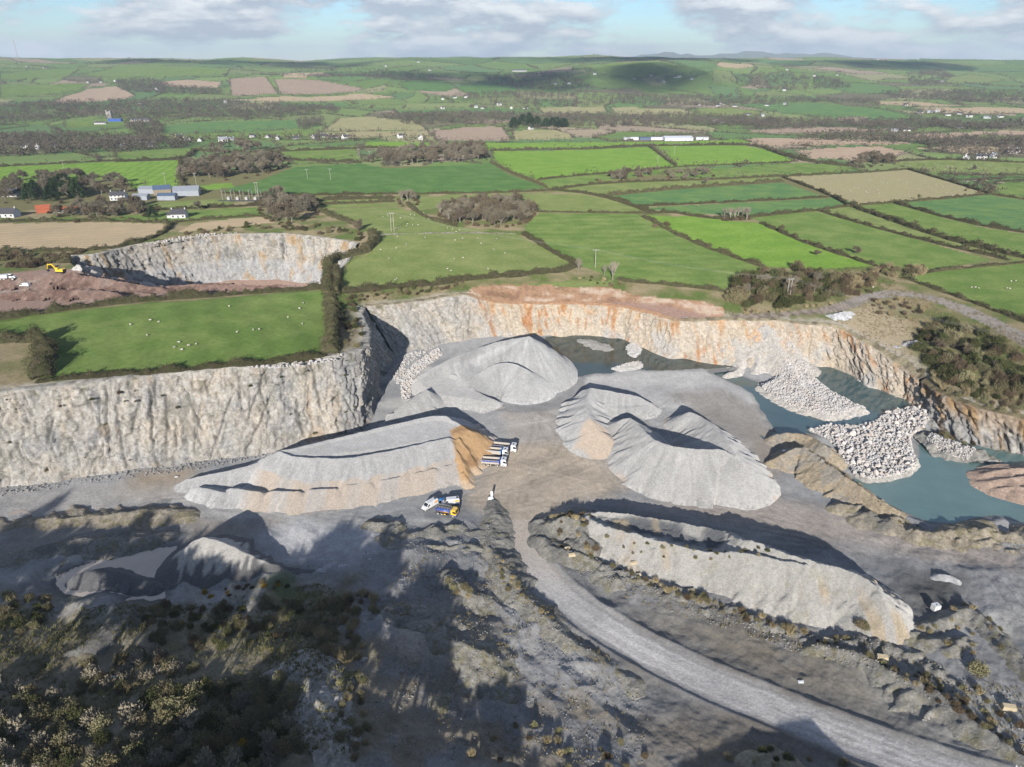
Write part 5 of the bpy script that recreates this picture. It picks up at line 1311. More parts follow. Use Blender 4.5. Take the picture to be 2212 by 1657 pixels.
# ---------------------------------------------------------------- woods and copses one can tell apart
def copse(polyF, n, kinds, h, label, group, mind=2.5, skirt=10, skirt_kind='bscrub'):
    pts = scatter(polyF, n, None, mind)
    zs = plateau(np.array([p[0] for p in pts]), np.array([p[1] for p in pts]))
    for (x, y), z in zip(pts, zs):
        k_ = random.choice(kinds); s_ = random.uniform(*h)
        plant(k_, x, y, float(z), s_, look_label(k_, s_, h, label), group)
    if skirt:
        poly = cast(polyF); q, _ = resample([(a, b, 0) for a, b in poly + [poly[0]]], 4.0)
        for a in q[::max(1, len(q) // skirt)]:
            plant(skirt_kind, a[0], a[1], float(plateau(np.array([a[0]]), np.array([a[1]]))[0]), random.uniform(1.6, 2.8), 'low brown bush at the edge of ' + group, 'bushes around ' + group, name='bramble_bush', cat='bramble')  # plain brown scrub bushes added round the wood
copse([(950, 462), (985, 446), (1050, 436), (1120, 440), (1155, 462), (1140, 480), (1090, 492), (1030, 488), (970, 482)], 74, ['bare', 'brown', 'brown', 'bare'], (9, 13), 'bare grey-brown tree in the copse between the sheep field and the big green field', 'the copse above the sheep field', 2.6, 30)
copse([(950, 466), (985, 455), (1010, 482), (975, 486)], 7, ['pale'], (9, 12), 'pale-stemmed bare tree at the left end of the copse above the sheep field', 'pale trees of the copse', 2.5)
copse([(795, 350), (830, 335), (900, 322), (1000, 318), (1050, 322), (1058, 345), (960, 352), (860, 358)], 88, ['bare', 'brown', 'bare'], (12, 17), 'bare tree in the long oval wood beyond the dark green field', 'the long oval wood', 4.8, 26)
copse([(392, 375), (440, 350), (520, 345), (600, 342), (628, 350), (590, 372), (520, 388), (440, 392), (395, 390)], 76, ['bare', 'bare', 'brown'], (12, 16), 'bare tree in the wood behind the farm sheds', 'the wood behind the farm', 4.2, 24)
copse([(0, 395), (60, 385), (150, 382), (240, 388), (300, 412), (240, 425), (140, 430), (0, 440)], 46, ['bare', 'brown', 'bare'], (11, 15), 'bare tree among conifers left of the farm sheds', 'the mixed wood left of the farm', 5.0)
copse([(60, 420), (130, 405), (170, 410), (170, 430), (90, 450), (60, 445)], 12, ['conifer'], (12, 17), 'dark conifer in the mixed wood left of the farm sheds', 'conifers left of the farm', 5.0)
copse([(100, 450), (200, 440), (300, 440), (330, 460), (300, 472), (200, 470), (110, 468)], 34, ['bare', 'bare', 'brown'], (7, 11), 'bare tree around the red-roofed sheds', 'trees around the red sheds', 4.0)
copse([(562, 440), (600, 425), (640, 432), (690, 450), (680, 470), (640, 482), (580, 478), (562, 462)], 34, ['bare', 'bare', 'brown'], (10, 14), 'large bare tree in the clump above the second quarry', 'the clump above the second quarry', 3.2, 18)
copse([(1288, 390), (1320, 378), (1380, 365), (1420, 362), (1425, 375), (1370, 385), (1310, 396)], 26, ['brown', 'bare'], (6, 9), 'bare tree in the small thicket on the hedge below the lime-green field', 'the small thicket on the hedge', 3.0, 8)
copse([(1830, 352), (1870, 340), (1915, 338), (1925, 352), (1890, 362), (1840, 360)], 22, ['bare', 'brown'], (9, 13), 'bare tree in the clump at the corner of the pinkish ploughed field', 'the clump by the ploughed field', 4.0)
copse([(1440, 376), (1530, 368), (1540, 382), (1445, 390)], 14, ['bare'], (7, 9), 'bare tree in the loose row along the hedge beyond the strips', 'the loose row of trees', 4.0)
copse([(860, 432), (885, 424), (905, 440), (890, 448), (865, 445)], 5, ['pale', 'bare'], (10, 12), 'thin pale bare tree at the field corner left of the copse', 'thin trees at the field corner', 2.0)
copse([(1558, 472), (1612, 468), (1618, 474), (1562, 477)], 9, ['pale'], (9, 11), 'slender pale bare tree in the row on the hedge corner', 'slender pale trees on the hedge', 1.2)
copse([(2085, 412), (2120, 392), (2146, 405), (2135, 418), (2105, 416)], 8, ['brown', 'bare'], (5, 7), 'bushy bare tree in the dip behind the straw-coloured field', 'trees behind the straw field', 3.0)
copse([(1590, 640), (1640, 605), (1760, 600), (1820, 625), (1800, 640), (1680, 650)], 14, ['brown', 'bare', 'ivy'], (5, 8), 'bushy tree standing up out of the thicket around the power pole', 'trees in the thicket', 4.0, 0)
copse([(2010, 720), (2120, 740), (2200, 800), (2100, 830), (2020, 790)], 10, ['brown', 'ivy'], (4, 6.5), 'small bushy tree on the overgrown slope below the track', 'trees on the overgrown slope', 4.0, 0)
copse([(440, 330), (480, 312), (545, 310), (560, 322), (520, 336), (450, 340)], 22, ['bare', 'brown'], (10, 14), 'bare tree beside the road houses', 'trees beside the road houses', 5.0)
for fx, fy, k, h, lab in [(1248, 590, 'pale', 11, 'pale spreading bare tree on the hedge above the red earth bench'), (1322, 606, 'pale', 13, 'tall many-stemmed bare tree beside the power pole'), (1304, 598, 'pale', 8, 'small thin bare tree between the two pale trees by the pole'),
                          (1845, 548, 'brown', 6, 'lone upright bush-tree on the hedge right of the lime-green crop'), (1982, 432, 'ivy', 6, 'small ivy-green tree standing alone at the edge of the straw-coloured field'), (775, 497, 'brown', 9, 'round bare tree above the end of the second quarry'),
                          (1862, 371, 'ivy', 9, 'ivy-clad tree standing alone by the ploughed-field clump'), (2100, 368, 'bare', 9, 'lone bare tree in the sheep pasture near the white house'), (1273, 457, 'gscrub', 2.6, 'round dark bush on the wall of the big green field'),
                          (1524, 398, 'bare', 9, 'bushy tree on the hedge between the strip fields'), (1610, 352, 'bare', 6, 'lone thin tree on the hedge of the lime-green field'), (165, 1430 - 950, 'bscrub', 2.5, 'brown bush on the hedge of the stubble field'),
                          (330, 470, 'conifer', 9, 'dark pointed conifer beside the grey-roofed house'), (395, 468, 'bare', 8, 'bare tree in front of the grey-roofed house'), (430, 455, 'bare', 9, 'leaning bare tree between house and sheds'),
                          (1765, 553, 'brown', 5, 'small leaning bush-tree in the hedge corner by the crop'), (1690, 492, 'bscrub', 2.4, 'dark bush in the hedge at the top of the crop field'), (1415, 490, 'bscrub', 2.6, 'dark bush in the hedge by the lime-green crop, nearest the lane'), (1440, 486, 'bscrub', 3.2, 'larger dark bush in the hedge by the lime-green crop')]:
    (x, y), = cast([(fx, fy)])
    plant(k, x, y, float(plateau(np.array([x]), np.array([y]))[0]), h, lab, None)

# ---------------------------------------------------------------- hedges and walls between the fields
def hedge(ptsF, h=2.0, w=2.4, label=None, mat=None, group='hedgerows between the fields', dens=1.0, name='hedge', cat='hedge', pts=None):
    line = smooth_line(pts if pts is not None else cast(ptsF), 1)
    q, par = resample([(a, b, 0) for a, b in line], 1.6)
    x, y = q[:, 0], q[:, 1]
    sd = random.randrange(9999); rng = np.random.default_rng(sd)
    hh = h * np.clip(0.85 + 0.55 * vn(par / 7, par * 0, sd) + 0.5 * vn(par / 2.7, par * 0, sd + 1), 0.25, 2.0)
    hh = hh * (0.15 + 0.85 * sstep(0, 2.5, par) * sstep(0, 2.5, par[-1] - par))
    ww = w * np.clip(0.9 + 0.35 * vn(par / 5, par * 0 + 4, sd), 0.4, 1.6)
    x = x + 0.5 * vn(par / 9, par * 0 + 7, sd); y = y + 0.5 * vn(par / 9, par * 0 + 9, sd)
    z = plateau(x, y)
    t = np.gradient(np.stack([x, y], 1), axis=0); t /= np.linalg.norm(t, axis=1)[:, None]; n = np.stack([-t[:, 1], t[:, 0]], 1)
    prof = [(-0.5, -0.1), (-0.42, 0.45), (-0.15, 0.78), (0.18, 0.80), (0.42, 0.42), (0.5, -0.1)]
    V = np.stack([np.stack([x + n[:, 0] * a * ww, y + n[:, 1] * a * ww, z + b * hh], 1) for a, b in prof], 1)
    m = len(prof); i = np.arange(len(x) * m).reshape(len(x), m)
    F = np.stack([i[:-1, :-1], i[:-1, 1:], i[1:, 1:], i[1:, :-1]], -1).reshape(-1, 4)
    rm = float(np.hypot(x, y).mean())
    per = dens * (34 if rm < 420 else 20 if rm < 600 else 11) ; size = 0.42 if rm < 420 else 0.6 if rm < 600 else 0.9
    cnt = int(par[-1] * per * h / 2.0)
    k = rng.integers(0, len(x), cnt); a = rng.uniform(-0.5, 0.5, cnt); b = np.sqrt(rng.random(cnt)) * (1.05 - 1.2 * np.abs(a) ** 2)
    jit = rng.uniform(-0.8, 0.8, cnt)
    C = np.stack([x[k] + n[k, 0] * a * ww[k] * 1.1 + t[k, 0] * jit, y[k] + n[k, 1] * a * ww[k] * 1.1 + t[k, 1] * jit, z[k] + b * hh[k]], 1)
    tv, tf = tris(C, np.full(cnt, size), rng, 1.0, np.stack([n[k, 0] * a, n[k, 1] * a, b + 0.2], 1) + rng.normal(size=(cnt, 3)) * 0.5, np.full(cnt, size * 0.4))
    o0 = np.array([x.mean(), y.mean(), z.min()])
    tri_core = np.concatenate([F[:, [0, 1, 2]], F[:, [0, 2, 3]]])
    me = mesh_np(name, np.concatenate([V.reshape(-1, 3), tv]) - o0, np.concatenate([tri_core, tf + V.shape[0] * m]))
    o = link(name, me, None, mat or M_HEDGE); o.location = o0
    tag(o, label or 'dark low hedgerow dividing two green fields beyond the quarry', cat, group)
    return o
HB = [([(-80, 702), (0, 690), (200, 662), (400, 645), (560, 632), (700, 624)], 2.6, 3.4, 'dense dark hedge between the near left field and the red spoil'),
      ([(85, 824), (250, 811), (400, 799), (560, 788), (705, 770)], 2.0, 2.6, 'brown hedge along the top of the left rock face'),
      ([(712, 640), (718, 680), (718, 720), (712, 765)], 3.4, 6.0, 'thick dark hedge at the right end of the near left field'),
      ([(708, 636), (708, 600), (706, 575), (722, 560), (760, 551), (798, 541), (812, 522), (803, 506)], 3.6, 5.0, 'tall double hedge curving round the end of the second quarry'),
      ([(728, 637), (728, 600), (727, 580)], 3.2, 3.5, 'short inner hedge of the green lane beside the second quarry'),
      ([(740, 632), (870, 619), (1000, 606), (1130, 594), (1225, 586), (1245, 573)], 2.4, 4.0, 'bushy hedge between the sheep field and the far quarry face'),
      ([(1245, 572), (1180, 537), (1130, 506)], 2.4, 3.0, 'hedge between the sheep field and the large green field'),
      ([(1330, 604), (1400, 612), (1480, 620), (1560, 628)], 1.6, 2.6, 'rough weedy hedge above the red earth bench'),
      ([(1388, 468), (1500, 527), (1655, 580)], 2.0, 2.4, 'hedge along the left side of the lime-green crop'),
      ([(1640, 482), (1740, 526), (1890, 574)], 2.0, 2.2, 'hedge along the right side of the lime-green crop'),
      ([(1765, 455), (1850, 481), (2000, 522), (2180, 562)], 2.0, 2.4, None), ([(1830, 443), (1950, 486), (2100, 533), (2240, 563)], 3.0, 4.2, 'thickest hedge of the parallel strip fields'),
      ([(1928, 438), (2040, 470), (2130, 491), (2240, 507)], 2.2, 2.6, None), ([(1948, 596), (2060, 582), (2240, 566)], 1.3, 1.8, 'low mossy bank hedge at the top of the right-hand field'),
      ([(1948, 600), (2020, 625), (2120, 660), (2240, 708)], 1.6, 2.4, 'thorny hedge between the right-hand field and the track'),
      ([(1160, 458), (1300, 460), (1400, 461)], 1.2, 1.4, None), ([(1400, 461), (1450, 459), (1500, 468), (1560, 474), (1640, 468), (1700, 461), (1765, 455)], 1.8, 2.4, None), ([(1765, 455), (1830, 446), (1990, 434), (2135, 420)], 1.5, 2.0, None),
      ([(1182, 410), (1250, 416), (1300, 425), (1350, 440), (1405, 461)], 1.6, 2.4, None), ([(1230, 414), (1290, 420), (1340, 432), (1372, 446), (1420, 460)], 1.4, 2.0, None), ([(1372, 446), (1480, 442), (1600, 436), (1790, 426)], 1.4, 1.8, None),
      ([(1310, 424), (1400, 414), (1500, 405), (1690, 393)], 2.4, 3.0, None), ([(1190, 411), (1300, 396), (1500, 389)], 1.8, 2.4, None), ([(1500, 389), (1690, 381), (1870, 373), (1960, 366)], 1.6, 2.2, None),
      ([(1060, 352), (1100, 374), (1182, 406)], 1.8, 2.2, None), ([(480, 417), (560, 422), (800, 420)], 1.8, 2.4, None), ([(800, 420), (1060, 417), (1182, 412)], 1.4, 2.0, None), ([(1160, 389), (1280, 377), (1460, 361)], 1.4, 2.0, None), ([(1460, 361), (1690, 352), (1722, 348)], 1.4, 2.0, None),
      ([(1402, 316), (1432, 340), (1460, 360)], 1.8, 2.4, None), ([(1060, 326), (1180, 323), (1280, 322)], 3.0, 4.0, None), ([(1280, 322), (1400, 315), (1600, 312), (1650, 320)], 2.6, 4.0, None), ([(1650, 320), (1722, 346), (1800, 356), (1862, 362)], 3.5, 6.0, None),
      ([(1960, 366), (2060, 395), (2140, 420)], 1.8, 2.6, None), ([(1690, 383), (1792, 422), (1830, 443)], 2.2, 2.6, None), ([(-80, 364), (200, 349), (402, 344)], 1.6, 3.0, None), ([(-80, 482), (120, 478), (250, 478), (372, 482)], 2.0, 2.6, 'hedge along the top of the stubble field'),
      ([(372, 482), (420, 477), (560, 465), (600, 478)], 1.6, 2.2, None), ([(300, 455), (440, 450), (560, 444)], 2.0, 3.0, None), ([(550, 438), (700, 432), (850, 428)], 2.4, 3.2, None), ([(560, 449), (690, 442), (850, 436)], 2.2, 3.0, None), ([(690, 455), (715, 468), (770, 486)], 2.4, 4.0, None),
      ([(985, 490), (930, 474), (905, 462), (880, 442)], 2.0, 2.8, None), ([(520, 340), (622, 346), (780, 352)], 2.6, 4.0, None), ([(2025, 376), (2130, 380), (2280, 377)], 1.2, 1.6, None), ([(1925, 350), (2030, 344), (2211, 352), (2280, 353)], 2.0, 2.6, 'reddish-brown hedge behind the sheep pasture by the white house'),
      ([(2150, 393), (2280, 386)], 1.2, 1.6, None), ([(2140, 420), (2211, 431), (2280, 440)], 1.2, 1.8, None), ([(58, 734), (95, 741), (102, 775), (92, 818)], 4.0, 6.5, 'tall clump of thorn bushes at the left end of the near field'), ([(-80, 742), (0, 737), (60, 732)], 3.4, 5.0, 'thorn row left of the near field'),
      ([(780, 320), (900, 319), (1062, 326)], 2.2, 3.2, None), ([(420, 325), (520, 331), (640, 326), (780, 321)], 2.6, 3.4, None), ([(250, 350), (402, 344), (420, 325)], 3, 4, None), ([(390, 346), (385, 402), (440, 412)], 2.5, 3.0, None), ([(372, 484), (355, 503), (312, 521), (240, 540), (0, 543)], 2.0, 3.0, 'low scrubby hedge along the foot of the stubble field')]
HEDGE_LABELS = iter(['thin hedge between the two left strip fields beyond the lime-green crop', 'hedge between the teal crop field and the strip fields', 'low wall-like hedge above the large green field', 'hedge along the top of the lime-green crop', 'hedge along the foot of the straw-coloured field', 'hedge on the left side of the winding lane', 'hedge on the right side of the winding lane', 'straight low hedge between the two teal strip fields', 'bushy hedge above the larger teal field', 'hedge below the small thicket', 'hedge along the top of the straw-coloured field', 'curving hedge right of the dark green field', 'roadside hedge below the dark green field near the substation', 'roadside hedge below the dark green field towards the winding lane', 'hedge along the foot of the left lime-green field', 'hedge along the foot of the right lime-green field', 'curved hedge between the two lime-green fields', 'bushy hedge along the top of the left lime-green field', 'bushy hedge below the industrial shed', 'thick hedge between the lime-green field and the pinkish ploughland', 'hedge on the right side of the straw-coloured field', 'hedge on the left side of the straw-coloured field', 'hedge along the top of the lime-green field behind the mixed wood', 'hedge above the small stubble strip over the second quarry', 'hedge behind the lone dark-roofed house', 'upper of two bushy hedges right of the substation', 'lower of two bushy hedges right of the substation', 'hedge at the left side of the pasture with the H-shaped pole', 'hedge left of the copse above the sheep field', 'hedge between the dark green field and the small field behind it', 'thin hedge below the sheep pasture by the white house', 'thin hedge beyond the dip behind the straw-coloured field', 'low hedge along the top of the striped teal field', 'hedge behind the long oval wood', 'hedge of the field below the row of road houses', 'bushy hedge joining the wood behind the farm and the road houses', 'hedge at the right end of the lime-green field by the farm wood'])
for p, h, w, lab in HB:
    hedge(p, h * 1.25, w * 1.2, lab or next(HEDGE_LABELS), group='hedgerows between the fields')
M_WALL = material('dry_stone', (0.26, 0.25, 0.22), vary=0.4, scale=2.0, rough=1.0, second=(0.10, 0.10, 0.05), scale2=0.5)
hedge([(818, 508), (900, 505), (1000, 504), (1112, 505)], 0.8, 0.8, 'low dry stone wall crossing the sheep pasture', M_WALL, None, 0.25, 'stone_wall', 'wall')

# ---------------------------------------------------------------- scrub on the quarry edge and in the quarry
def scrub(polyF, n, kinds, size, label, group, z=None, mind=1.5, top=False, squash=1.0):
    pts = scatter(polyF, n, z, mind)
    G = ground(np.array([p[0] for p in pts]), np.array([p[1] for p in pts]))
    for (x, y), g in zip(pts, G):
        zz = top_z(x, y, float(g)) if top else float(g)
        k_ = random.choice(kinds); s_ = random.uniform(*size)
        plant(k_, x, y, zz, s_, look_label(k_, s_, size, label), group, squash=squash)
scrub([(-20, 548), (225, 546), (190, 574), (100, 580), (-20, 578)], 60, ['bscrub', 'scrub', 'bscrub'], (2.2, 3.6), 'brown bush in the scrub belt below the stubble field', 'scrub below the stubble field', None, 2.4)
scrub([(215, 545), (300, 522), (420, 500), (560, 482), (690, 487), (790, 505), (775, 524), (680, 506), (600, 496), (480, 500), (380, 510), (270, 530)], 44, ['bscrub', 'scrub', 'gscrub'], (1.6, 2.8), 'dark bush along the top of the second quarry face', 'bushes on top of the second quarry face', None, 3.0)
scrub([(716, 700), (730, 640), (770, 645), (782, 680), (790, 710), (790, 745), (755, 760), (725, 762)], 34, ['gscrub', 'scrub', 'bscrub', 'gscrub'], (1.1, 2.2), 'dark green bush on top of the rock nose', 'bushes on the rock nose', None, 1.6)
scrub([(745, 650), (760, 632), (870, 620), (1000, 608), (1010, 622), (880, 640), (800, 650)], 40, ['gscrub', 'scrub', 'gscrub', 'bscrub'], (1.0, 1.9), 'olive gorse bush between the sheep field hedge and the face', 'gorse above the far face', None, 1.8)
scrub([(1235, 600), (1290, 598), (1330, 605), (1400, 618), (1350, 624), (1280, 612)], 14, ['bscrub', 'dry', 'gscrub'], (0.9, 1.6), 'rusty bramble bush below the two pale trees', 'brambles below the pale trees', None, 1.5)
scrub([(1570, 640), (1590, 605), (1640, 590), (1720, 580), (1790, 590), (1835, 615), (1830, 645), (1760, 660), (1660, 668), (1590, 668)], 110, ['gscrub', 'bscrub', 'gscrub', 'scrub'], (2.6, 5.0), 'dense dark bush in the thicket around the wooden power pole', 'the thicket around the power pole', None, 1.9, squash=1.15)
scrub([(1800, 620), (1850, 590), (1900, 575), (1990, 572), (2005, 590), (1930, 610), (1890, 632), (1850, 640)], 46, ['bscrub', 'scrub', 'dry'], (1.8, 3.2), 'brown bush in the hollow right of the thicket', 'bushes in the hollow', None, 2.4)
scrub([(1590, 670), (1700, 668), (1800, 655), (1790, 662), (1700, 672), (1600, 680)], 18, ['dry', 'bscrub'], (0.7, 1.3), 'tuft of rank grass beside the track', 'grass beside the track', None, 1.5)
scrub([(1880, 650), (1960, 645), (2010, 665), (1990, 690), (1930, 690), (1890, 675)], 26, ['bscrub', 'dry', 'bscrub'], (1.0, 2.0), 'rust-brown bracken bush inside the bend of the track', 'bracken inside the bend', None, 1.8)
scrub([(1980, 700), (2050, 690), (2130, 720), (2211, 770), (2260, 820), (2211, 850), (2120, 850), (2040, 830), (1990, 790), (1975, 740)], 105, ['gscrub', 'scrub', 'sallow', 'bscrub', 'gscrub', 'gscrub'], (1.4, 4.0), 'bush on the overgrown slope below the track', 'bushes on the overgrown slope', None, 1.6)
scrub([(1985, 800), (2060, 820), (2211, 850), (2260, 890), (2211, 900), (2100, 878), (2020, 845)], 60, ['sallow', 'dry', 'bscrub', 'gscrub'], (1.0, 2.4), 'pale grassy bush above the weedy right-hand face', 'bushes above the right-hand face', None, 2.0)
scrub([(2000, 920), (2050, 925), (2110, 950), (2080, 965), (2030, 950)], 12, ['bscrub', 'scrub'], (0.8, 1.8), 'brown bush on the rubble shelf by the pond', 'bushes on the rubble shelf', 0, 1.4, True)
# the wooded tip in the left foreground
scrub([(300, 1500), (420, 1470), (600, 1470), (640, 1500), (650, 1657), (560, 1700), (200, 1700), (250, 1600)], 105, ['sallow', 'scrub', 'sallow', 'twiggy', 'sallow', 'gscrub'], (1.7, 3.0), 'grey-green sallow bush in the foreground thicket beside the pale gravel ridge', 'sallows in the foreground thicket', 6, 1.7, True)
scrub([(-60, 1480), (100, 1500), (250, 1540), (200, 1700), (-80, 1700)], 62, ['sallow', 'gscrub', 'scrub', 'twiggy'], (1.4, 2.8), 'olive bush on the bottom left slope', 'bushes on the bottom left slope', 6, 1.8, True)
scrub([(170, 1440), (330, 1400), (420, 1440), (300, 1490), (180, 1500)], 26, ['sallow', 'twiggy', 'scrub'], (1.2, 2.4), 'straggly pale bush at the back edge of the foreground thicket', 'straggly bushes', 4, 2.0, True)
scrub([(-40, 1290), (120, 1280), (140, 1330), (60, 1400), (-40, 1420)], 22, ['gscrub', 'scrub', 'sallow'], (1.2, 2.4), 'dark bush below the muddy pond', 'bushes below the muddy pond', 2, 2.2, True)
scrub([(300, 1330), (420, 1290), (600, 1290), (680, 1330), (620, 1400), (450, 1420), (330, 1400)], 62, ['gscrub', 'scrub', 'bscrub', 'scrub'], (0.9, 2.1), 'low dark bramble bush in the shaded hollow', 'brambles in the shaded hollow', 2, 1.4, True)
scrub([(400, 1285), (560, 1262), (640, 1258), (600, 1280), (460, 1296)], 14, ['bscrub', 'gscrub', 'gold'], (0.6, 1.3), 'small bush at the foot of the black-footed cone', 'bushes by the black-footed cone', 0.5, 1.6, True)
scrub([(650, 1350), (700, 1290), (780, 1275), (830, 1310), (770, 1370), (800, 1430), (730, 1450), (670, 1420)], 44, ['scrub', 'bscrub', 'sallow', 'dry', 'dry'], (1.1, 2.2), 'tawny bush on the steep bank left of the rutted mound', 'tawny bushes by the rutted mound', 4, 1.8, True)
scrub([(720, 1470), (790, 1440), (800, 1600), (760, 1657), (725, 1600)], 18, ['dry', 'scrub', 'sallow'], (0.8, 1.5), 'small straw-coloured bush between the pale ridge and the mound', 'small straw bushes', 7, 1.8, True)
scrub([(960, 1250), (1010, 1262), (1030, 1290), (990, 1285)], 9, ['sallow', 'dry'], (0.8, 1.4), 'yellow-green bush on the tan-topped mound', 'bushes on the tan-topped mound', 5, 1.0, True)
scrub([(1190, 1108), (1262, 1100), (1285, 1135), (1300, 1190), (1260, 1200), (1200, 1160)], 26, ['dry', 'bscrub', 'scrub'], (0.6, 1.3), 'dry brown weed clump on the rubble mound by the haul road', 'weeds on the rubble mound', 3, 1.2, True)
scrub([(1310, 1215), (1480, 1270), (1620, 1320), (1720, 1350), (1840, 1385), (1800, 1395), (1600, 1335), (1400, 1262)], 40, ['dry', 'scrub', 'bscrub', 'scrub'], (0.6, 1.5), 'dry weed clump at the foot of the long stockpile', 'weeds below the long stockpile', 1.5, 1.5, True)
scrub([(1300, 1150), (1480, 1190), (1640, 1200), (1700, 1230), (1500, 1215), (1330, 1175)], 22, ['gscrub', 'scrub', 'sallow'], (0.45, 0.9), 'small green bush on the face of the long stockpile', 'bushes on the long stockpile', 5, 2.0, True)
scrub([(1850, 1400), (1990, 1440), (2100, 1470), (2211, 1540), (2211, 1640), (2080, 1560), (1950, 1470)], 44, ['dry', 'sallow', 'bscrub', 'scrub'], (0.6, 1.3), 'dry bush on the rilled bank beside the lower haul road', 'bushes on the rilled bank', 4, 1.5, True)
scrub([(1960, 1340), (2120, 1290), (2190, 1370), (2150, 1420), (2000, 1400)], 16, ['dry', 'sallow'], (0.7, 1.3), 'tawny bush on the sunlit spoil slope', 'bushes on the sunlit slope', 3, 1.8, True)
scrub([(1080, 1180), (1110, 1240), (1200, 1330), (1190, 1345), (1090, 1260), (1060, 1190)], 18, ['dry', 'scrub'], (0.5, 1.0), 'dry tuft on the berm left of the haul road', 'tufts on the roadside berm', 4, 1.4, True)
scrub([(1560, 1600), (1700, 1620), (1850, 1657), (1700, 1690), (1500, 1680)], 14, ['sallow', 'dry', 'gscrub'], (0.7, 1.5), 'bush at the bottom edge beside the lower haul road', 'bushes at the bottom edge', 3, 2.0, True)
scrub([(1050, 1560), (1250, 1560), (1450, 1640), (1250, 1680), (1000, 1657)], 18, ['dry', 'sallow', 'bscrub'], (0.7, 1.4), 'pale tuft on the shaded bottom slope', 'tufts on the bottom slope', 4, 2.2, True)
scrub([(1700, 950), (1800, 1000), (1900, 1080), (1990, 1120), (1960, 1130), (1830, 1050), (1740, 990)], 16, ['dry', 'bscrub'], (0.4, 0.9), 'dry tuft on the sandy bank by the teal pond', 'tufts on the sandy bank', 3, 2.0, True)
for fx, fy, z, k, sz, lab in [(350, 1425, 5, 'bscrub', 2.6, 'large pinkish-brown rounded bush standing above the sallows'), (1858, 1362, 2.0, 'scrub', 2.4, 'dark round bush at the right foot of the long stockpile'), (2120, 1440, 4.5, 'sallow', 3.0, 'large yellow-green bush on the sunlit spoil slope'),
                              (600, 1268, 0.5, 'gold', 1.0, 'bright orange-yellow bush behind the black-footed cone'), (392, 1360, 2, 'gold', 1.3, 'yellow-leaved bush in the shaded hollow'), (522, 1600, 8, 'gold', 1.2, 'golden-leaved bush beside the bare tree in the thicket'),
                              (430, 425 * 0 + 1655, 8, 'gold', 0.9, 'small golden bush on the bottom edge of the thicket'), (540, 1500, 8, 'gold', 0.7, 'small golden sprig among the sallows'), (785, 1290, 3, 'dry', 1.8, 'tall straw-coloured reed clump on the bank left of the rutted mound')]:
    x, y, _ = P(fx, fy, z); plant(k, x, y, top_z(x, y), sz, lab, None)
for fx, fy, z, h, lab in [(10, 1490, 6, 9, 'tall pale bare birch at the left edge of the foreground thicket'), (575, 1600, 8, 5, 'pale branching bare tree in the foreground thicket'), (205, 1640, 8, 4.5, 'spreading bare tree at the bottom of the thicket'), (300, 1690, 8, 5, 'bare tree cut by the bottom edge of the thicket'), (520, 1640, 8, 4.5, 'twiggy pale tree beside the golden bush')]:
    x, y, _ = P(fx, fy, z); plant('pale', x, y, top_z(x, y), h, lab, None)
for k in range(26):   # plants that have taken hold on the ledges of the left face
    i = random.uniform(1, 7.5); j = int(i); t = random.choice((random.uniform(0.05, 0.25), random.uniform(0.2, 0.95)))
    a = np.array(RIM[j]) * (1 - (i - j)) + np.array(RIM[j + 1]) * (i - j); b = np.array(FOOT[j]) * (1 - (i - j)) + np.array(FOOT[j + 1]) * (i - j)
    p = a * (1 - t) + b * t
    k_ = random.choice(('gscrub', 'scrub', 'bscrub')); s_ = random.uniform(0.35, 1.0)
    plant(k_, p[0], p[1] - 0.6, p[2], s_, look_label(k_, s_, (0.35, 1.0), 'bush rooted on a ledge of the left rock face'), 'bushes on the left face')

# ---------------------------------------------------------------- rank grass on the tipped ground: too much to count
def rank_grass(polyF, n, z, mat, seed, hgt=(0.35, 0.9), name='rough_grass'):
    rng = np.random.default_rng(seed); poly = [P(a, b, z)[:2] for a, b in polyF]; p = np.array(poly)
    xs = rng.uniform(p[:, 0].min(), p[:, 0].max(), n * 4); ys = rng.uniform(p[:, 1].min(), p[:, 1].max(), n * 4)
    k = inpoly(xs, ys, poly) & (vn(xs / 7, ys / 7, seed) + 0.5 * vn(xs / 2.5, ys / 2.5, seed + 1) > rng.uniform(-0.7, 0.5, n * 4)); xs, ys = xs[k][:n], ys[k][:n]
    G = ground(xs, ys); zs = np.array([top_z(a, b, float(g)) for a, b, g in zip(xs, ys, G)])
    m = len(xs); k = np.repeat(np.arange(m), 5)
    h = rng.uniform(hgt[0], hgt[1], m)[k]
    C = np.stack([xs[k] + rng.normal(size=m * 5) * 0.22, ys[k] + rng.normal(size=m * 5) * 0.22, zs[k] - 0.05], 1)
    V, F = tris(C, h, rng, 1.0, np.stack([rng.normal(size=m * 5) * 0.5, rng.normal(size=m * 5) * 0.5, np.ones(m * 5)], 1), 0.16 * h)
    o = link(name, mesh_np(name, V, F), None, mat); tag(o, kind='stuff')
M_RANK = leaf_mat('rank_grass', (0.20, 0.175, 0.085), 0.0, 0.4, 0.4, (0.115, 0.125, 0.045)); M_RANKD = leaf_mat('dry_rank_grass', (0.26, 0.215, 0.125), 0.0, 0.35, 0.4, (0.19, 0.16, 0.085))
rank_grass([(-60, 1320), (120, 1300), (330, 1310), (600, 1250), (700, 1245), (760, 1300), (720, 1380), (790, 1450), (740, 1560), (780, 1660), (-60, 1680)], 6500, 4, M_RANK, 71)
rank_grass([(880, 1200), (1060, 1170), (1110, 1240), (1400, 1470), (1420, 1657), (820, 1657), (800, 1300)], 2200, 3, M_RANKD, 72, (0.25, 0.6))
rank_grass([(1170, 1120), (1290, 1180), (1600, 1320), (1880, 1380), (2211, 1500), (2230, 1657), (1960, 1480), (1500, 1330), (1230, 1240)], 2400, 2, M_RANKD, 73, (0.25, 0.7))
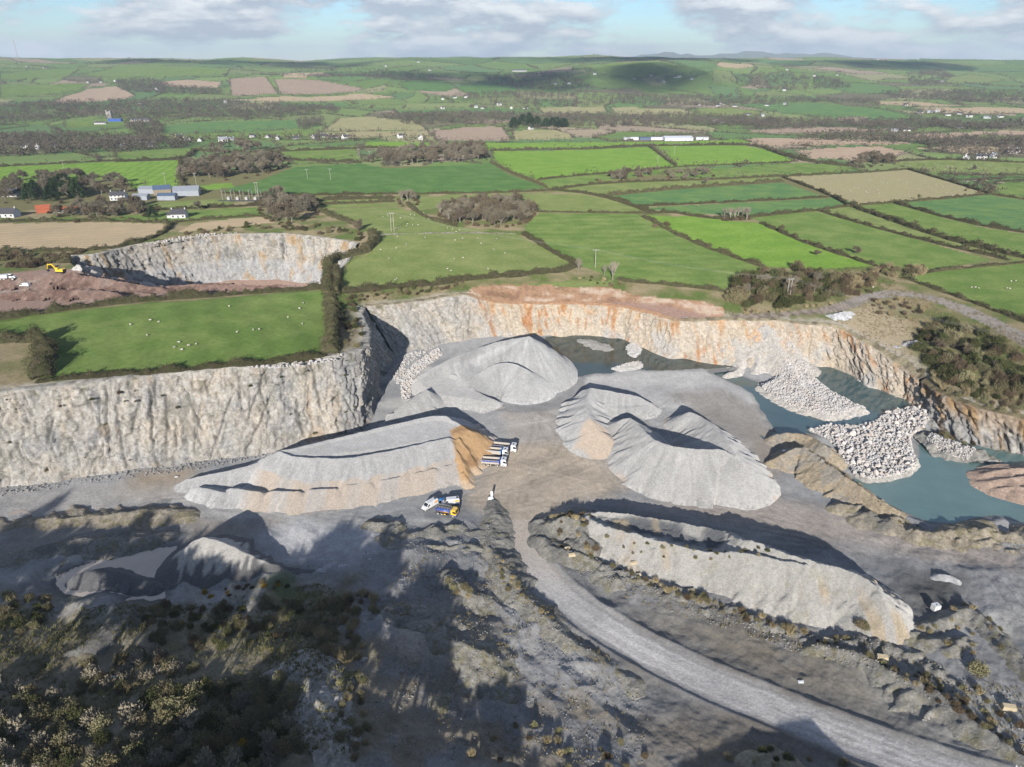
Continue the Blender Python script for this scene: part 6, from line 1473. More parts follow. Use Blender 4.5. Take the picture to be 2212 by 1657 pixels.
rank_grass([(1930, 640), (2040, 660), (2211, 750), (2260, 850), (2211, 905), (2020, 850), (1930, 785), (1800, 705), (1850, 670)], 4200, 18, M_RANKD, 74, (0.3, 0.8))
rank_grass([(1560, 668), (1590, 600), (1800, 580), (2000, 575), (1950, 620), (1850, 650), (1700, 672)], 2200, 21, M_RANK, 75, (0.4, 0.9))
rank_grass([(720, 765), (735, 640), (1010, 615), (1330, 605), (1420, 640), (1300, 618), (1010, 632), (800, 655), (790, 740)], 2600, 24, M_RANK, 76, (0.3, 0.8))
rank_grass([(1740, 945), (1800, 985), (1900, 1075), (2010, 1125), (2230, 1140), (2230, 1190), (1950, 1150), (1800, 1040)], 1100, 3, M_RANKD, 77, (0.2, 0.5))
# ---------------------------------------------------------------- paints
def paint(name, c, rough=0.35, spec=0.5, metallic=0.0, vary=0.06, scale=1.5, dirt=None):
    return material(name, c, rough=rough, vary=vary, scale=scale, spec=spec, metallic=metallic, second=dirt, scale2=0.9, contrast=(0.45, 0.75))
K_WHITE = paint('white_paint', (0.72, 0.72, 0.71), dirt=(0.55, 0.53, 0.50))
K_BLUE = paint('blue_paint', (0.035, 0.075, 0.30), dirt=(0.12, 0.14, 0.24))
K_NAVY = paint('navy_paint', (0.02, 0.03, 0.09))
K_YELLOW = paint('yellow_paint', (0.78, 0.48, 0.03), dirt=(0.60, 0.38, 0.06))
K_ORANGE = paint('orange_paint', (0.80, 0.33, 0.02))
K_STEEL = paint('grey_steel', (0.36, 0.35, 0.34), 0.55, dirt=(0.46, 0.41, 0.35))
K_DUSTY = paint('dusty_body', (0.42, 0.38, 0.33), 0.8, dirt=(0.34, 0.30, 0.25))
K_DARK = paint('black_parts', (0.025, 0.025, 0.027), 0.6)
K_TYRE = paint('tyre', (0.035, 0.034, 0.033), 0.9, dirt=(0.16, 0.145, 0.125))
K_RIM = paint('wheel_rim', (0.40, 0.38, 0.35), 0.6, dirt=(0.30, 0.27, 0.23))
K_GLASS = paint('window_glass', (0.015, 0.02, 0.025), 0.06, 0.6)
K_RED = paint('red_paint', (0.45, 0.03, 0.02))
K_BRIGHT = paint('bright_blue', (0.02, 0.16, 0.42))
K_HIVIS = paint('yellow_cloth', (0.65, 0.75, 0.05), 0.9)
K_LOAD = material('gravel_load', (0.16, 0.15, 0.14), vary=0.2, scale=3, bump=0.1, bscale=3)

def wheel_meshes(r, w):
    n = 18; ty = MB(); prof = [(r * 0.62, -w / 2), (r * 0.92, -w / 2), (r, -w * 0.36), (r, w * 0.36), (r * 0.92, w / 2), (r * 0.62, w / 2)]
    V = []; F = []
    for i in range(n):
        a = 2 * math.pi * i / n
        V += [(p * math.cos(a), q, p * math.sin(a)) for p, q in prof]
    m = len(prof)
    for i in range(n):
        for j in range(m):
            F.append((i * m + j, i * m + (j + 1) % m, ((i + 1) % n) * m + (j + 1) % m, ((i + 1) % n) * m + j))
    ty.add(V, F)
    rim = MB().tube((0, -w * 0.40, 0), (0, w * 0.40, 0), r * 0.63, n=14); rim.tube((0, -w * 0.52, 0), (0, w * 0.52, 0), r * 0.24, n=10)
    t, q = ty.mesh('tyre'), rim.mesh('rim'); t.materials.append(K_TYRE); q.materials.append(K_RIM)
    return t, q
def put_wheels(parent, spots, r, w):
    t, q = wheel_meshes(r, w)
    for x, y in spots:
        wo = bpy.data.objects.new('wheel', t); COL.objects.link(wo); wo.parent = parent; wo.location = (x, y, r)
        ro = bpy.data.objects.new('rim', q); COL.objects.link(ro); ro.parent = wo

def place(root, rear, front, length_rear, z=None):
    """stand a thing (built along +x, its rear axle at x = length_rear) with near wheels seen at two view points"""
    zg = -0.5
    for _ in range(3):
        a = P(*rear, zg); b = P(*front, zg); zg = gz((a[0] + b[0]) / 2, (a[1] + b[1]) / 2) if z is None else z
    an = math.atan2(b[1] - a[1], b[0] - a[0])
    root.rotation_euler = (0, 0, an)
    k_ = root.get('grow', 1.0)
    if 'grow' in root:
        root.scale = (k_, k_, k_); length_rear *= k_; del root['grow']
    # near side wheels lie at local y = side
    side = root.get('near_y', -1.1)
    ca, sa = math.cos(an), math.sin(an)
    root.location = (a[0] - (length_rear * ca - side * sa), a[1] - (length_rear * sa + side * ca), zg + 0.02)
    if 'near_y' in root: del root['near_y']

def tipper(label, side_mats, cab=K_WHITE, front_mat=K_BLUE, load=0.35):
    """eight wheel tipper, +x forward, origin under the middle of the chassis tail"""
    t = empty('tipper_truck'); tag(t, label, 'truck', 'tipper trucks parked at the dug stockpile end')
    ch = MB().box(0.1, 8.6, -0.42, -0.22, 0.75, 1.02).box(0.1, 8.6, 0.22, 0.42, 0.75, 1.02).box(0.1, 0.3, -1.15, 1.15, 0.55, 0.72).box(3.4, 4.6, -1.2, -0.55, 0.5, 1.0).box(3.4, 4.3, 0.55, 1.2, 0.5, 1.0)
    for x in (1.0, 2.35, 5.55, 7.45): ch.tube((x, -1.05, 0.52), (x, 1.05, 0.52), 0.11, n=6)
    ch.build('chassis', K_DARK, t)
    side, lower, inner = side_mats
    b = MB()   # open tipping body: floor, two sides with a slight flare, tailboard, headboard
    b.box(0.15, 6.0, -1.12, 1.12, 1.08, 1.2)
    b.build('body_floor', inner, t)
    for s in (-1, 1):
        y0, y1 = (-1.25, -1.14) if s < 0 else (1.14, 1.25)
        sp = MB().box(0.12, 6.05, y0, y1, 1.2, 2.45).build('body_side', inner, t)
        yo = -1.262 if s < 0 else 1.252
        MB().box(0.14, 6.03, yo, yo + 0.010, 1.85, 2.43).build('upper_panel', side, sp)
        MB().box(0.14, 6.03, yo, yo + 0.010, 1.22, 1.83).build('lower_panel', lower, sp)
        r = MB()
        for x in np.linspace(0.5, 5.7, 6): r.box(x - 0.04, x + 0.04, yo - 0.05, yo + 0.06, 1.2, 2.40)
        r.build('side_rib', lower, sp)
        MB().box(0.10, 6.07, y0 - 0.05, y1 + 0.05, 2.45, 2.53).build('top_rail', inner, sp)
    MB().box(0.0, 0.11, -1.25, 1.25, 1.15, 2.35).build('tailboard', lower, t)
    MB().box(6.05, 6.17, -1.25, 1.25, 1.15, 2.75).build('headboard', front_mat, t)
    MB().box(6.17, 6.55, -1.2, 1.2, 2.62, 2.72).build('cab_guard', front_mat, t)
    MB().tube((6.38, 0, 0.95), (6.38, 0, 2.5), 0.13, n=10).build('tipping_ram', front_mat, t)
    for s in (-1, 1):
        br = MB().tube((5.3, s * 1.2, 2.5), (6.1, s * 1.2, 2.78), 0.05, n=6); br.build('brace', front_mat, t)
    prof = [(6.65, 0.62), (8.55, 0.62), (8.62, 1.0), (8.60, 1.75), (8.38, 2.72), (8.15, 2.98), (6.75, 3.02), (6.65, 2.9)]
    cb = MB().prism([(x, z) for x, z in prof], -1.2, 1.2, 'y').build('cab', cab, t)
    ws = MB().add([(8.632, -1.05, 1.72), (8.632, 1.05, 1.72), (8.435, 1.0, 2.62), (8.435, -1.0, 2.62)], [(0, 1, 2, 3)]); ws.add([(8.60, -1.05, 1.72), (8.60, 1.05, 1.72), (8.40, 1.0, 2.62), (8.40, -1.0, 2.62)], [(3, 2, 1, 0)])
    ws.build('windscreen', K_GLASS, cb)
    for s in (-1, 1):
        y = s * 1.206
        MB().add([(7.35, y, 1.78), (8.45, y, 1.72), (8.28, y, 2.5), (7.4, y, 2.5)], [(0, 1, 2, 3)]).build('side_window', K_GLASS, cb)
        MB().box(8.45, 8.6, s * 1.32 - 0.12, s * 1.32 + 0.12, 1.75, 2.35).build('mirror', K_DARK, cb)
        MB().box(8.58, 8.66, s * 0.85 - 0.18, s * 0.85 + 0.18, 0.72, 0.92).build('headlight', K_GLASS, cb)
    MB().box(8.15, 8.75, -1.1, 1.1, 2.66, 2.76).build('sun_visor', K_DARK, cb)
    MB().box(7.2, 7.7, -0.3, 0.3, 3.03, 3.10).build('roof_hatch', K_DARK, cb)
    MB().box(8.56, 8.70, -1.2, 1.2, 0.42, 0.68).build('bumper', K_DARK, cb)
    fl = MB()
    for x in (1.0, 2.35, 5.55, 7.45):
        for s in (-1, 1): fl.box(x - 0.58, x + 0.58, s * 1.02 - 0.2, s * 1.02 + 0.2, 1.06, 1.075)
    fl.build('mudguards', K_DARK, t)
    put_wheels(t, [(x, s * 1.05) for x in (1.0, 2.35, 5.55, 7.45) for s in (-1, 1)], 0.52, 0.38)
    if load:
        lx, ly = np.meshgrid(np.linspace(0.2, 6.0, 24), np.linspace(-1.1, 1.1, 10), indexing='ij')
        lz = 1.22 + load * (0.5 + 0.5 * vn(lx * 1.1, ly * 1.1, 3)) * np.cos(ly) + 0.05 * vn(lx * 5, ly * 5, 6)
        i = np.arange(lx.size).reshape(lx.shape); F = np.stack([i[:-1, :-1], i[1:, :-1], i[1:, 1:], i[:-1, 1:]], -1).reshape(-1, 4)
        link('gravel_load', mesh_np('gravel_load', np.stack([lx.ravel(), ly.ravel(), lz.ravel()], -1), F, smooth=True), t, K_LOAD)
    t['near_y'] = -1.15; t['grow'] = 1.1
    return t
t1 = tipper('white-cabbed tipper truck with a blue upper body side, first in the row', (K_BLUE, K_DUSTY, K_DUSTY), K_WHITE, K_BLUE); place(t1, (1045.5, 1007.2), (1083, 1010.2), 1.0)
t2 = tipper('white-cabbed tipper truck with a plain grey body, parked between the other two', (K_STEEL, K_DUSTY, K_DUSTY), K_WHITE, K_BRIGHT); place(t2, (1050, 985.6), (1088, 989.0), 1.0)
t3 = tipper('white-cabbed tipper truck with a dark navy body, pulled further forward beyond the others', (K_NAVY, K_NAVY, K_DUSTY), K_WHITE, K_NAVY); place(t3, (1068.5, 974.8), (1105.6, 978.6), 1.0)
# driver in the nearest cab
drv = MB(); drv.box(7.55, 7.85, -0.95, -0.5, 1.35, 1.95, (0.04, 0.04, 0.06, 0.06)).tube((7.7, -0.72, 1.95), (7.7, -0.72, 2.22), 0.11, 0.10, 8)

def van(label, stripe=K_ORANGE):
    v = empty('van'); tag(v, label, 'van', 'vans parked beside the tanker')
    prof = [(0.0, 0.45), (0.0, 2.45), (0.12, 2.62), (3.9, 2.62), (4.25, 2.52), (4.95, 1.62), (5.75, 1.25), (5.9, 1.0), (5.9, 0.45)]
    n = len(prof); mb = MB(); W = 1.0
    vs = []
    for y, k in ((-W, 0), (-W * 0.9, 1), (W * 0.9, 1), (W, 0)):      # roof drawn in a little
        for x, z in prof: vs.append((x, y, z if not (k == 0 and z > 2.3) else z - 0.14))
    fs = []
    for r in range(3):
        for i in range(n): fs.append((r * n + i, r * n + (i + 1) % n, (r + 1) * n + (i + 1) % n, (r + 1) * n + i))
    fs += [tuple(range(n))[::-1], tuple(range(3 * n, 4 * n))]
    body = mb.add(vs, fs).build('body', K_WHITE, v)
    MB().add([(4.30, -0.82, 2.50), (4.98, -0.84, 1.64), (4.98, 0.84, 1.64), (4.30, 0.82, 2.50)], [(0, 1, 2, 3)]).add([(4.27, -0.82, 2.47), (4.95, -0.84, 1.61), (4.95, 0.84, 1.61), (4.27, 0.82, 2.47)], [(3, 2, 1, 0)]).build('windscreen', K_GLASS, body)
    for s in (-1, 1):
        y = s * 1.008
        MB().add([(3.75, y, 1.62), (4.85, y, 1.55), (4.35, y, 2.28), (3.8, y, 2.28)], [(0, 1, 2, 3)]).build('side_window', K_GLASS, body)
        MB().add([(0.15, y, 1.55), (1.75, y, 1.7), (1.75, y, 2.15), (0.15, y, 2.35)], [(0, 1, 2, 3)]).build('stripe', stripe, body)
        MB().box(0.1, 5.7, s * 1.01 - 0.02, s * 1.01 + 0.02, 0.46, 0.72).build('sill', K_DARK, body)
        MB().box(4.55, 4.7, s * 1.14 - 0.1, s * 1.14 + 0.1, 1.45, 1.8).build('mirror', K_DARK, body)
        MB().box(5.62, 5.92, s * 0.78 - 0.16, s * 0.78 + 0.16, 0.95, 1.2).build('headlight', K_STEEL, body)
        MB().box(-0.02, 0.03, s * 0.92 - 0.06, s * 0.92 + 0.06, 0.9, 1.6).build('tail_light', K_RED, body)
    MB().box(5.88, 5.97, -0.95, 0.95, 0.42, 0.68).build('bumper', K_DARK, body)
    MB().box(0.3, 0.9, -0.45, 0.45, 2.625, 2.72).build('roof_vent', K_DARK, body)
    MB().box(0.2, 5.7, -0.8, 0.8, 0.32, 0.46).build('underbody', K_DARK, v)
    put_wheels(v, [(1.05, -0.88), (1.05, 0.88), (4.75, -0.88), (4.75, 0.88)], 0.36, 0.24)
    v['near_y'] = 0.88
    return v
v1 = van('white high-roofed van with an orange side stripe, parked to the left of the tanker'); place(v1, (941.4, 1093.8), (921.6, 1105.3), 1.05)
v2 = van('white high-roofed van with an orange side stripe, parked behind the tanker'); place(v2, (985.5, 1092.3), (966.5, 1094.3), 1.05)

# fuel tanker
t = empty('tanker_truck'); tag(t, 'blue and yellow six-wheel fuel tanker parked between the two white vans', 'truck')
MB().box(0.1, 7.3, -0.42, 0.42, 0.72, 0.98).box(2.9, 4.6, -1.15, -0.5, 0.5, 0.95).box(0.0, 0.2, -1.15, 1.15, 0.5, 0.75).build('chassis', K_DARK, t)
n = 20; ell = [(1.22 * math.cos(2 * math.pi * i / n), 1.82 + 0.80 * math.sin(2 * math.pi * i / n)) for i in range(n)]
tk = MB().prism(ell, 0.1, 5.3, 'x').build('tank', K_BLUE, t, True)
for s in (-1, 1):
    V = []; 
    for x in np.linspace(0.25, 5.15, 9):
        for a, k in ((math.radians(-32), 0), (math.radians(14 + 5 * math.sin(x)), 1)):
            V.append((x, s * 1.232 * math.cos(a), 1.82 + 0.808 * math.sin(a)))
    MB().add(V, [(2 * i, 2 * i + 2, 2 * i + 3, 2 * i + 1) for i in range(8)]).build('stripe', K_YELLOW, tk)
    V2 = [(x, s * 1.236 * math.cos(a), 1.82 + 0.812 * math.sin(a)) for x, a in ((1.2, math.radians(-20)), (4.6, math.radians(-26)), (4.9, math.radians(2)), (2.6, math.radians(-12)))]
    MB().add(V2, [(0, 1, 2, 3)]).build('flash', K_ORANGE, tk)
rl = MB()
for s in (-1, 1):
    rl.tube((0.3, s * 0.62, 3.25), (5.2, s * 0.62, 3.25), 0.035, n=5).tube((0.3, s * 0.62, 2.95), (5.2, s * 0.62, 2.95), 0.03, n=5)
    for x in np.linspace(0.3, 5.2, 6): rl.tube((x, s * 0.62, 2.5), (x, s * 0.62, 3.25), 0.035, n=5)
rl.build('walkway_rail', K_STEEL, t)
MB().box(0.3, 5.2, -0.5, 0.5, 2.62, 2.68).build('walkway', K_DARK, t)
prof = [(5.55, 0.62), (7.35, 0.62), (7.42, 1.0), (7.38, 1.7), (7.15, 2.65), (6.95, 2.85), (5.65, 2.88), (5.55, 2.75)]
cb = MB().prism(prof, -1.18, 1.18, 'y').build('cab', K_YELLOW, t)
MB().box(5.56, 7.44, -1.19, 1.19, 0.64, 1.05).build('cab_skirt', K_BLUE, cb)
MB().add([(7.412, -1.0, 1.68), (7.412, 1.0, 1.68), (7.20, 0.95, 2.56), (7.20, -0.95, 2.56)], [(0, 1, 2, 3)]).build('windscreen', K_GLASS, cb)
for s in (-1, 1):
    MB().add([(6.15, s * 1.186, 1.7), (7.25, s * 1.186, 1.66), (7.08, s * 1.186, 2.4), (6.2, s * 1.186, 2.4)], [(0, 1, 2, 3)]).build('side_window', K_GLASS, cb)
    MB().box(7.2, 7.34, s * 1.3 - 0.11, s * 1.3 + 0.11, 1.7, 2.25).build('mirror', K_DARK, cb)
MB().box(6.3, 6.9, -0.9, 0.9, 2.89, 3.02).build('light_bar', paint('amber_bar', (0.72, 0.55, 0.25)), cb)
MB().box(7.36, 7.5, -1.18, 1.18, 0.42, 0.66).build('bumper', K_BLUE, cb)
MB().box(3.1, 3.7, -1.19, -1.16, 0.52, 0.92).build('hazard_plate', K_YELLOW, t)
put_wheels(t, [(x, s * 1.05) for x in (1.0, 2.35, 6.25) for s in (-1, 1)], 0.5, 0.36)
t['near_y'] = -1.05; place(t, (946, 1112.2), (978.5, 1118.6), 1.0)
# small blue bowser
bw = empty('fuel_bowser'); tag(bw, 'small bright blue tank on a wheeled frame between the two vans', 'bowser')
MB().prism([(0.62 * math.cos(2 * math.pi * i / 14), 1.15 + 0.52 * math.sin(2 * math.pi * i / 14)) for i in range(14)], -1.1, 1.1, 'x').build('tank', K_BRIGHT, bw, True)
MB().box(-1.2, 1.3, -0.6, 0.6, 0.5, 0.62).box(1.3, 2.1, -0.06, 0.06, 0.5, 0.6).build('frame', K_DARK, bw); MB().tube((0.2, 0, 1.6), (0.2, 0, 1.78), 0.2, n=10).build('filler_cap', K_DARK, bw)
put_wheels(bw, [(0, -0.7), (0, 0.7)], 0.36, 0.22)
a = P(954, 1084, -0.5); bw.location = (a[0], a[1], gz(a[0], a[1])); bw.rotation_euler = (0, 0, 0.55)
# white notice on a concrete block beside the road
sg = empty('road_sign'); tag(sg, 'white notice board leaning on a rounded white block beside the haul road', 'sign')
blk = MB(); V = []
for k, (rx, z) in enumerate(((0.95, 0), (1.05, 0.35), (0.9, 0.8), (0.5, 1.05))):
    V += [(rx * math.cos(i * 0.7854) * 1.1, 0.7 * rx * math.sin(i * 0.7854), z) for i in range(8)]
blk.add(V, [(k * 8 + i, k * 8 + (i + 1) % 8, k * 8 + 8 + (i + 1) % 8, k * 8 + 8 + i) for k in range(3) for i in range(8)] + [tuple(range(24, 32))]); blk.build('block', K_WHITE, sg, True)
MB().box(-0.1, 0.75, 0.55, 0.62, 0.9, 2.9).build('board', K_WHITE, sg)
for x in (0.0, 0.62): MB().box(x - 0.04, x + 0.04, 0.63, 0.70, 0.0, 2.8).build('post', K_STEEL, sg)
a = P(1059.5, 1079, -0.4); sg.location = (a[0], a[1], gz(a[0], a[1])); sg.rotation_euler = (0, 0, -0.1)

# ---------------------------------------------------------------- machines at the second quarry
def on_land(fx, fy, dz=0.0):
    """view point -> top of land or of a heap standing there"""
    (x, y), = cast([(fx, fy)]); z = gz(x, y)
    return x, y, z + dz
ex = empty('excavator'); tag(ex, 'yellow tracked excavator working on top of the red-brown spoil heap', 'excavator')
for s in (-1, 1):
    MB().prism([(-2.1, 0.25), (-1.7, 0.0), (1.7, 0.0), (2.1, 0.25), (2.1, 0.65), (1.7, 0.95), (-1.7, 0.95), (-2.1, 0.65)], s * 1.25 - 0.3, s * 1.25 + 0.3, 'y').build('track', K_DARK, ex)
MB().box(-0.9, 0.9, -0.9, 0.9, 0.6, 1.15).build('undercarriage', K_DARK, ex)
hs = MB().box(-2.6, 1.7, -1.4, 1.4, 1.2, 2.2, (0.1, 0.05, 0.05, 0.05)).box(-2.5, -0.6, -1.3, 1.3, 2.2, 2.6, (0.3, 0.2, 0.1, 0.1)).build('house', K_YELLOW, ex)
MB().box(-2.75, -2.6, -1.3, 1.3, 1.25, 2.3).build('counterweight', K_DARK, hs)
cbn = MB().box(0.2, 1.75, 0.35, 1.35, 2.2, 3.25, (0.1, 0.25, 0.05, 0.05)).build('operator_cab', K_YELLOW, ex)
MB().add([(1.76, 0.45, 2.3), (1.76, 1.25, 2.3), (1.53, 1.2, 3.15), (1.53, 0.5, 3.15)], [(0, 1, 2, 3)]).build('windscreen', K_GLASS, cbn)
MB().prism([(1.2, 1.9), (1.7, 2.3), (4.0, 5.0), (6.3, 4.6), (6.4, 4.2), (4.2, 4.4), (2.0, 1.7)], -0.3, 0.3, 'y').build('boom', K_YELLOW, ex)
MB().prism([(6.1, 4.9), (6.5, 4.8), (7.3, 2.0), (7.0, 1.9)], -0.22, 0.22, 'y').build('stick', K_YELLOW, ex)
MB().prism([(7.0, 2.0), (7.4, 2.0), (7.5, 1.2), (6.7, 0.7), (6.3, 1.2)], -0.6, 0.6, 'y').build('bucket', K_DARK, ex)
MB().tube((1.8, 0.0, 1.8), (3.8, 0.0, 4.2), 0.11, n=6).build('boom_cylinder', K_STEEL, ex)
a = P(128, 588, 35.6); ex.location = (a[0], a[1] + 1, max(top_z(a[0], a[1] + 1), 34.5)); ex.rotation_euler = (0, 0, math.pi - 0.15)
v3 = van('white van parked on the bare ground left of the excavator heap', K_WHITE); v3.scale = (0.85, 0.85, 0.75); a = P(62, 609, 34.0); v3.location = (a[0], a[1], top_z(a[0], a[1])); v3.rotation_euler = (0, 0, 3.05); v3['group'] = 'single'
if 'near_y' in v3: del v3['near_y']
dt = empty('dump_truck'); tag(dt, 'white articulated dump truck at the left edge by the second quarry', 'dump truck')
MB().box(-0.5, 6.8, -0.5, 0.5, 0.9, 1.3).build('chassis', K_DARK, dt)
MB().prism([(-1.0, 2.6), (4.2, 3.1), (4.0, 1.4), (0.0, 1.4)], -1.5, 1.5, 'y').build('skip', K_WHITE, dt)
cbn = MB().box(4.6, 6.2, -0.9, 0.9, 1.3, 3.2, (0.1, 0.3, 0.1, 0.1)).build('cab', K_WHITE, dt); MB().box(6.2, 7.6, -0.9, 0.9, 1.2, 2.1, (0, 0.3, 0.1, 0.1)).build('bonnet', K_WHITE, cbn)
MB().box(4.7, 6.05, -0.92, 0.92, 2.2, 2.9).build('cab_window', K_GLASS, cbn)
put_wheels(dt, [(0.6, -1.2), (0.6, 1.2), (2.3, -1.2), (2.3, 1.2), (6.4, -1.2), (6.4, 1.2)], 0.85, 0.6)
a = P(2, 605, 34.0); dt.location = (a[0], a[1], top_z(a[0], a[1])); dt.rotation_euler = (0, 0, 0.1)
sb = empty('site_board'); tag(sb, 'orange board on two legs beside the white dump truck', 'board')
MB().box(-1.0, 1.0, -0.05, 0.05, 1.0, 2.2).build('board', K_ORANGE, sb)
for x in (-0.8, 0.8): MB().box(x - 0.06, x + 0.06, 0.06, 0.16, 0, 2.1).build('leg', K_STEEL, sb)
a = P(25, 601, 34.0); sb.location = (a[0], a[1], top_z(a[0], a[1]))

# ---------------------------------------------------------------- small things lying about the quarry
ib = empty('liquid_container'); tag(ib, 'white cube container in a metal cage in the dark corner behind the long stockpile', 'container')
MB().box(-0.6, 0.6, -0.5, 0.5, 0.15, 1.25).build('tank', K_WHITE, ib); MB().box(-0.62, 0.62, -0.52, 0.52, 0, 0.14).build('pallet', K_STEEL, ib)
cg = MB()
for z in (0.4, 0.7, 1.0): cg.box(-0.63, 0.63, -0.53, -0.51, z - 0.02, z + 0.02).box(-0.63, 0.63, 0.51, 0.53, z - 0.02, z + 0.02)
cg.build('cage', K_STEEL, ib); MB().tube((0, 0, 1.25), (0, 0, 1.33), 0.12, n=10).build('cap', K_DARK, ib)
a = P(2018, 1320, 1.4); ib.location = (a[0], a[1], top_z(a[0], a[1])); ib.scale = (1.5, 1.5, 1.5); ib.rotation_euler = (0, 0, 0.2)
for fx, fy, z, lab in ((1729, 1473, 1.6, 'small white sheet lying on the dark ground beside the haul road'), (247, 1465, 4, 'white battered panel lying among the bushes'), (1690, 990, -0.4, 'small white lid lying by the sandy bank'), (381, 1032, -1.8, 'small white rag lying below the left face')):
    x, y, _ = P(fx, fy, z); s = MB(); s.add([(-0.7, -0.4, 0.05), (0.6, -0.45, 0.12), (0.75, 0.4, 0.22), (-0.6, 0.45, 0.1), (0.05, 0.0, 0.25)], [(0, 1, 4), (1, 2, 4), (2, 3, 4), (3, 0, 4)]); s.add([(-0.7, -0.4, 0.0), (0.6, -0.45, 0.0), (0.75, 0.4, 0.0), (-0.6, 0.45, 0.0)], [(3, 2, 1, 0)])
    o = s.build('white_panel', K_WHITE); o.location = (x, y, top_z(x, y) + 0.15); tag(o, lab, 'panel')
def rock_mesh(seed, nsub=2):
    """an angular block: a sphere cut by random planes"""
    rng = np.random.default_rng(seed)
    import bmesh
    bm = bmesh.new(); bmesh.ops.create_icosphere(bm, subdivisions=nsub, radius=1.0)
    pl = rng.normal(size=(9, 3)); pl /= np.linalg.norm(pl, axis=1)[:, None]; dd = rng.uniform(0.5, 0.85, 9); sc = rng.uniform(0.75, 1.25, 3)
    for v in bm.verts:
        p = np.array(v.co)
        for n_, d_ in zip(pl, dd):
            e = p @ n_ - d_
            if e > 0: p = p - n_ * e
        v.co = p * sc
    bmesh.ops.dissolve_limit(bm, angle_limit=0.12, verts=bm.verts, edges=bm.edges); bmesh.ops.triangulate(bm, faces=bm.faces)
    me = bpy.data.meshes.new('boulder'); bm.to_mesh(me); bm.free(); return me
M_BOULDER = material('boulder_stone', (0.45, 0.44, 0.43), vary=0.25, scale=0.8, bump=0.08, bscale=3.0, random_tint=0.22, rough=0.95, spec=0.15, second=(0.47, 0.41, 0.36), scale2=0.25)
ROCKS = [rock_mesh(s) for s in range(8)]
for m_ in ROCKS: m_.materials.append(M_BOULDER)
def boulder(x, y, z, r, label, group, name='boulder', cat='boulder'):
    o = bpy.data.objects.new(name, random.choice(ROCKS)); COL.objects.link(o)
    o.location = (x, y, z + 0.35 * r); o.rotation_euler = (random.uniform(-.6, .6), random.uniform(-.6, .6), random.uniform(0, 6.28)); s = r * random.uniform(0.8, 1.2)
    o.scale = (s * random.uniform(0.85, 1.3), s, s * random.uniform(0.6, 0.9)); tag(o, label, cat, group); return o
HEAP = [(1745, 928), (1790, 918), (1850, 920), (1885, 912), (1920, 890), (1960, 880), (1998, 880), (2006, 905), (1992, 925), (1962, 942), (1970, 975), (1984, 1000), (1965, 1018), (1920, 1030), (1870, 1034), (1845, 1022), (1822, 996), (1806, 962), (1780, 945)]
HP = [P(a, b, -0.3)[:2] for a, b in HEAP]
hx, hy = np.array([p[0] for p in HP]), np.array([p[1] for p in HP])
# the stony bed below the blocks
pile('stone_bed', None, [('flat', HEAP, -0.3, 1.2)], base=(0.34, 0.325, 0.30), mat=M_SPOIL, seed=401, rough=0.7, kind='stuff')
pts = scatter(HEAP, 290, -0.2, 1.15)
G = floor_z(np.array([p[0] for p in pts]), np.array([p[1] for p in pts]))
for (x, y), g in zip(pts, G):
    r = random.choice((random.uniform(0.45, 0.7), random.uniform(0.5, 0.8), random.uniform(0.7, 1.15)))
    fx, fy = to_view(x, y, 0.0)
    where = 'at the side pool edge of' if fy < 925 and fx < 1930 else 'near the weedy face in' if fx > 1930 and fy < 950 else 'at the teal pond edge of' if fy > 985 else 'in the middle of'
    boulder(x, y, max(-0.2, float(g)) + random.uniform(-0.1, 0.7), r, ('small ' if r < 0.6 else 'large ' if r > 0.85 else 'mid-sized ') + 'pale angular boulder ' + where + ' the tipped boulder bank', 'boulder bank between the pools')
def rubble(name, polyF, n, z, rmin, rmax, seed, top=True, zfun=None, mat=None, sparse=0.0):
    """many small stones in one mesh: too many to count"""
    rng = np.random.default_rng(seed); poly = [P(a, b, z)[:2] for a, b in polyF]; p = np.array(poly)
    xs = rng.uniform(p[:, 0].min(), p[:, 0].max(), n * 4); ys = rng.uniform(p[:, 1].min(), p[:, 1].max(), n * 4)
    k = inpoly(xs, ys, poly); xs, ys = xs[k][:n], ys[k][:n]
    if zfun is None:
        k = ground(xs, ys) < 11; xs, ys = xs[k], ys[k]          # none on the land above the face
    zs = np.array([top_z(a, b, float(c_)) for a, b, c_ in zip(xs, ys, ground(xs, ys))]) if zfun is None else zfun(xs, ys)
    base = np.array([(1, 0, 0), (-1, 0, 0), (0, 1, 0), (0, -1, 0), (0, 0, 1), (0, 0, -0.6), (0.6, 0.6, 0.5), (-0.6, -0.5, 0.6)], float)
    tri = np.array([(0, 6, 4), (6, 2, 4), (2, 1, 4), (1, 7, 4), (7, 3, 4), (3, 0, 4), (0, 2, 6), (1, 3, 7), (0, 3, 5), (3, 1, 5), (1, 2, 5), (2, 0, 5)])
    m = len(xs); r = rng.uniform(rmin, rmax, m) ** 1.0; a = rng.uniform(0, 6.28, m)
    B = base[None] * (r[:, None, None] * rng.uniform(0.7, 1.3, (m, 8, 3)))
    ca, sa = np.cos(a)[:, None], np.sin(a)[:, None]
    V = np.stack([xs[:, None] + B[..., 0] * ca - B[..., 1] * sa, ys[:, None] + B[..., 0] * sa + B[..., 1] * ca, zs[:, None] + 0.25 * r[:, None] + B[..., 2]], -1).reshape(-1, 3)
    F = (tri[None] + 8 * np.arange(m)[:, None, None]).reshape(-1, 3)
    o = link(name, mesh_np(name, V, F), None, mat or M_RUBBLE); tag(o, kind='stuff'); return o
M_RUBBLE = material('rubble_stone', (0.44, 0.43, 0.42), vary=0.35, scale=0.7, rough=0.95, spec=0.1, second=(0.43, 0.395, 0.36), scale2=0.12)
rubble('rubble', HEAP, 4200, -0.2, 0.25, 0.7, 5)
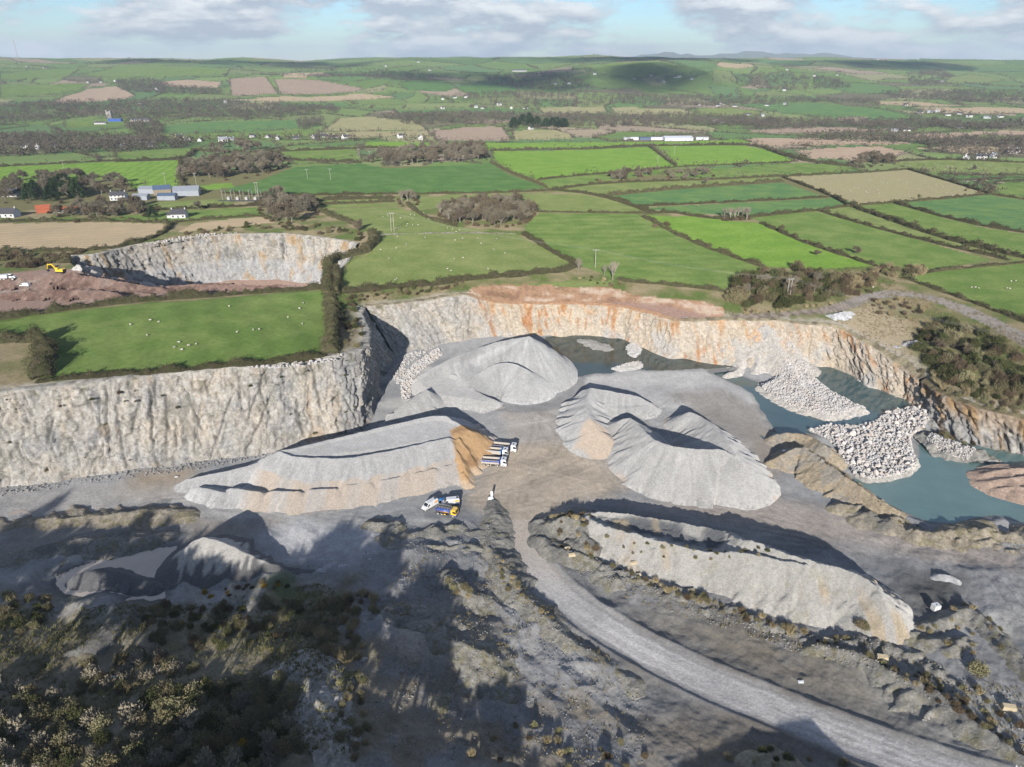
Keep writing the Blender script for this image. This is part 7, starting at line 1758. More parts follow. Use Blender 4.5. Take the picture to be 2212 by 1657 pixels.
# the gravel fan that runs down the face into the pool
FAN = [(1535, 815), (1600, 800), (1640, 700), (1700, 705), (1760, 790), (1800, 830), (1868, 878), (1862, 888), (1820, 894), (1780, 898), (1720, 882), (1665, 855), (1635, 830), (1590, 812)]
def fan_sub(X, Y, Z): return Z
pile('rubble_fan', 'fan of pale broken stone spilling down the orange face into the side pool',
     [('line', [(1655, 702, 16.5), (1672, 735, 11.5), (1690, 765, 7.0), (1712, 800, 3.4), (1730, 830, 2.2)], 0.5),
      ('line', [(1690, 706, 15), (1712, 745, 9.5), (1730, 775, 5.0)], 0.6), ('line', [(1590, 730, 11), (1600, 765, 5.5), (1600, 795, 1.8), (1570, 808, 0.8)], 0.6), ('line', [(1640, 720, 12), (1640, 770, 5), (1630, 800, 1.5)], 0.6),
      ('flat', [(1650, 835), (1700, 805), (1745, 812), (1790, 845), (1860, 880), (1815, 890), (1780, 892), (1720, 876), (1670, 850)], 1.1, 0.45)],
     'rubble', (0.40, 0.375, 0.34), M_SPOIL, seed=411, rough=0.55, gully=0.2,
     paint=lambda c, x, y, z, h, n1, n2: mixc(mixc(c, (0.46, 0.33, 0.22), sstep(4, 9, z) * sstep(-0.1, 0.3, n1)), (0.27, 0.27, 0.27), sstep(0.1, 0.4, n2) * 0.6))
rubble('rubble', [(1645, 836), (1700, 790), (1745, 795), (1790, 842), (1866, 880), (1815, 893), (1780, 896), (1720, 880), (1668, 852)], 4600, 1.0, 0.2, 0.62, 6)
rubble('rubble', [(1635, 828), (1668, 850), (1720, 884), (1780, 900), (1820, 897), (1872, 882), (1862, 874), (1815, 886), (1780, 890), (1720, 872), (1680, 848)], 1400, -0.4, 0.2, 0.6, 66)
rubble('rubble', [(1650, 720), (1690, 725), (1760, 810), (1700, 815), (1670, 780)], 1100, 6.0, 0.15, 0.45, 7)
for nm, poly, zt, n, lab in (('rubble', [(1355, 748), (1366, 738), (1380, 745), (1382, 760), (1368, 770), (1357, 762)], 1.4, 240, None), ('rubble', [(1322, 795), (1350, 785), (1378, 780), (1386, 790), (1370, 797), (1340, 800)], 1.5, 360, None)):
    pile('rubble_island', 'bright white stone islet in the far pool, ' + ('beside the orange face' if poly[0][0] == 1355 else 'close to the yard shore'), [('flat', poly, zt, 0.5)], 'islet', (0.42, 0.41, 0.39), M_SPOIL, seed=420 + n, rough=0.4)
    rubble('rubble', poly, n, zt, 0.2, 0.5, 8 + n)
pile('gravel_island', 'low grey gravel bar in the far pool below the orange face', [('line', [(1258, 735, 1.4), (1285, 742, 1.7), (1310, 753, 1.4)], 0.12)], 'islet', (0.27, 0.26, 0.24), M_SPOIL, seed=431, rough=0.2)
rubble('rubble', [(945, 750), (956, 765), (905, 800), (884, 830), (888, 856), (868, 852), (864, 815), (890, 785)], 900, 1.5, 0.25, 0.75, 11)
rubble('rubble', [(840, 800), (870, 770), (950, 745), (880, 790), (860, 830)], 350, 0.5, 0.2, 0.6, 12)
rubble('rubble', [(2010, 935), (2060, 945), (2110, 968), (2090, 988), (2040, 975), (2000, 950)], 700, 0.5, 0.15, 0.5, 13)
rubble('rubble', [(1780, 795), (1850, 818), (1930, 852), (1970, 880), (1940, 868), (1860, 835), (1790, 800)], 260, -0.3, 0.15, 0.6, 14)
rubble('rubble', [(0, 1030), (200, 1000), (420, 980), (600, 952), (600, 980), (420, 1015), (200, 1042), (0, 1075)], 800, -1.5, 0.1, 0.5, 15, mat=material('grey_stone', (0.27, 0.26, 0.245), vary=0.4, scale=0.6))
rubble('rubble', [(540, 795), (600, 790), (720, 770), (740, 764), (720, 778), (600, 797)], 160, 32, 0.25, 0.7, 16, zfun=lambda a, b: plateau(a, b) + 0.1)
rubble('rubble', [(300, 528), (430, 506), (520, 502), (430, 512), (310, 532)], 120, 27, 0.3, 0.9, 17, zfun=lambda a, b: plateau(a, b) + 0.1)
rubble('rubble', [(120, 1240), (200, 1205), (330, 1178), (340, 1184), (210, 1213), (130, 1250)], 260, -0.3, 0.12, 0.4, 18, mat=material('dull_stone', (0.22, 0.205, 0.18), vary=0.3, scale=0.8))
# scattered stones over the tipped foreground and the spoil
rubble('rubble', [(800, 1120), (1060, 1120), (1100, 1260), (1380, 1480), (1400, 1657), (780, 1657), (760, 1300)], 2600, 3, 0.06, 0.24, 19, mat=material('grey_stone', (0.27, 0.26, 0.245), vary=0.4, scale=0.6))
rubble('rubble', [(1160, 1110), (1300, 1200), (1600, 1330), (1900, 1390), (2211, 1520), (2211, 1657), (1900, 1460), (1500, 1330), (1250, 1230)], 2000, 2, 0.06, 0.28, 20, mat=MATS['grey_stone'])
for fx, fy, z, r, lab in ((1493, 1272, 1.4, 1.0, 'sawn tan stone block half buried near the left of the weedy bank'), (1369, 1218, 1.5, 0.9, 'tan stone block at the foot of the long stockpile'), (1379, 1241, 1.0, 0.7, 'small tan stone block below the larger one by the long stockpile'), (1235, 1202, 1.5, 1.0, 'pale stone block on the rubble mound'), (1225, 1180, 2.5, 0.8, 'pale stone block higher on the rubble mound'),
                          (1790, 1380, 1.8, 1.3, 'large tan stone block beside the dark round bush'), (1906, 1418, 3.6, 1.3, 'large tan stone block on the rilled bank'), (2180, 1525, 4.5, 1.4, 'upright tan stone block on the right spoil slope'), (1430, 1262, 1.0, 0.8, 'tan block among the weeds below the long stockpile')):
    x, y, _ = P(fx, fy, z); b = MB().box(-r, r, -0.5 * r, 0.5 * r, 0, 0.8 * r, (0.1 * r, 0.06 * r, 0.05 * r, 0.1 * r)).build('stone_block', material('tan_block', (0.44, 0.37, 0.25), vary=0.2, scale=2.0, rough=0.95, bump=0.05)); b.location = (x, y, top_z(x, y)); b.rotation_euler = (0.06, -0.05, random.uniform(-0.5, 0.4)); tag(b, lab, 'stone block')

# ---------------------------------------------------------------- sheep
M_WOOL = material('wool', (0.50, 0.47, 0.41), vary=0.2, scale=6, bump=0.04, bscale=9, rough=1.0, random_tint=0.12)
M_FACE = material('sheep_face', (0.30, 0.27, 0.23), vary=0.1)
def sheep_mesh(graze):
    import bmesh
    bm = bmesh.new(); bmesh.ops.create_icosphere(bm, subdivisions=2, radius=1.0)
    for v in bm.verts: v.co = (v.co.x * 0.62, v.co.y * 0.33, 0.62 + v.co.z * 0.32 + 0.03 * math.sin(v.co.x * 9) * math.cos(v.co.y * 8))
    for f in bm.faces: f.material_index = 0
    me = bpy.data.meshes.new('sheep'); bm.to_mesh(me); bm.free()
    b = MB(); b.v = [tuple(v.co) for v in me.vertices]; b.f = [tuple(p.vertices) for p in me.polygons]; nb = len(b.f)
    hz_ = 0.32 if graze else 0.95
    b.tube((0.5, 0, 0.72), (0.78, 0, (0.72 + hz_) / 2 + 0.05), 0.15, 0.11, 7); b.tube((0.72, 0, hz_ + 0.1), (1.0, 0, hz_ - 0.04), 0.12, 0.07, 7)
    for s in (-1, 1): b.tube((0.74, s * 0.1, hz_ + 0.14), (0.72, s * 0.24, hz_ + 0.16), 0.04, 0.02, 4)
    for x in (-0.38, 0.38):
        for s in (-1, 1): b.tube((x, s * 0.17, 0.45), (x, s * 0.17, 0.0), 0.055, 0.045, 5)
    m2 = bpy.data.meshes.new('sheep'); m2.from_pydata(b.v, [], b.f); m2.materials.append(M_WOOL); m2.materials.append(M_FACE)
    m2.polygons.foreach_set('material_index', np.array([0] * nb + [1] * (len(b.f) - nb), np.int32)); m2.update(); return m2
SHEEP = [sheep_mesh(True), sheep_mesh(True), sheep_mesh(False)]
def flock(pts, label, group, s=0.85):
    for (x, y), (fx, fy) in zip(cast(pts), pts):
        o = bpy.data.objects.new('sheep', random.choice(SHEEP)); COL.objects.link(o)
        o.location = (x, y, float(plateau(np.array([x]), np.array([y]))[0]) + 0.02); o.rotation_euler = (0, 0, random.uniform(0, 6.28)); o.scale = (s, s, s); tag(o, label, 'sheep', group)
flock([(282, 703), (325, 693), (343, 697), (318, 726), (387, 741), (377, 752), (393, 757), (407, 748), (424, 745), (495, 663), (512, 719), (547, 714), (560, 713), (622, 687), (655, 656), (647, 668), (653, 701)], 'white sheep grazing in the near field above the left face', 'sheep in the near field')
flock([(858, 512), (918, 514), (856, 537), (840, 560), (822, 541), (877, 529), (983, 520), (999, 516), (1032, 516), (1072, 517), (1039, 527), (1066, 540), (1000, 558), (981, 560), (966, 582), (974, 586), (1054, 582), (1090, 548), (842, 608), (853, 606), (857, 603), (985, 502)], 'white sheep grazing in the olive pasture behind the far face', 'sheep in the olive pasture')
flock([(827, 469), (838, 468), (865, 472), (886, 465), (895, 466), (892, 475), (907, 461), (915, 461), (880, 485), (878, 489), (891, 487), (864, 491), (860, 494), (855, 494), (903, 487), (925, 474), (930, 469), (837, 464), (966, 494), (977, 496), (992, 498)], 'white sheep in the pasture with the H-shaped power pole', 'sheep by the power pole')
flock([(1885, 622), (2098, 622), (2106, 622), (2113, 624), (2183, 609), (2193, 608), (2174, 624), (2180, 625)], 'white sheep standing in the field right of the track', 'sheep right of the track')
flock([(random.uniform(1740, 2080), random.uniform(385, 430)) for _ in range(46)], 'small white sheep in the straw-coloured pasture', 'sheep in the straw pasture')
flock([(random.uniform(1950, 2180), random.uniform(352, 370)) for _ in range(34)], 'small white sheep in the pasture by the white house', 'sheep by the white house')

# ---------------------------------------------------------------- buildings
M_WHITEWALL = material('white_render', (0.60, 0.59, 0.57), vary=0.06, scale=0.5)
M_CREAM = material('cream_render', (0.70, 0.58, 0.36), vary=0.06, scale=0.5)
M_GREYWALL = material('grey_render', (0.45, 0.44, 0.41), vary=0.1, scale=0.4)
M_SLATE = material('slate_roof', (0.07, 0.07, 0.078), vary=0.2, scale=1.2)
M_GREYROOF = material('grey_sheet', (0.28, 0.30, 0.33), rough=0.5, vary=0.15, scale=0.6, stripes=(0.2, 1.0, 0.08))
M_BLUEROOF = material('blue_sheet', (0.09, 0.13, 0.20), rough=0.5, vary=0.12, scale=0.6)
M_RUST = material('rusty_sheet', (0.36, 0.10, 0.05), rough=0.8, vary=0.25, scale=0.8)
M_WHITEROOF = material('white_sheet', (0.66, 0.68, 0.70), rough=0.5, vary=0.06)
M_TIMBER = material('timber_boards', (0.30, 0.25, 0.18), vary=0.2, scale=1.0)
def house(x, y, z, L, W, h, rh, rz, wall, roof, label, group=None, chimney=True, windows=3, name='house', cat='house', dormer=False, door=True):
    r = empty(name, (x, y, z), rz); tag(r, label, cat, group)
    wl_ = MB().box(-L / 2, L / 2, -W / 2, W / 2, -0.4, h); wl_.prism([(-W / 2, h), (W / 2, h), (0, h + rh)], -L / 2, L / 2, 'x'); wo = wl_.build('wall', wall, r)
    e = 0.3; k = rh / (W / 2)
    ro = MB()
    for s in (-1, 1):
        ro.add([(-L / 2 - e, 0, h + rh + 0.14), (L / 2 + e, 0, h + rh + 0.14), (L / 2 + e, s * (W / 2 + e), h - e * k + 0.14), (-L / 2 - e, s * (W / 2 + e), h - e * k + 0.14),
                (-L / 2 - e, 0, h + rh + 0.02), (L / 2 + e, 0, h + rh + 0.02), (L / 2 + e, s * (W / 2 + e), h - e * k + 0.02), (-L / 2 - e, s * (W / 2 + e), h - e * k + 0.02)],
               [(0, 1, 2, 3), (7, 6, 5, 4), (2, 6, 7, 3), (0, 3, 7, 4), (1, 5, 6, 2)])
    rf = ro.build('roof', roof, r)
    if chimney:
        for cx_ in (-L / 2 + 0.6, L / 2 - 0.6): MB().box(cx_ - 0.35, cx_ + 0.35, -0.35, 0.35, h + rh * 0.6, h + rh + 1.0).build('chimney', wall, rf)
    n = windows
    for s in (-1, 1):
        for i in range(n):
            wx = -L / 2 + L * (i + 0.5) / n
            for zz in ((1.0,) if h < 4 else (1.0, 3.6)):
                if door and s < 0 and i == n // 2 and zz == 1.0: MB().box(wx - 0.45, wx + 0.45, -W / 2 - 0.03, -W / 2 - 0.005, 0, 2.1).build('door', M_SLATE, wo)
                else: MB().box(wx - 0.6, wx + 0.6, s * (W / 2 + 0.018) - 0.012, s * (W / 2 + 0.018) + 0.012, zz, zz + 1.25).build('window', K_GLASS, wo)
    if dormer:
        for i in (-1, 1):
            MB().prism([(-0.9, h + 0.2), (0.9, h + 0.2), (0.9, h + 1.2), (0, h + 1.9), (-0.9, h + 1.2)], -W / 2 - 0.1, 0, 'y').build('dormer', wall, rf).location = (i * L / 4, 0, 0)
    return r
def at(fx, fy):
    (x, y), = cast([(fx, fy)]); return x, y, float(plateau(np.array([x]), np.array([y]))[0])
house(*at(388, 470), 11, 7, 3.2, 3.4, 0.12, M_WHITEWALL, M_SLATE, 'white house with steep dark roof standing alone between the stubble field and the farm', dormer=False)
house(*at(372, 470), 6, 5, 2.4, 1.8, 0.12, M_WHITEWALL, M_SLATE, 'low white outbuilding joined to the lone dark-roofed house', windows=1, chimney=False)
house(*at(258, 432), 13, 7, 4.6, 2.8, 0.1, M_WHITEWALL, M_SLATE, 'white two-storey farmhouse at the left end of the farm sheds', windows=4)
house(*at(20, 424), 18, 9, 3, 3.6, 0.05, M_WHITEWALL, M_SLATE, 'white bungalow with a grey roof behind the dark conifers', windows=4)
house(*at(10, 468), 20, 9, 3, 3.6, 0.02, M_WHITEWALL, M_SLATE, 'long white bungalow at the edge of the red-shed wood', windows=5)
def shed(fx, fy, L, W, h, rh, rz, roof, label, wall=None, open_front=False):
    return house(*at(fx, fy), L, W, h, rh, rz, wall or M_GREYROOF, roof, label, 'farm sheds', False, 0, 'farm_shed', 'shed', door=False)
shed(326, 417, 18, 11, 4.5, 2.0, 0.05, M_GREYROOF, 'grey roofed farm shed at the back left of the farmyard')
shed(352, 419, 15, 12, 5.0, 3.0, 0.4, M_BLUEROOF, 'blue-roofed farm shed in the middle of the farmyard', M_TIMBER)
shed(405, 421, 22, 15, 5.0, 3.2, 0.25, M_GREYROOF, 'wide pale grey farm shed at the right of the farmyard')
shed(306, 431, 13, 8, 3.6, 1.6, 0.05, M_GREYROOF, 'small pale shed at the front left of the farmyard')
shed(363, 431, 15, 9, 4.0, 1.8, 0.1, M_BLUEROOF, 'low slate-blue shed at the front of the farmyard')
shed(96, 459, 10, 7, 3.5, 2.6, 0.5, M_RUST, 'small round-topped rusty red shed among the trees', M_RUST)
shed(152, 459, 22, 7, 3.0, 1.6, 0.05, M_RUST, 'long rusty red-roofed shed among the trees', M_GREYWALL)
shed(1462, 303, 50, 26, 5, 2.5, 0.05, M_WHITEROOF, 'long white-roofed industrial shed beside the road', M_WHITEROOF)
for fx, L, m_, lab in ((1362, 26, M_WHITEROOF, 'white lorry trailer parked left of the industrial shed'), (1392, 20, M_BLUEROOF, 'pale blue shed left of the industrial shed'), (1418, 22, M_WHITEROOF, 'white flat shed next to the industrial shed'), (1515, 22, M_WHITEROOF, 'white annex right of the industrial shed')):
    house(*at(fx, 302), L, 9, 4, 0.8, 0.03, m_, m_, lab, 'sheds by the road', False, 0, 'road_shed', 'shed', door=False)
house(*at(250, 262), 30, 10, 5, 2.0, 0.0, paint('blue_cladding', (0.03, 0.09, 0.36)), M_BLUEROOF, 'long bright blue shed beside the ruined tower', None, False, 0, 'farm_shed', 'shed', door=False)
house(*at(305, 264), 44, 12, 6, 3.0, 0.02, M_GREYWALL, M_SLATE, 'long dark-roofed range of sheds right of the blue shed', None, False, 0, 'farm_shed', 'shed', door=False)
house(*at(218, 268), 26, 9, 3, 2.6, 0.0, M_WHITEWALL, M_SLATE, 'long low white bungalow below the ruined tower', windows=5)
house(*at(1122, 155), 70, 18, 6, 3.0, 0.0, M_GREYWALL, M_BLUEROOF, 'dark blue-roofed sheds on the shaded hillside', None, False, 0, 'farm_shed', 'shed', door=False)
tw = empty('ruined_tower', at(238, 256)); tag(tw, 'square grey stone ruined tower beside the blue shed', 'tower')
MB().box(-6, 6, -5, 5, 0, 16).box(-6, -2.5, -5, 5, 16, 19).box(3, 6, -5, 0, 16, 18).build('wall', material('old_stone', (0.32, 0.30, 0.27), vary=0.3, scale=0.3), tw); MB().box(-1, 1, -5.05, -5.01, 7, 10).build('window_opening', K_DARK, tw)
house(*at(388, 302), 12, 9, 5.4, 3.6, 0.9, M_CREAM, M_SLATE, 'cream two-storey house with dark roof by the road', windows=2)
LOBJ = [(410, 302), (432, 303), (476, 306), (500, 303), (540, 300), (575, 300), (607, 301), (640, 300), (672, 300), (700, 298), (722, 300), (750, 300), (268, 318), (300, 312), (320, 318), (55, 318), (85, 322), (120, 322), (870, 301), (905, 303), (955, 236), (1035, 232), (1045, 236), (1075, 231), (1110, 233), (1140, 233), (960, 214), (985, 214), (1010, 212), (1560, 228), (1590, 229), (1695, 226), (1510, 229), (1545, 231), (1660, 228), (1866, 217), (1960, 229), (2140, 344), (2090, 344), (2120, 342), (2195, 330), (2180, 332), (1955, 282), (1935, 285), (1985, 246), (2000, 243), (2020, 246), (2050, 250), (2070, 247), (2095, 252), (2050, 270), (2075, 276), (2110, 278), (2140, 276), (2170, 272), (2190, 268), (2130, 255), (2160, 255), (2211, 262), (1545, 266), (1556, 268), (1149, 277), (1406, 167), (1455, 166), (1470, 165), (1430, 178), (1375, 172), (1498, 172), (1290, 163), (840, 142), (905, 136), (930, 152), (1200, 182), (1230, 180), (1700, 155), (1760, 166), (1805, 162), (2040, 178), (1690, 196), (90, 150), (60, 147), (190, 177), (225, 178), (250, 176), (335, 196), (490, 222), (510, 224), (300, 226), (610, 164), (1975, 128), (1890, 132), (1620, 250), (1650, 252)]
HL = {(2140, 344): 'large white house with several gables behind the reddish hedge', (2090, 344): 'white bungalow left of the gabled white house', (1149, 277): 'white gabled house among dark conifers in the valley', (1955, 282): 'large pale house on the ploughed slope'}
for i, (fx, fy) in enumerate(LOBJ):
    x, y, z = at(fx + random.uniform(-7, 7), fy + random.uniform(-3.5, 2.5)); r_ = math.hypot(x, y); two = random.random() < 0.35
    lab = HL.get((fx, fy)) or ('white house in the row along the valley road' if 290 < fy < 325 else 'white house in the valley village on the far right' if fx > 1900 and fy > 235 else 'white house far off on the hillside' if fy < 205 else 'white house among the valley woods')
    house(x, y, z, random.uniform(8, 15), random.uniform(6, 8), 4.6 if two else 2.8, random.uniform(2.4, 3.4), random.choice((0, 0, 1.3)) + random.uniform(-0.6, 0.6), M_WHITEWALL, random.choice((M_SLATE, M_SLATE, M_GREYROOF)), lab, None if (fx, fy) in HL else lab, r_ < 1400, 3 if r_ < 1700 else 0, door=r_ < 1700)

# ---------------------------------------------------------------- poles, wires, substation
M_POLE = material('pole_wood', (0.36, 0.33, 0.28), vary=0.15, scale=2)
POLES = []
def pole(fx, fy, h, label, double=False, rz=0.0, group=None):
    x, y, z = at(fx, fy); r = empty('power_pole', (x, y, z), rz); tag(r, label, 'power pole', group)
    sp = 1.0 if double else 0.0
    for s in ((-1, 1) if double else (0,)): MB().tube((s * sp, 0, -0.5), (s * sp, 0, h), 0.19, 0.14, 8).build('post', M_POLE, r)
    MB().box(-1.8, 1.8, -0.1, 0.1, h - 0.45, h - 0.25).build('cross_arm', K_STEEL, r)
    for x_ in (-1.6, 0, 1.6): MB().tube((x_, 0, h - 0.25), (x_, 0, h + 0.15), 0.07, 0.05, 6).build('insulator', K_WHITE, r)
    if double: MB().tube((-1, 0.1, h * 0.45), (1, 0.1, h * 0.8), 0.06, n=5).tube((1, -0.1, h * 0.45), (-1, -0.1, h * 0.8), 0.06, n=5).build('brace', M_POLE, r)
    POLES.append((x, y, z + h)); return r
pole(848, 500, 13, 'tall H-shaped double wooden power pole in the sheep pasture', True)
pole(1285, 578, 11, 'single power pole between the two pale bare trees')
pole(1702, 641, 10, 'double wooden power pole rising out of the dark thicket', True, 0.3)
pole(714, 390, 12, 'single power pole with a bare soil ring in the dark green field')
pole(556, 425, 13, 'double power pole right of the substation', True)
pole(664, 398 - 12, 10, 'small power pole at the edge of the dark green field')
pole(138, 365, 10, 'thin power pole in the lime-green field behind the mixed wood'); pole(358, 400, 12, 'power pole behind the farm sheds'); pole(425, 403, 13, 'lattice-armed power pole between farm and wood')
pole(775, 342, 12, 'double power pole at the left end of the long oval wood', True); pole(798, 340, 8, 'short power pole beside the long oval wood'); pole(1456, 334, 12, 'power pole in the lime-green field beside the curved hedge'); pole(1420, 352, 9, 'power pole beside the small thicket on the hedge')
def wires(a, b, label):
    o = empty('power_line'); tag(o, label, 'power line', 'overhead power lines')
    for off in (-1.6, 0, 1.6):
        mb = MB(); A_ = np.array(a, float); B_ = np.array(b, float); d_ = B_ - A_; nn_ = np.array((-d_[1], d_[0], 0)); nn_ /= np.linalg.norm(nn_)
        prev = None
        for t_ in np.linspace(0, 1, 17):
            p_ = A_ + d_ * t_ + nn_ * off * 0.9; p_[2] -= 4 * 2.2 * t_ * (1 - t_)
            if prev is not None: mb.tube(prev, p_, 0.022, n=3, caps=False)
            prev = p_
        mb.build('wire', K_STEEL, o)
wires(POLES[0], POLES[1], 'thin sagging wires between the H-shaped pole and the pole by the pale trees')
wires(POLES[1], POLES[2], 'thin sagging wires between the pale-tree pole and the thicket pole')
x, y, z = at(1702, 641); p4 = at(2290, 800); wires(POLES[2], (p4[0], p4[1], p4[2] + 10), 'thin sagging wires leaving the thicket pole over the overgrown slope')
ss = empty('substation', at(528, 432)); tag(ss, 'small grey electrical substation of lattice frames beside the dark green field', 'substation')
for k, x_ in enumerate((-18, -10, -2, 6, 14)):
    f = MB()
    for y_ in (-4, 4):
        for dx_ in (-0.4, 0.4): f.tube((x_ + dx_, y_, 0), (x_ + dx_ * 0.4, y_, 9), 0.09, n=4)
        for zz in np.arange(0.5, 8.5, 1.2): f.tube((x_ - 0.4, y_, zz), (x_ + 0.4, y_, zz + 1.0), 0.05, n=3)
    f.box(x_ - 0.3, x_ + 0.3, -4.5, 4.5, 8.6, 9.1); f.build('frame', K_STEEL, ss)
for x_ in (-14, -6, 2, 10): MB().box(x_ - 1.2, x_ + 1.2, -1.4, 1.4, 0, 2.6).tube((x_ - 0.6, 0, 2.6), (x_ - 0.6, 0, 4.2), 0.16, 0.1, 6).tube((x_ + 0.6, 0, 2.6), (x_ + 0.6, 0, 4.2), 0.16, 0.1, 6).build('transformer', K_STEEL, ss)
MB().box(-21, 19, -7.1, -7.0, 0, 1.3).build('fence', M_SLATE, ss)
ms = empty('radio_mast', at(42, 138)); tag(ms, 'thin lattice radio mast on the hill far left', 'mast')
f = MB()
for i in range(3):
    a = 2.1 * i
    f.tube((2 * math.cos(a), 2 * math.sin(a), 0), (0.6 * math.cos(a), 0.6 * math.sin(a), 105), 0.5, 0.35, 4)
f.build('lattice', K_RIM, ms)

# ---------------------------------------------------------------- the wooded bank and the crushing plant that stand behind the drone and shade the foreground
for k in range(70):
    left = k < 60
    x = random.uniform(-190, 0) if left else random.uniform(100, 170); y = random.uniform(48, 66) if left else random.uniform(50, 78)
    if left and vn(np.array(x / 22), np.array(0.5), 8) < -0.25: continue      # gaps in the row
    plant(random.choice(('bare', 'brown', 'bare')), x, y, gz(x, y), random.uniform(9, 17) * (0.6 if x > -25 and left else 1.0) if left else random.uniform(7, 12), 'bare tree on the wooded bank behind the viewpoint' if left else 'bare tree beside the side road behind the viewpoint', 'trees on the wooded bank' if left else 'trees beside the side road')
# big fed cone with its conveyor towers
lx, ly = np.meshgrid(np.arange(-45, 130, 1.5), np.arange(10, 95, 1.5), indexing='ij')
d_, v_, _ = segdist(lx + 1.5 * vn(lx / 9, ly / 9, 5), ly, [(0, 52), (20, 50), (44, 51), (62, 50)], [16.0, 19.0, 22.0, 23.5])
lz = np.maximum(v_ - 0.72 * d_ + 0.5 * fbm(lx / 4, ly / 4, 8, 3), floor_z(lx, ly) - 0.4)
i = np.arange(lx.size).reshape(lx.shape); F = np.stack([i[:-1, :-1], i[1:, :-1], i[1:, 1:], i[:-1, 1:]], -1).reshape(-1, 4)
o = link('stockpile', mesh_np('stockpile', np.stack([lx.ravel(), ly.ravel(), lz.ravel()], -1), F, np.zeros((lx.size, 3)) + np.array(LIGHT), True), None, M_GRAVEL); tag(o, 'large fed gravel ridge under the conveyor towers behind the viewpoint', 'stockpile')
cp = empty('conveyor_tower', (0, 52, 0)); tag(cp, 'grey steel conveyor gantry over the fed ridge behind the viewpoint', 'conveyor')
MB().box(20, 23.2, -4, -1, 8, 19.5).build('drive_house', M_GREYROOF, cp); MB().tube((21.6, -4, 18), (10, -60, 13), 0.9, n=6).build('conveyor', K_STEEL, cp)
# ---------------------------------------------------------------- far woods, hedgerow trees and hedges (too many and too far to count)
def tuft_field(name, X, Y, hgt, rad, per, mat, seed, label_kind='stuff'):
    """many small far trees or bushes in one mesh: a few leaf-clump faces each"""
    rng = np.random.default_rng(seed); n = len(X)
    Z = plateau(X, Y)
    k = np.repeat(np.arange(n), per); m = len(k)
    v = rng.normal(size=(m, 3)); v /= np.linalg.norm(v, axis=1)[:, None]
    q = rng.uniform(0.35, 1.0, m) ** 0.6
    C = np.stack([X[k] + v[:, 0] * q * rad[k], Y[k] + v[:, 1] * q * rad[k], Z[k] + hgt[k] * (0.48 + 0.46 * v[:, 2] * q)], 1)
    s = (0.55 * rad[k]) * rng.uniform(0.6, 1.2, m)
    V, F = tris(C, s, rng, 1.0, v + np.array((0, 0, 0.5)) + rng.normal(size=(m, 3)) * 0.6, s * 0.5)
    o = link(name, mesh_np(name, V, F), None, mat); tag(o, kind='stuff')
    return o
BELTS = [  # outlines in the view of the bare woods along the valley, trees for each
    ([(-60, 232), (120, 222), (340, 216), (560, 224), (720, 228), (735, 244), (560, 258), (330, 262), (200, 254), (0, 272), (-60, 276)], 1150),
    ([(820, 250), (980, 244), (1160, 248), (1400, 246), (1560, 252), (1720, 262), (1640, 274), (1400, 272), (1340, 276), (1180, 272), (1000, 270), (870, 270)], 900),
    ([(980, 206), (1150, 200), (1300, 205), (1500, 206), (1700, 212), (1900, 216), (1900, 226), (1700, 222), (1500, 230), (1300, 228), (1100, 226), (1000, 220)], 700),
    ([(1560, 262), (1700, 258), (1860, 262), (2000, 258), (2060, 270), (1950, 284), (1800, 276), (1640, 282)], 360),
    ([(1700, 302), (1850, 290), (2000, 296), (2100, 300), (2211, 300), (2280, 310), (2280, 322), (2100, 318), (1980, 312), (1840, 308)], 240),
    ([(1900, 200), (2060, 196), (2280, 205), (2280, 226), (2100, 222), (1950, 214)], 420),
    ([(250, 176), (330, 172), (380, 188), (480, 196), (480, 205), (330, 203), (260, 196)], 330),
    ([(620, 150), (760, 146), (900, 156), (980, 170), (900, 178), (820, 172), (700, 168)], 330),
    ([(1040, 165), (1180, 158), (1260, 176), (1290, 200), (1180, 196), (1080, 186)], 330),
    ([(1560, 168), (1700, 160), (1820, 172), (1840, 190), (1700, 196), (1600, 188)], 260),
    ([(1960, 160), (2030, 150), (2060, 166), (2020, 186), (1960, 186)], 200),
    ([(270, 268), (330, 262), (356, 282), (340, 302), (296, 300), (280, 286)], 90), ([(-40, 296), (100, 290), (260, 296), (330, 312), (200, 322), (0, 325)], 260),
    ([(2000, 262), (2120, 268), (2280, 262), (2280, 278), (2100, 282), (2010, 276)], 200), ([(340, 300), (420, 306), (420, 318), (250, 330), (60, 338), (-40, 342), (-40, 330), (150, 322)], 170),
    ([(1990, 310), (2211, 304), (2280, 305), (2280, 332), (2211, 338), (2100, 336), (2000, 330)], 110), ([(640, 262), (700, 256), (690, 270), (650, 284)], 40)]
X, Y, hg, rd = [], [], [], []
for poly, n in BELTS:
    for x, y in scatter(poly, int(n * 2.1)): X.append(x); Y.append(y)
for x, y in cast([(fx + random.uniform(-22, 22), fy + random.uniform(-4, 5)) for fx, fy in LOBJ for _ in range(7)]): X.append(x); Y.append(y)
X = np.array(X); Y = np.array(Y)
rr2 = np.random.default_rng(4)
tuft_field('distant_woodland', X, Y, rr2.uniform(8, 14, len(X)), rr2.uniform(3.2, 5.6, len(X)), 16, M_FARWOOD, 3)
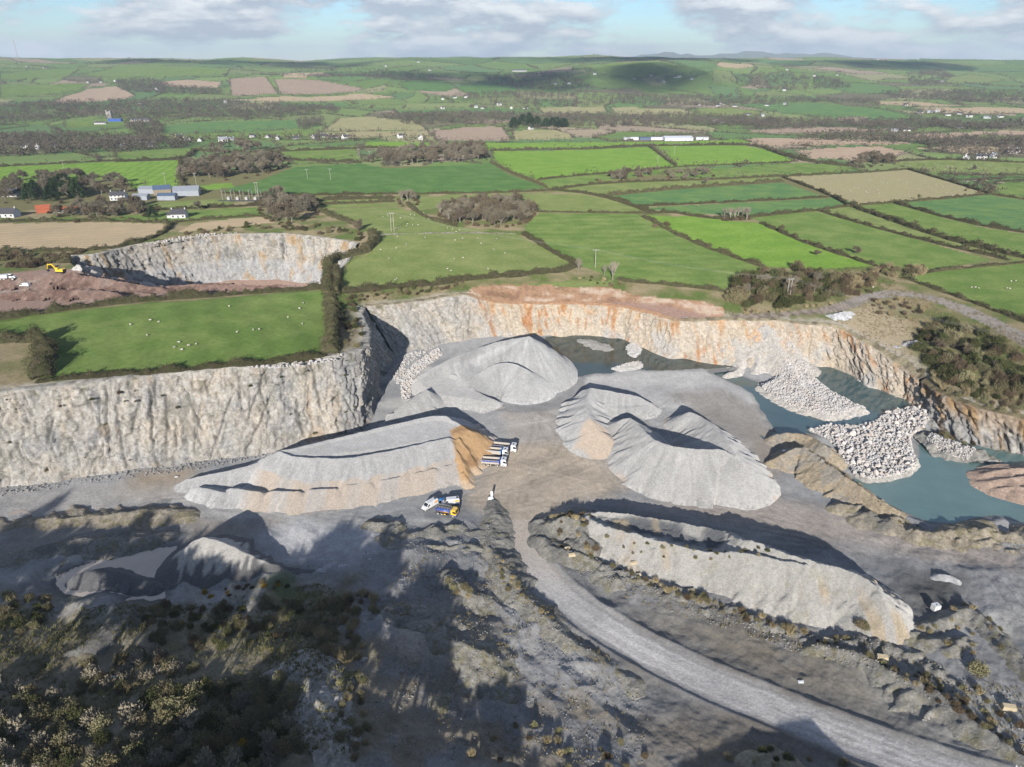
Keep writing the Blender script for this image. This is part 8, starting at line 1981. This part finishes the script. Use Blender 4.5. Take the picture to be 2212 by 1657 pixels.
# hedgerows on the edges of the far fields
cand = 105000
aa = np.radians(rr2.uniform(-40, 40, cand)); ar = np.where(rr2.random(cand) < 0.75, rr2.uniform(930, 4600, cand), rr2.uniform(3000, 6300, cand))
cxx, cyy = ar * np.sin(aa), ar * np.cos(aa)
j1, j2, d1, d2 = patch(cxx, cyy, True)
ux, uy = SX[j2] - SX[j1], 0.8 * (SY[j2] - SY[j1]); ul = np.hypot(ux, uy) + 1e-6      # slide each point on to the nearest field edge
mv = (d2 ** 2 - d1 ** 2) / (2 * ul); cxx = cxx + ux / ul * mv; cyy = cyy + uy / ul * mv / 0.8
m = mv < 75
for poly, cov in FIELDW: m &= ~inpoly(cxx, cyy, poly)
ar = np.hypot(cxx, cyy); m &= ar > 900
hx, hy, hr = cxx[m], cyy[m], ar[m]
big = rr2.random(len(hx)) < 0.20
tuft_field('distant_hedgerows', hx, hy, np.where(big, rr2.uniform(5, 9, len(hx)), rr2.uniform(1.8, 3.2, len(hx))), np.where(big, rr2.uniform(2.4, 4.2, len(hx)), rr2.uniform(1.8, 3.0, len(hx))), 6, M_FARWOOD, 5)
# edges of the drawn far fields
X, Y = [], []
for (poly, cov), (pf, _) in zip(FIELDW, FIELD):
    if np.hypot(*np.array(poly).mean(0)) < 900: continue
    q, par = resample([(a, b, 0) for a, b in poly + [poly[0]]], 4.0)
    k = rr2.random(len(q)) < 0.75
    X += list(q[k, 0] + rr2.normal(size=k.sum()) * 1.2); Y += list(q[k, 1] + rr2.normal(size=k.sum()) * 1.2)
X = np.array(X); Y = np.array(Y); big = rr2.random(len(X)) < 0.28
tuft_field('distant_hedgerows', X, Y, np.where(big, rr2.uniform(5, 9, len(X)), rr2.uniform(1.6, 2.8, len(X))), np.where(big, rr2.uniform(2.2, 4.0, len(X)), rr2.uniform(1.5, 2.4, len(X))), 9, M_FARWOOD, 6)
# dark conifers round the white house in the valley
for x, y in scatter([(1085, 272), (1100, 262), (1150, 260), (1165, 272), (1150, 277), (1095, 279)], 12, None, 9) + scatter([(1165, 276), (1190, 266), (1220, 268), (1230, 276), (1200, 280)], 9, None, 9):
    plant('conifer', x, y, float(plateau(np.array([x]), np.array([y]))[0]), random.uniform(14, 19), 'dark conifer in the group around the white valley house', 'conifers around the valley house', squash=1.5)

# blue hills on the skyline
def skyline(name, az0, az1, r, prof, mat):
    az = np.radians(np.linspace(az0, az1, 220)); k = np.linspace(0, 1, 220)
    h = np.interp(k, [p[0] for p in prof], [p[1] for p in prof]) + 18 * fbm(k * 22, k * 0, 5, 4) * np.sin(np.pi * k)
    rows = []
    for t, f in ((0, 0.0), (0.3, 0.55), (0.55, 0.88), (0.75, 1.0), (1.0, 0.7), (1.5, 0.0)):
        R_ = r + (t - 0.75) * 2500
        rows.append(np.stack([R_ * np.sin(az), R_ * np.cos(az), 30 + np.maximum(106 + (h - 106) * 0.33, 0) * f * (1 + 0.1 * vn(k * 40, k * 0 + t * 5, 8))], 1))
    V = np.stack(rows, 0); n = V.shape[1]; i = np.arange(V.shape[0] * n).reshape(V.shape[0], n)
    F = np.stack([i[:-1, :-1], i[:-1, 1:], i[1:, 1:], i[1:, :-1]], -1).reshape(-1, 4)[:, ::-1]
    o = link(name, mesh_np(name, V.reshape(-1, 3), F, smooth=True), None, mat); o['kind'] = 'structure'
M_MOOR = material('moorland', (0.09, 0.10, 0.06), vary=0.2, scale=0.001, rough=1.0)
skyline('hills', 5, 27, 15500, [(0, 120), (0.06, 170), (0.16, 280), (0.24, 460), (0.30, 520), (0.36, 380), (0.42, 340), (0.47, 460), (0.55, 540), (0.62, 470), (0.70, 400), (0.76, 460), (0.84, 300), (0.92, 190), (1, 100)], M_MOOR)

# ---------------------------------------------------------------- clouds drifting overhead: their shadows darken parts of the hills
M_CLOUD = material('cloud_white', (0.85, 0.86, 0.88), vary=0.0)
nt = M_CLOUD.node_tree; tb = nt.nodes.new('ShaderNodeBsdfTransparent'); mxs = nt.nodes.new('ShaderNodeMixShader'); cn = nt.nodes.new('ShaderNodeTexNoise'); cn.inputs['Scale'].default_value = 0.006; cn.inputs['Detail'].default_value = 4
cg = nt.nodes.new('ShaderNodeNewGeometry'); cr_ = nt.nodes.new('ShaderNodeMapRange'); cr_.inputs['From Min'].default_value = 0.35; cr_.inputs['From Max'].default_value = 0.7; cr_.inputs['To Max'].default_value = 0.32
nt.links.new(cg.outputs['Position'], cn.inputs['Vector']); nt.links.new(cn.outputs['Fac'], cr_.inputs['Value']); nt.links.new(cr_.outputs[0], mxs.inputs[0]); nt.links.new(tb.outputs[0], mxs.inputs[1]); nt.links.new(nt.nodes['Principled BSDF'].outputs[0], mxs.inputs[2]); nt.links.new(mxs.outputs[0], nt.nodes['Material Output'].inputs[0])   # thin cloud lets part of the light through
def cloud(x, y, z, rx, ry, seed):
    import bmesh
    rng = np.random.default_rng(seed); bm = bmesh.new()
    for k in range(16):
        a = rng.uniform(0, 6.28); q = math.sqrt(rng.random()) * 0.75; r = rng.uniform(0.22, 0.42)
        g = bmesh.ops.create_icosphere(bm, subdivisions=2, radius=1.0)
        for v in g['verts']: v.co = (rx * (q * math.cos(a) + v.co.x * r), ry * (q * math.sin(a) + v.co.y * r), 160 * v.co.z * r * 2)
    me = bpy.data.meshes.new('cloud'); bm.to_mesh(me); bm.free()
    o = link('cloud', me, None, M_CLOUD); o.location = (x, y, z); o['kind'] = 'structure'
for k, (sx, sy, rx, ry) in enumerate(((-250, 3300, 650, 420), (350, 3000, 520, 300), (-1500, 4300, 800, 420), (1900, 4400, 700, 300), (700, 4700, 900, 260))):
    hgt = 950; back = hgt / math.tan(SUN_EL)
    cloud(sx - back * math.sin(SUN_AZ), sy - back * math.cos(SUN_AZ), 80 + hgt, rx, ry, 50 + k)

# ---------------------------------------------------------------- haze
hz = MB().box(-13000, 13000, -1700, 18500, -25, 430)
m = bpy.data.materials.new('haze'); m.use_nodes = True; nt = m.node_tree; nt.nodes.clear()
out = nt.nodes.new('ShaderNodeOutputMaterial'); pv = nt.nodes.new('ShaderNodeVolumePrincipled')
pv.inputs['Color'].default_value = (0.70, 0.85, 1.0, 1); pv.inputs['Density'].default_value = 0.00007; pv.inputs['Anisotropy'].default_value = 0.1
nt.links.new(pv.outputs[0], out.inputs['Volume'])
hzo = hz.build('haze', m); hzo['kind'] = 'stuff'
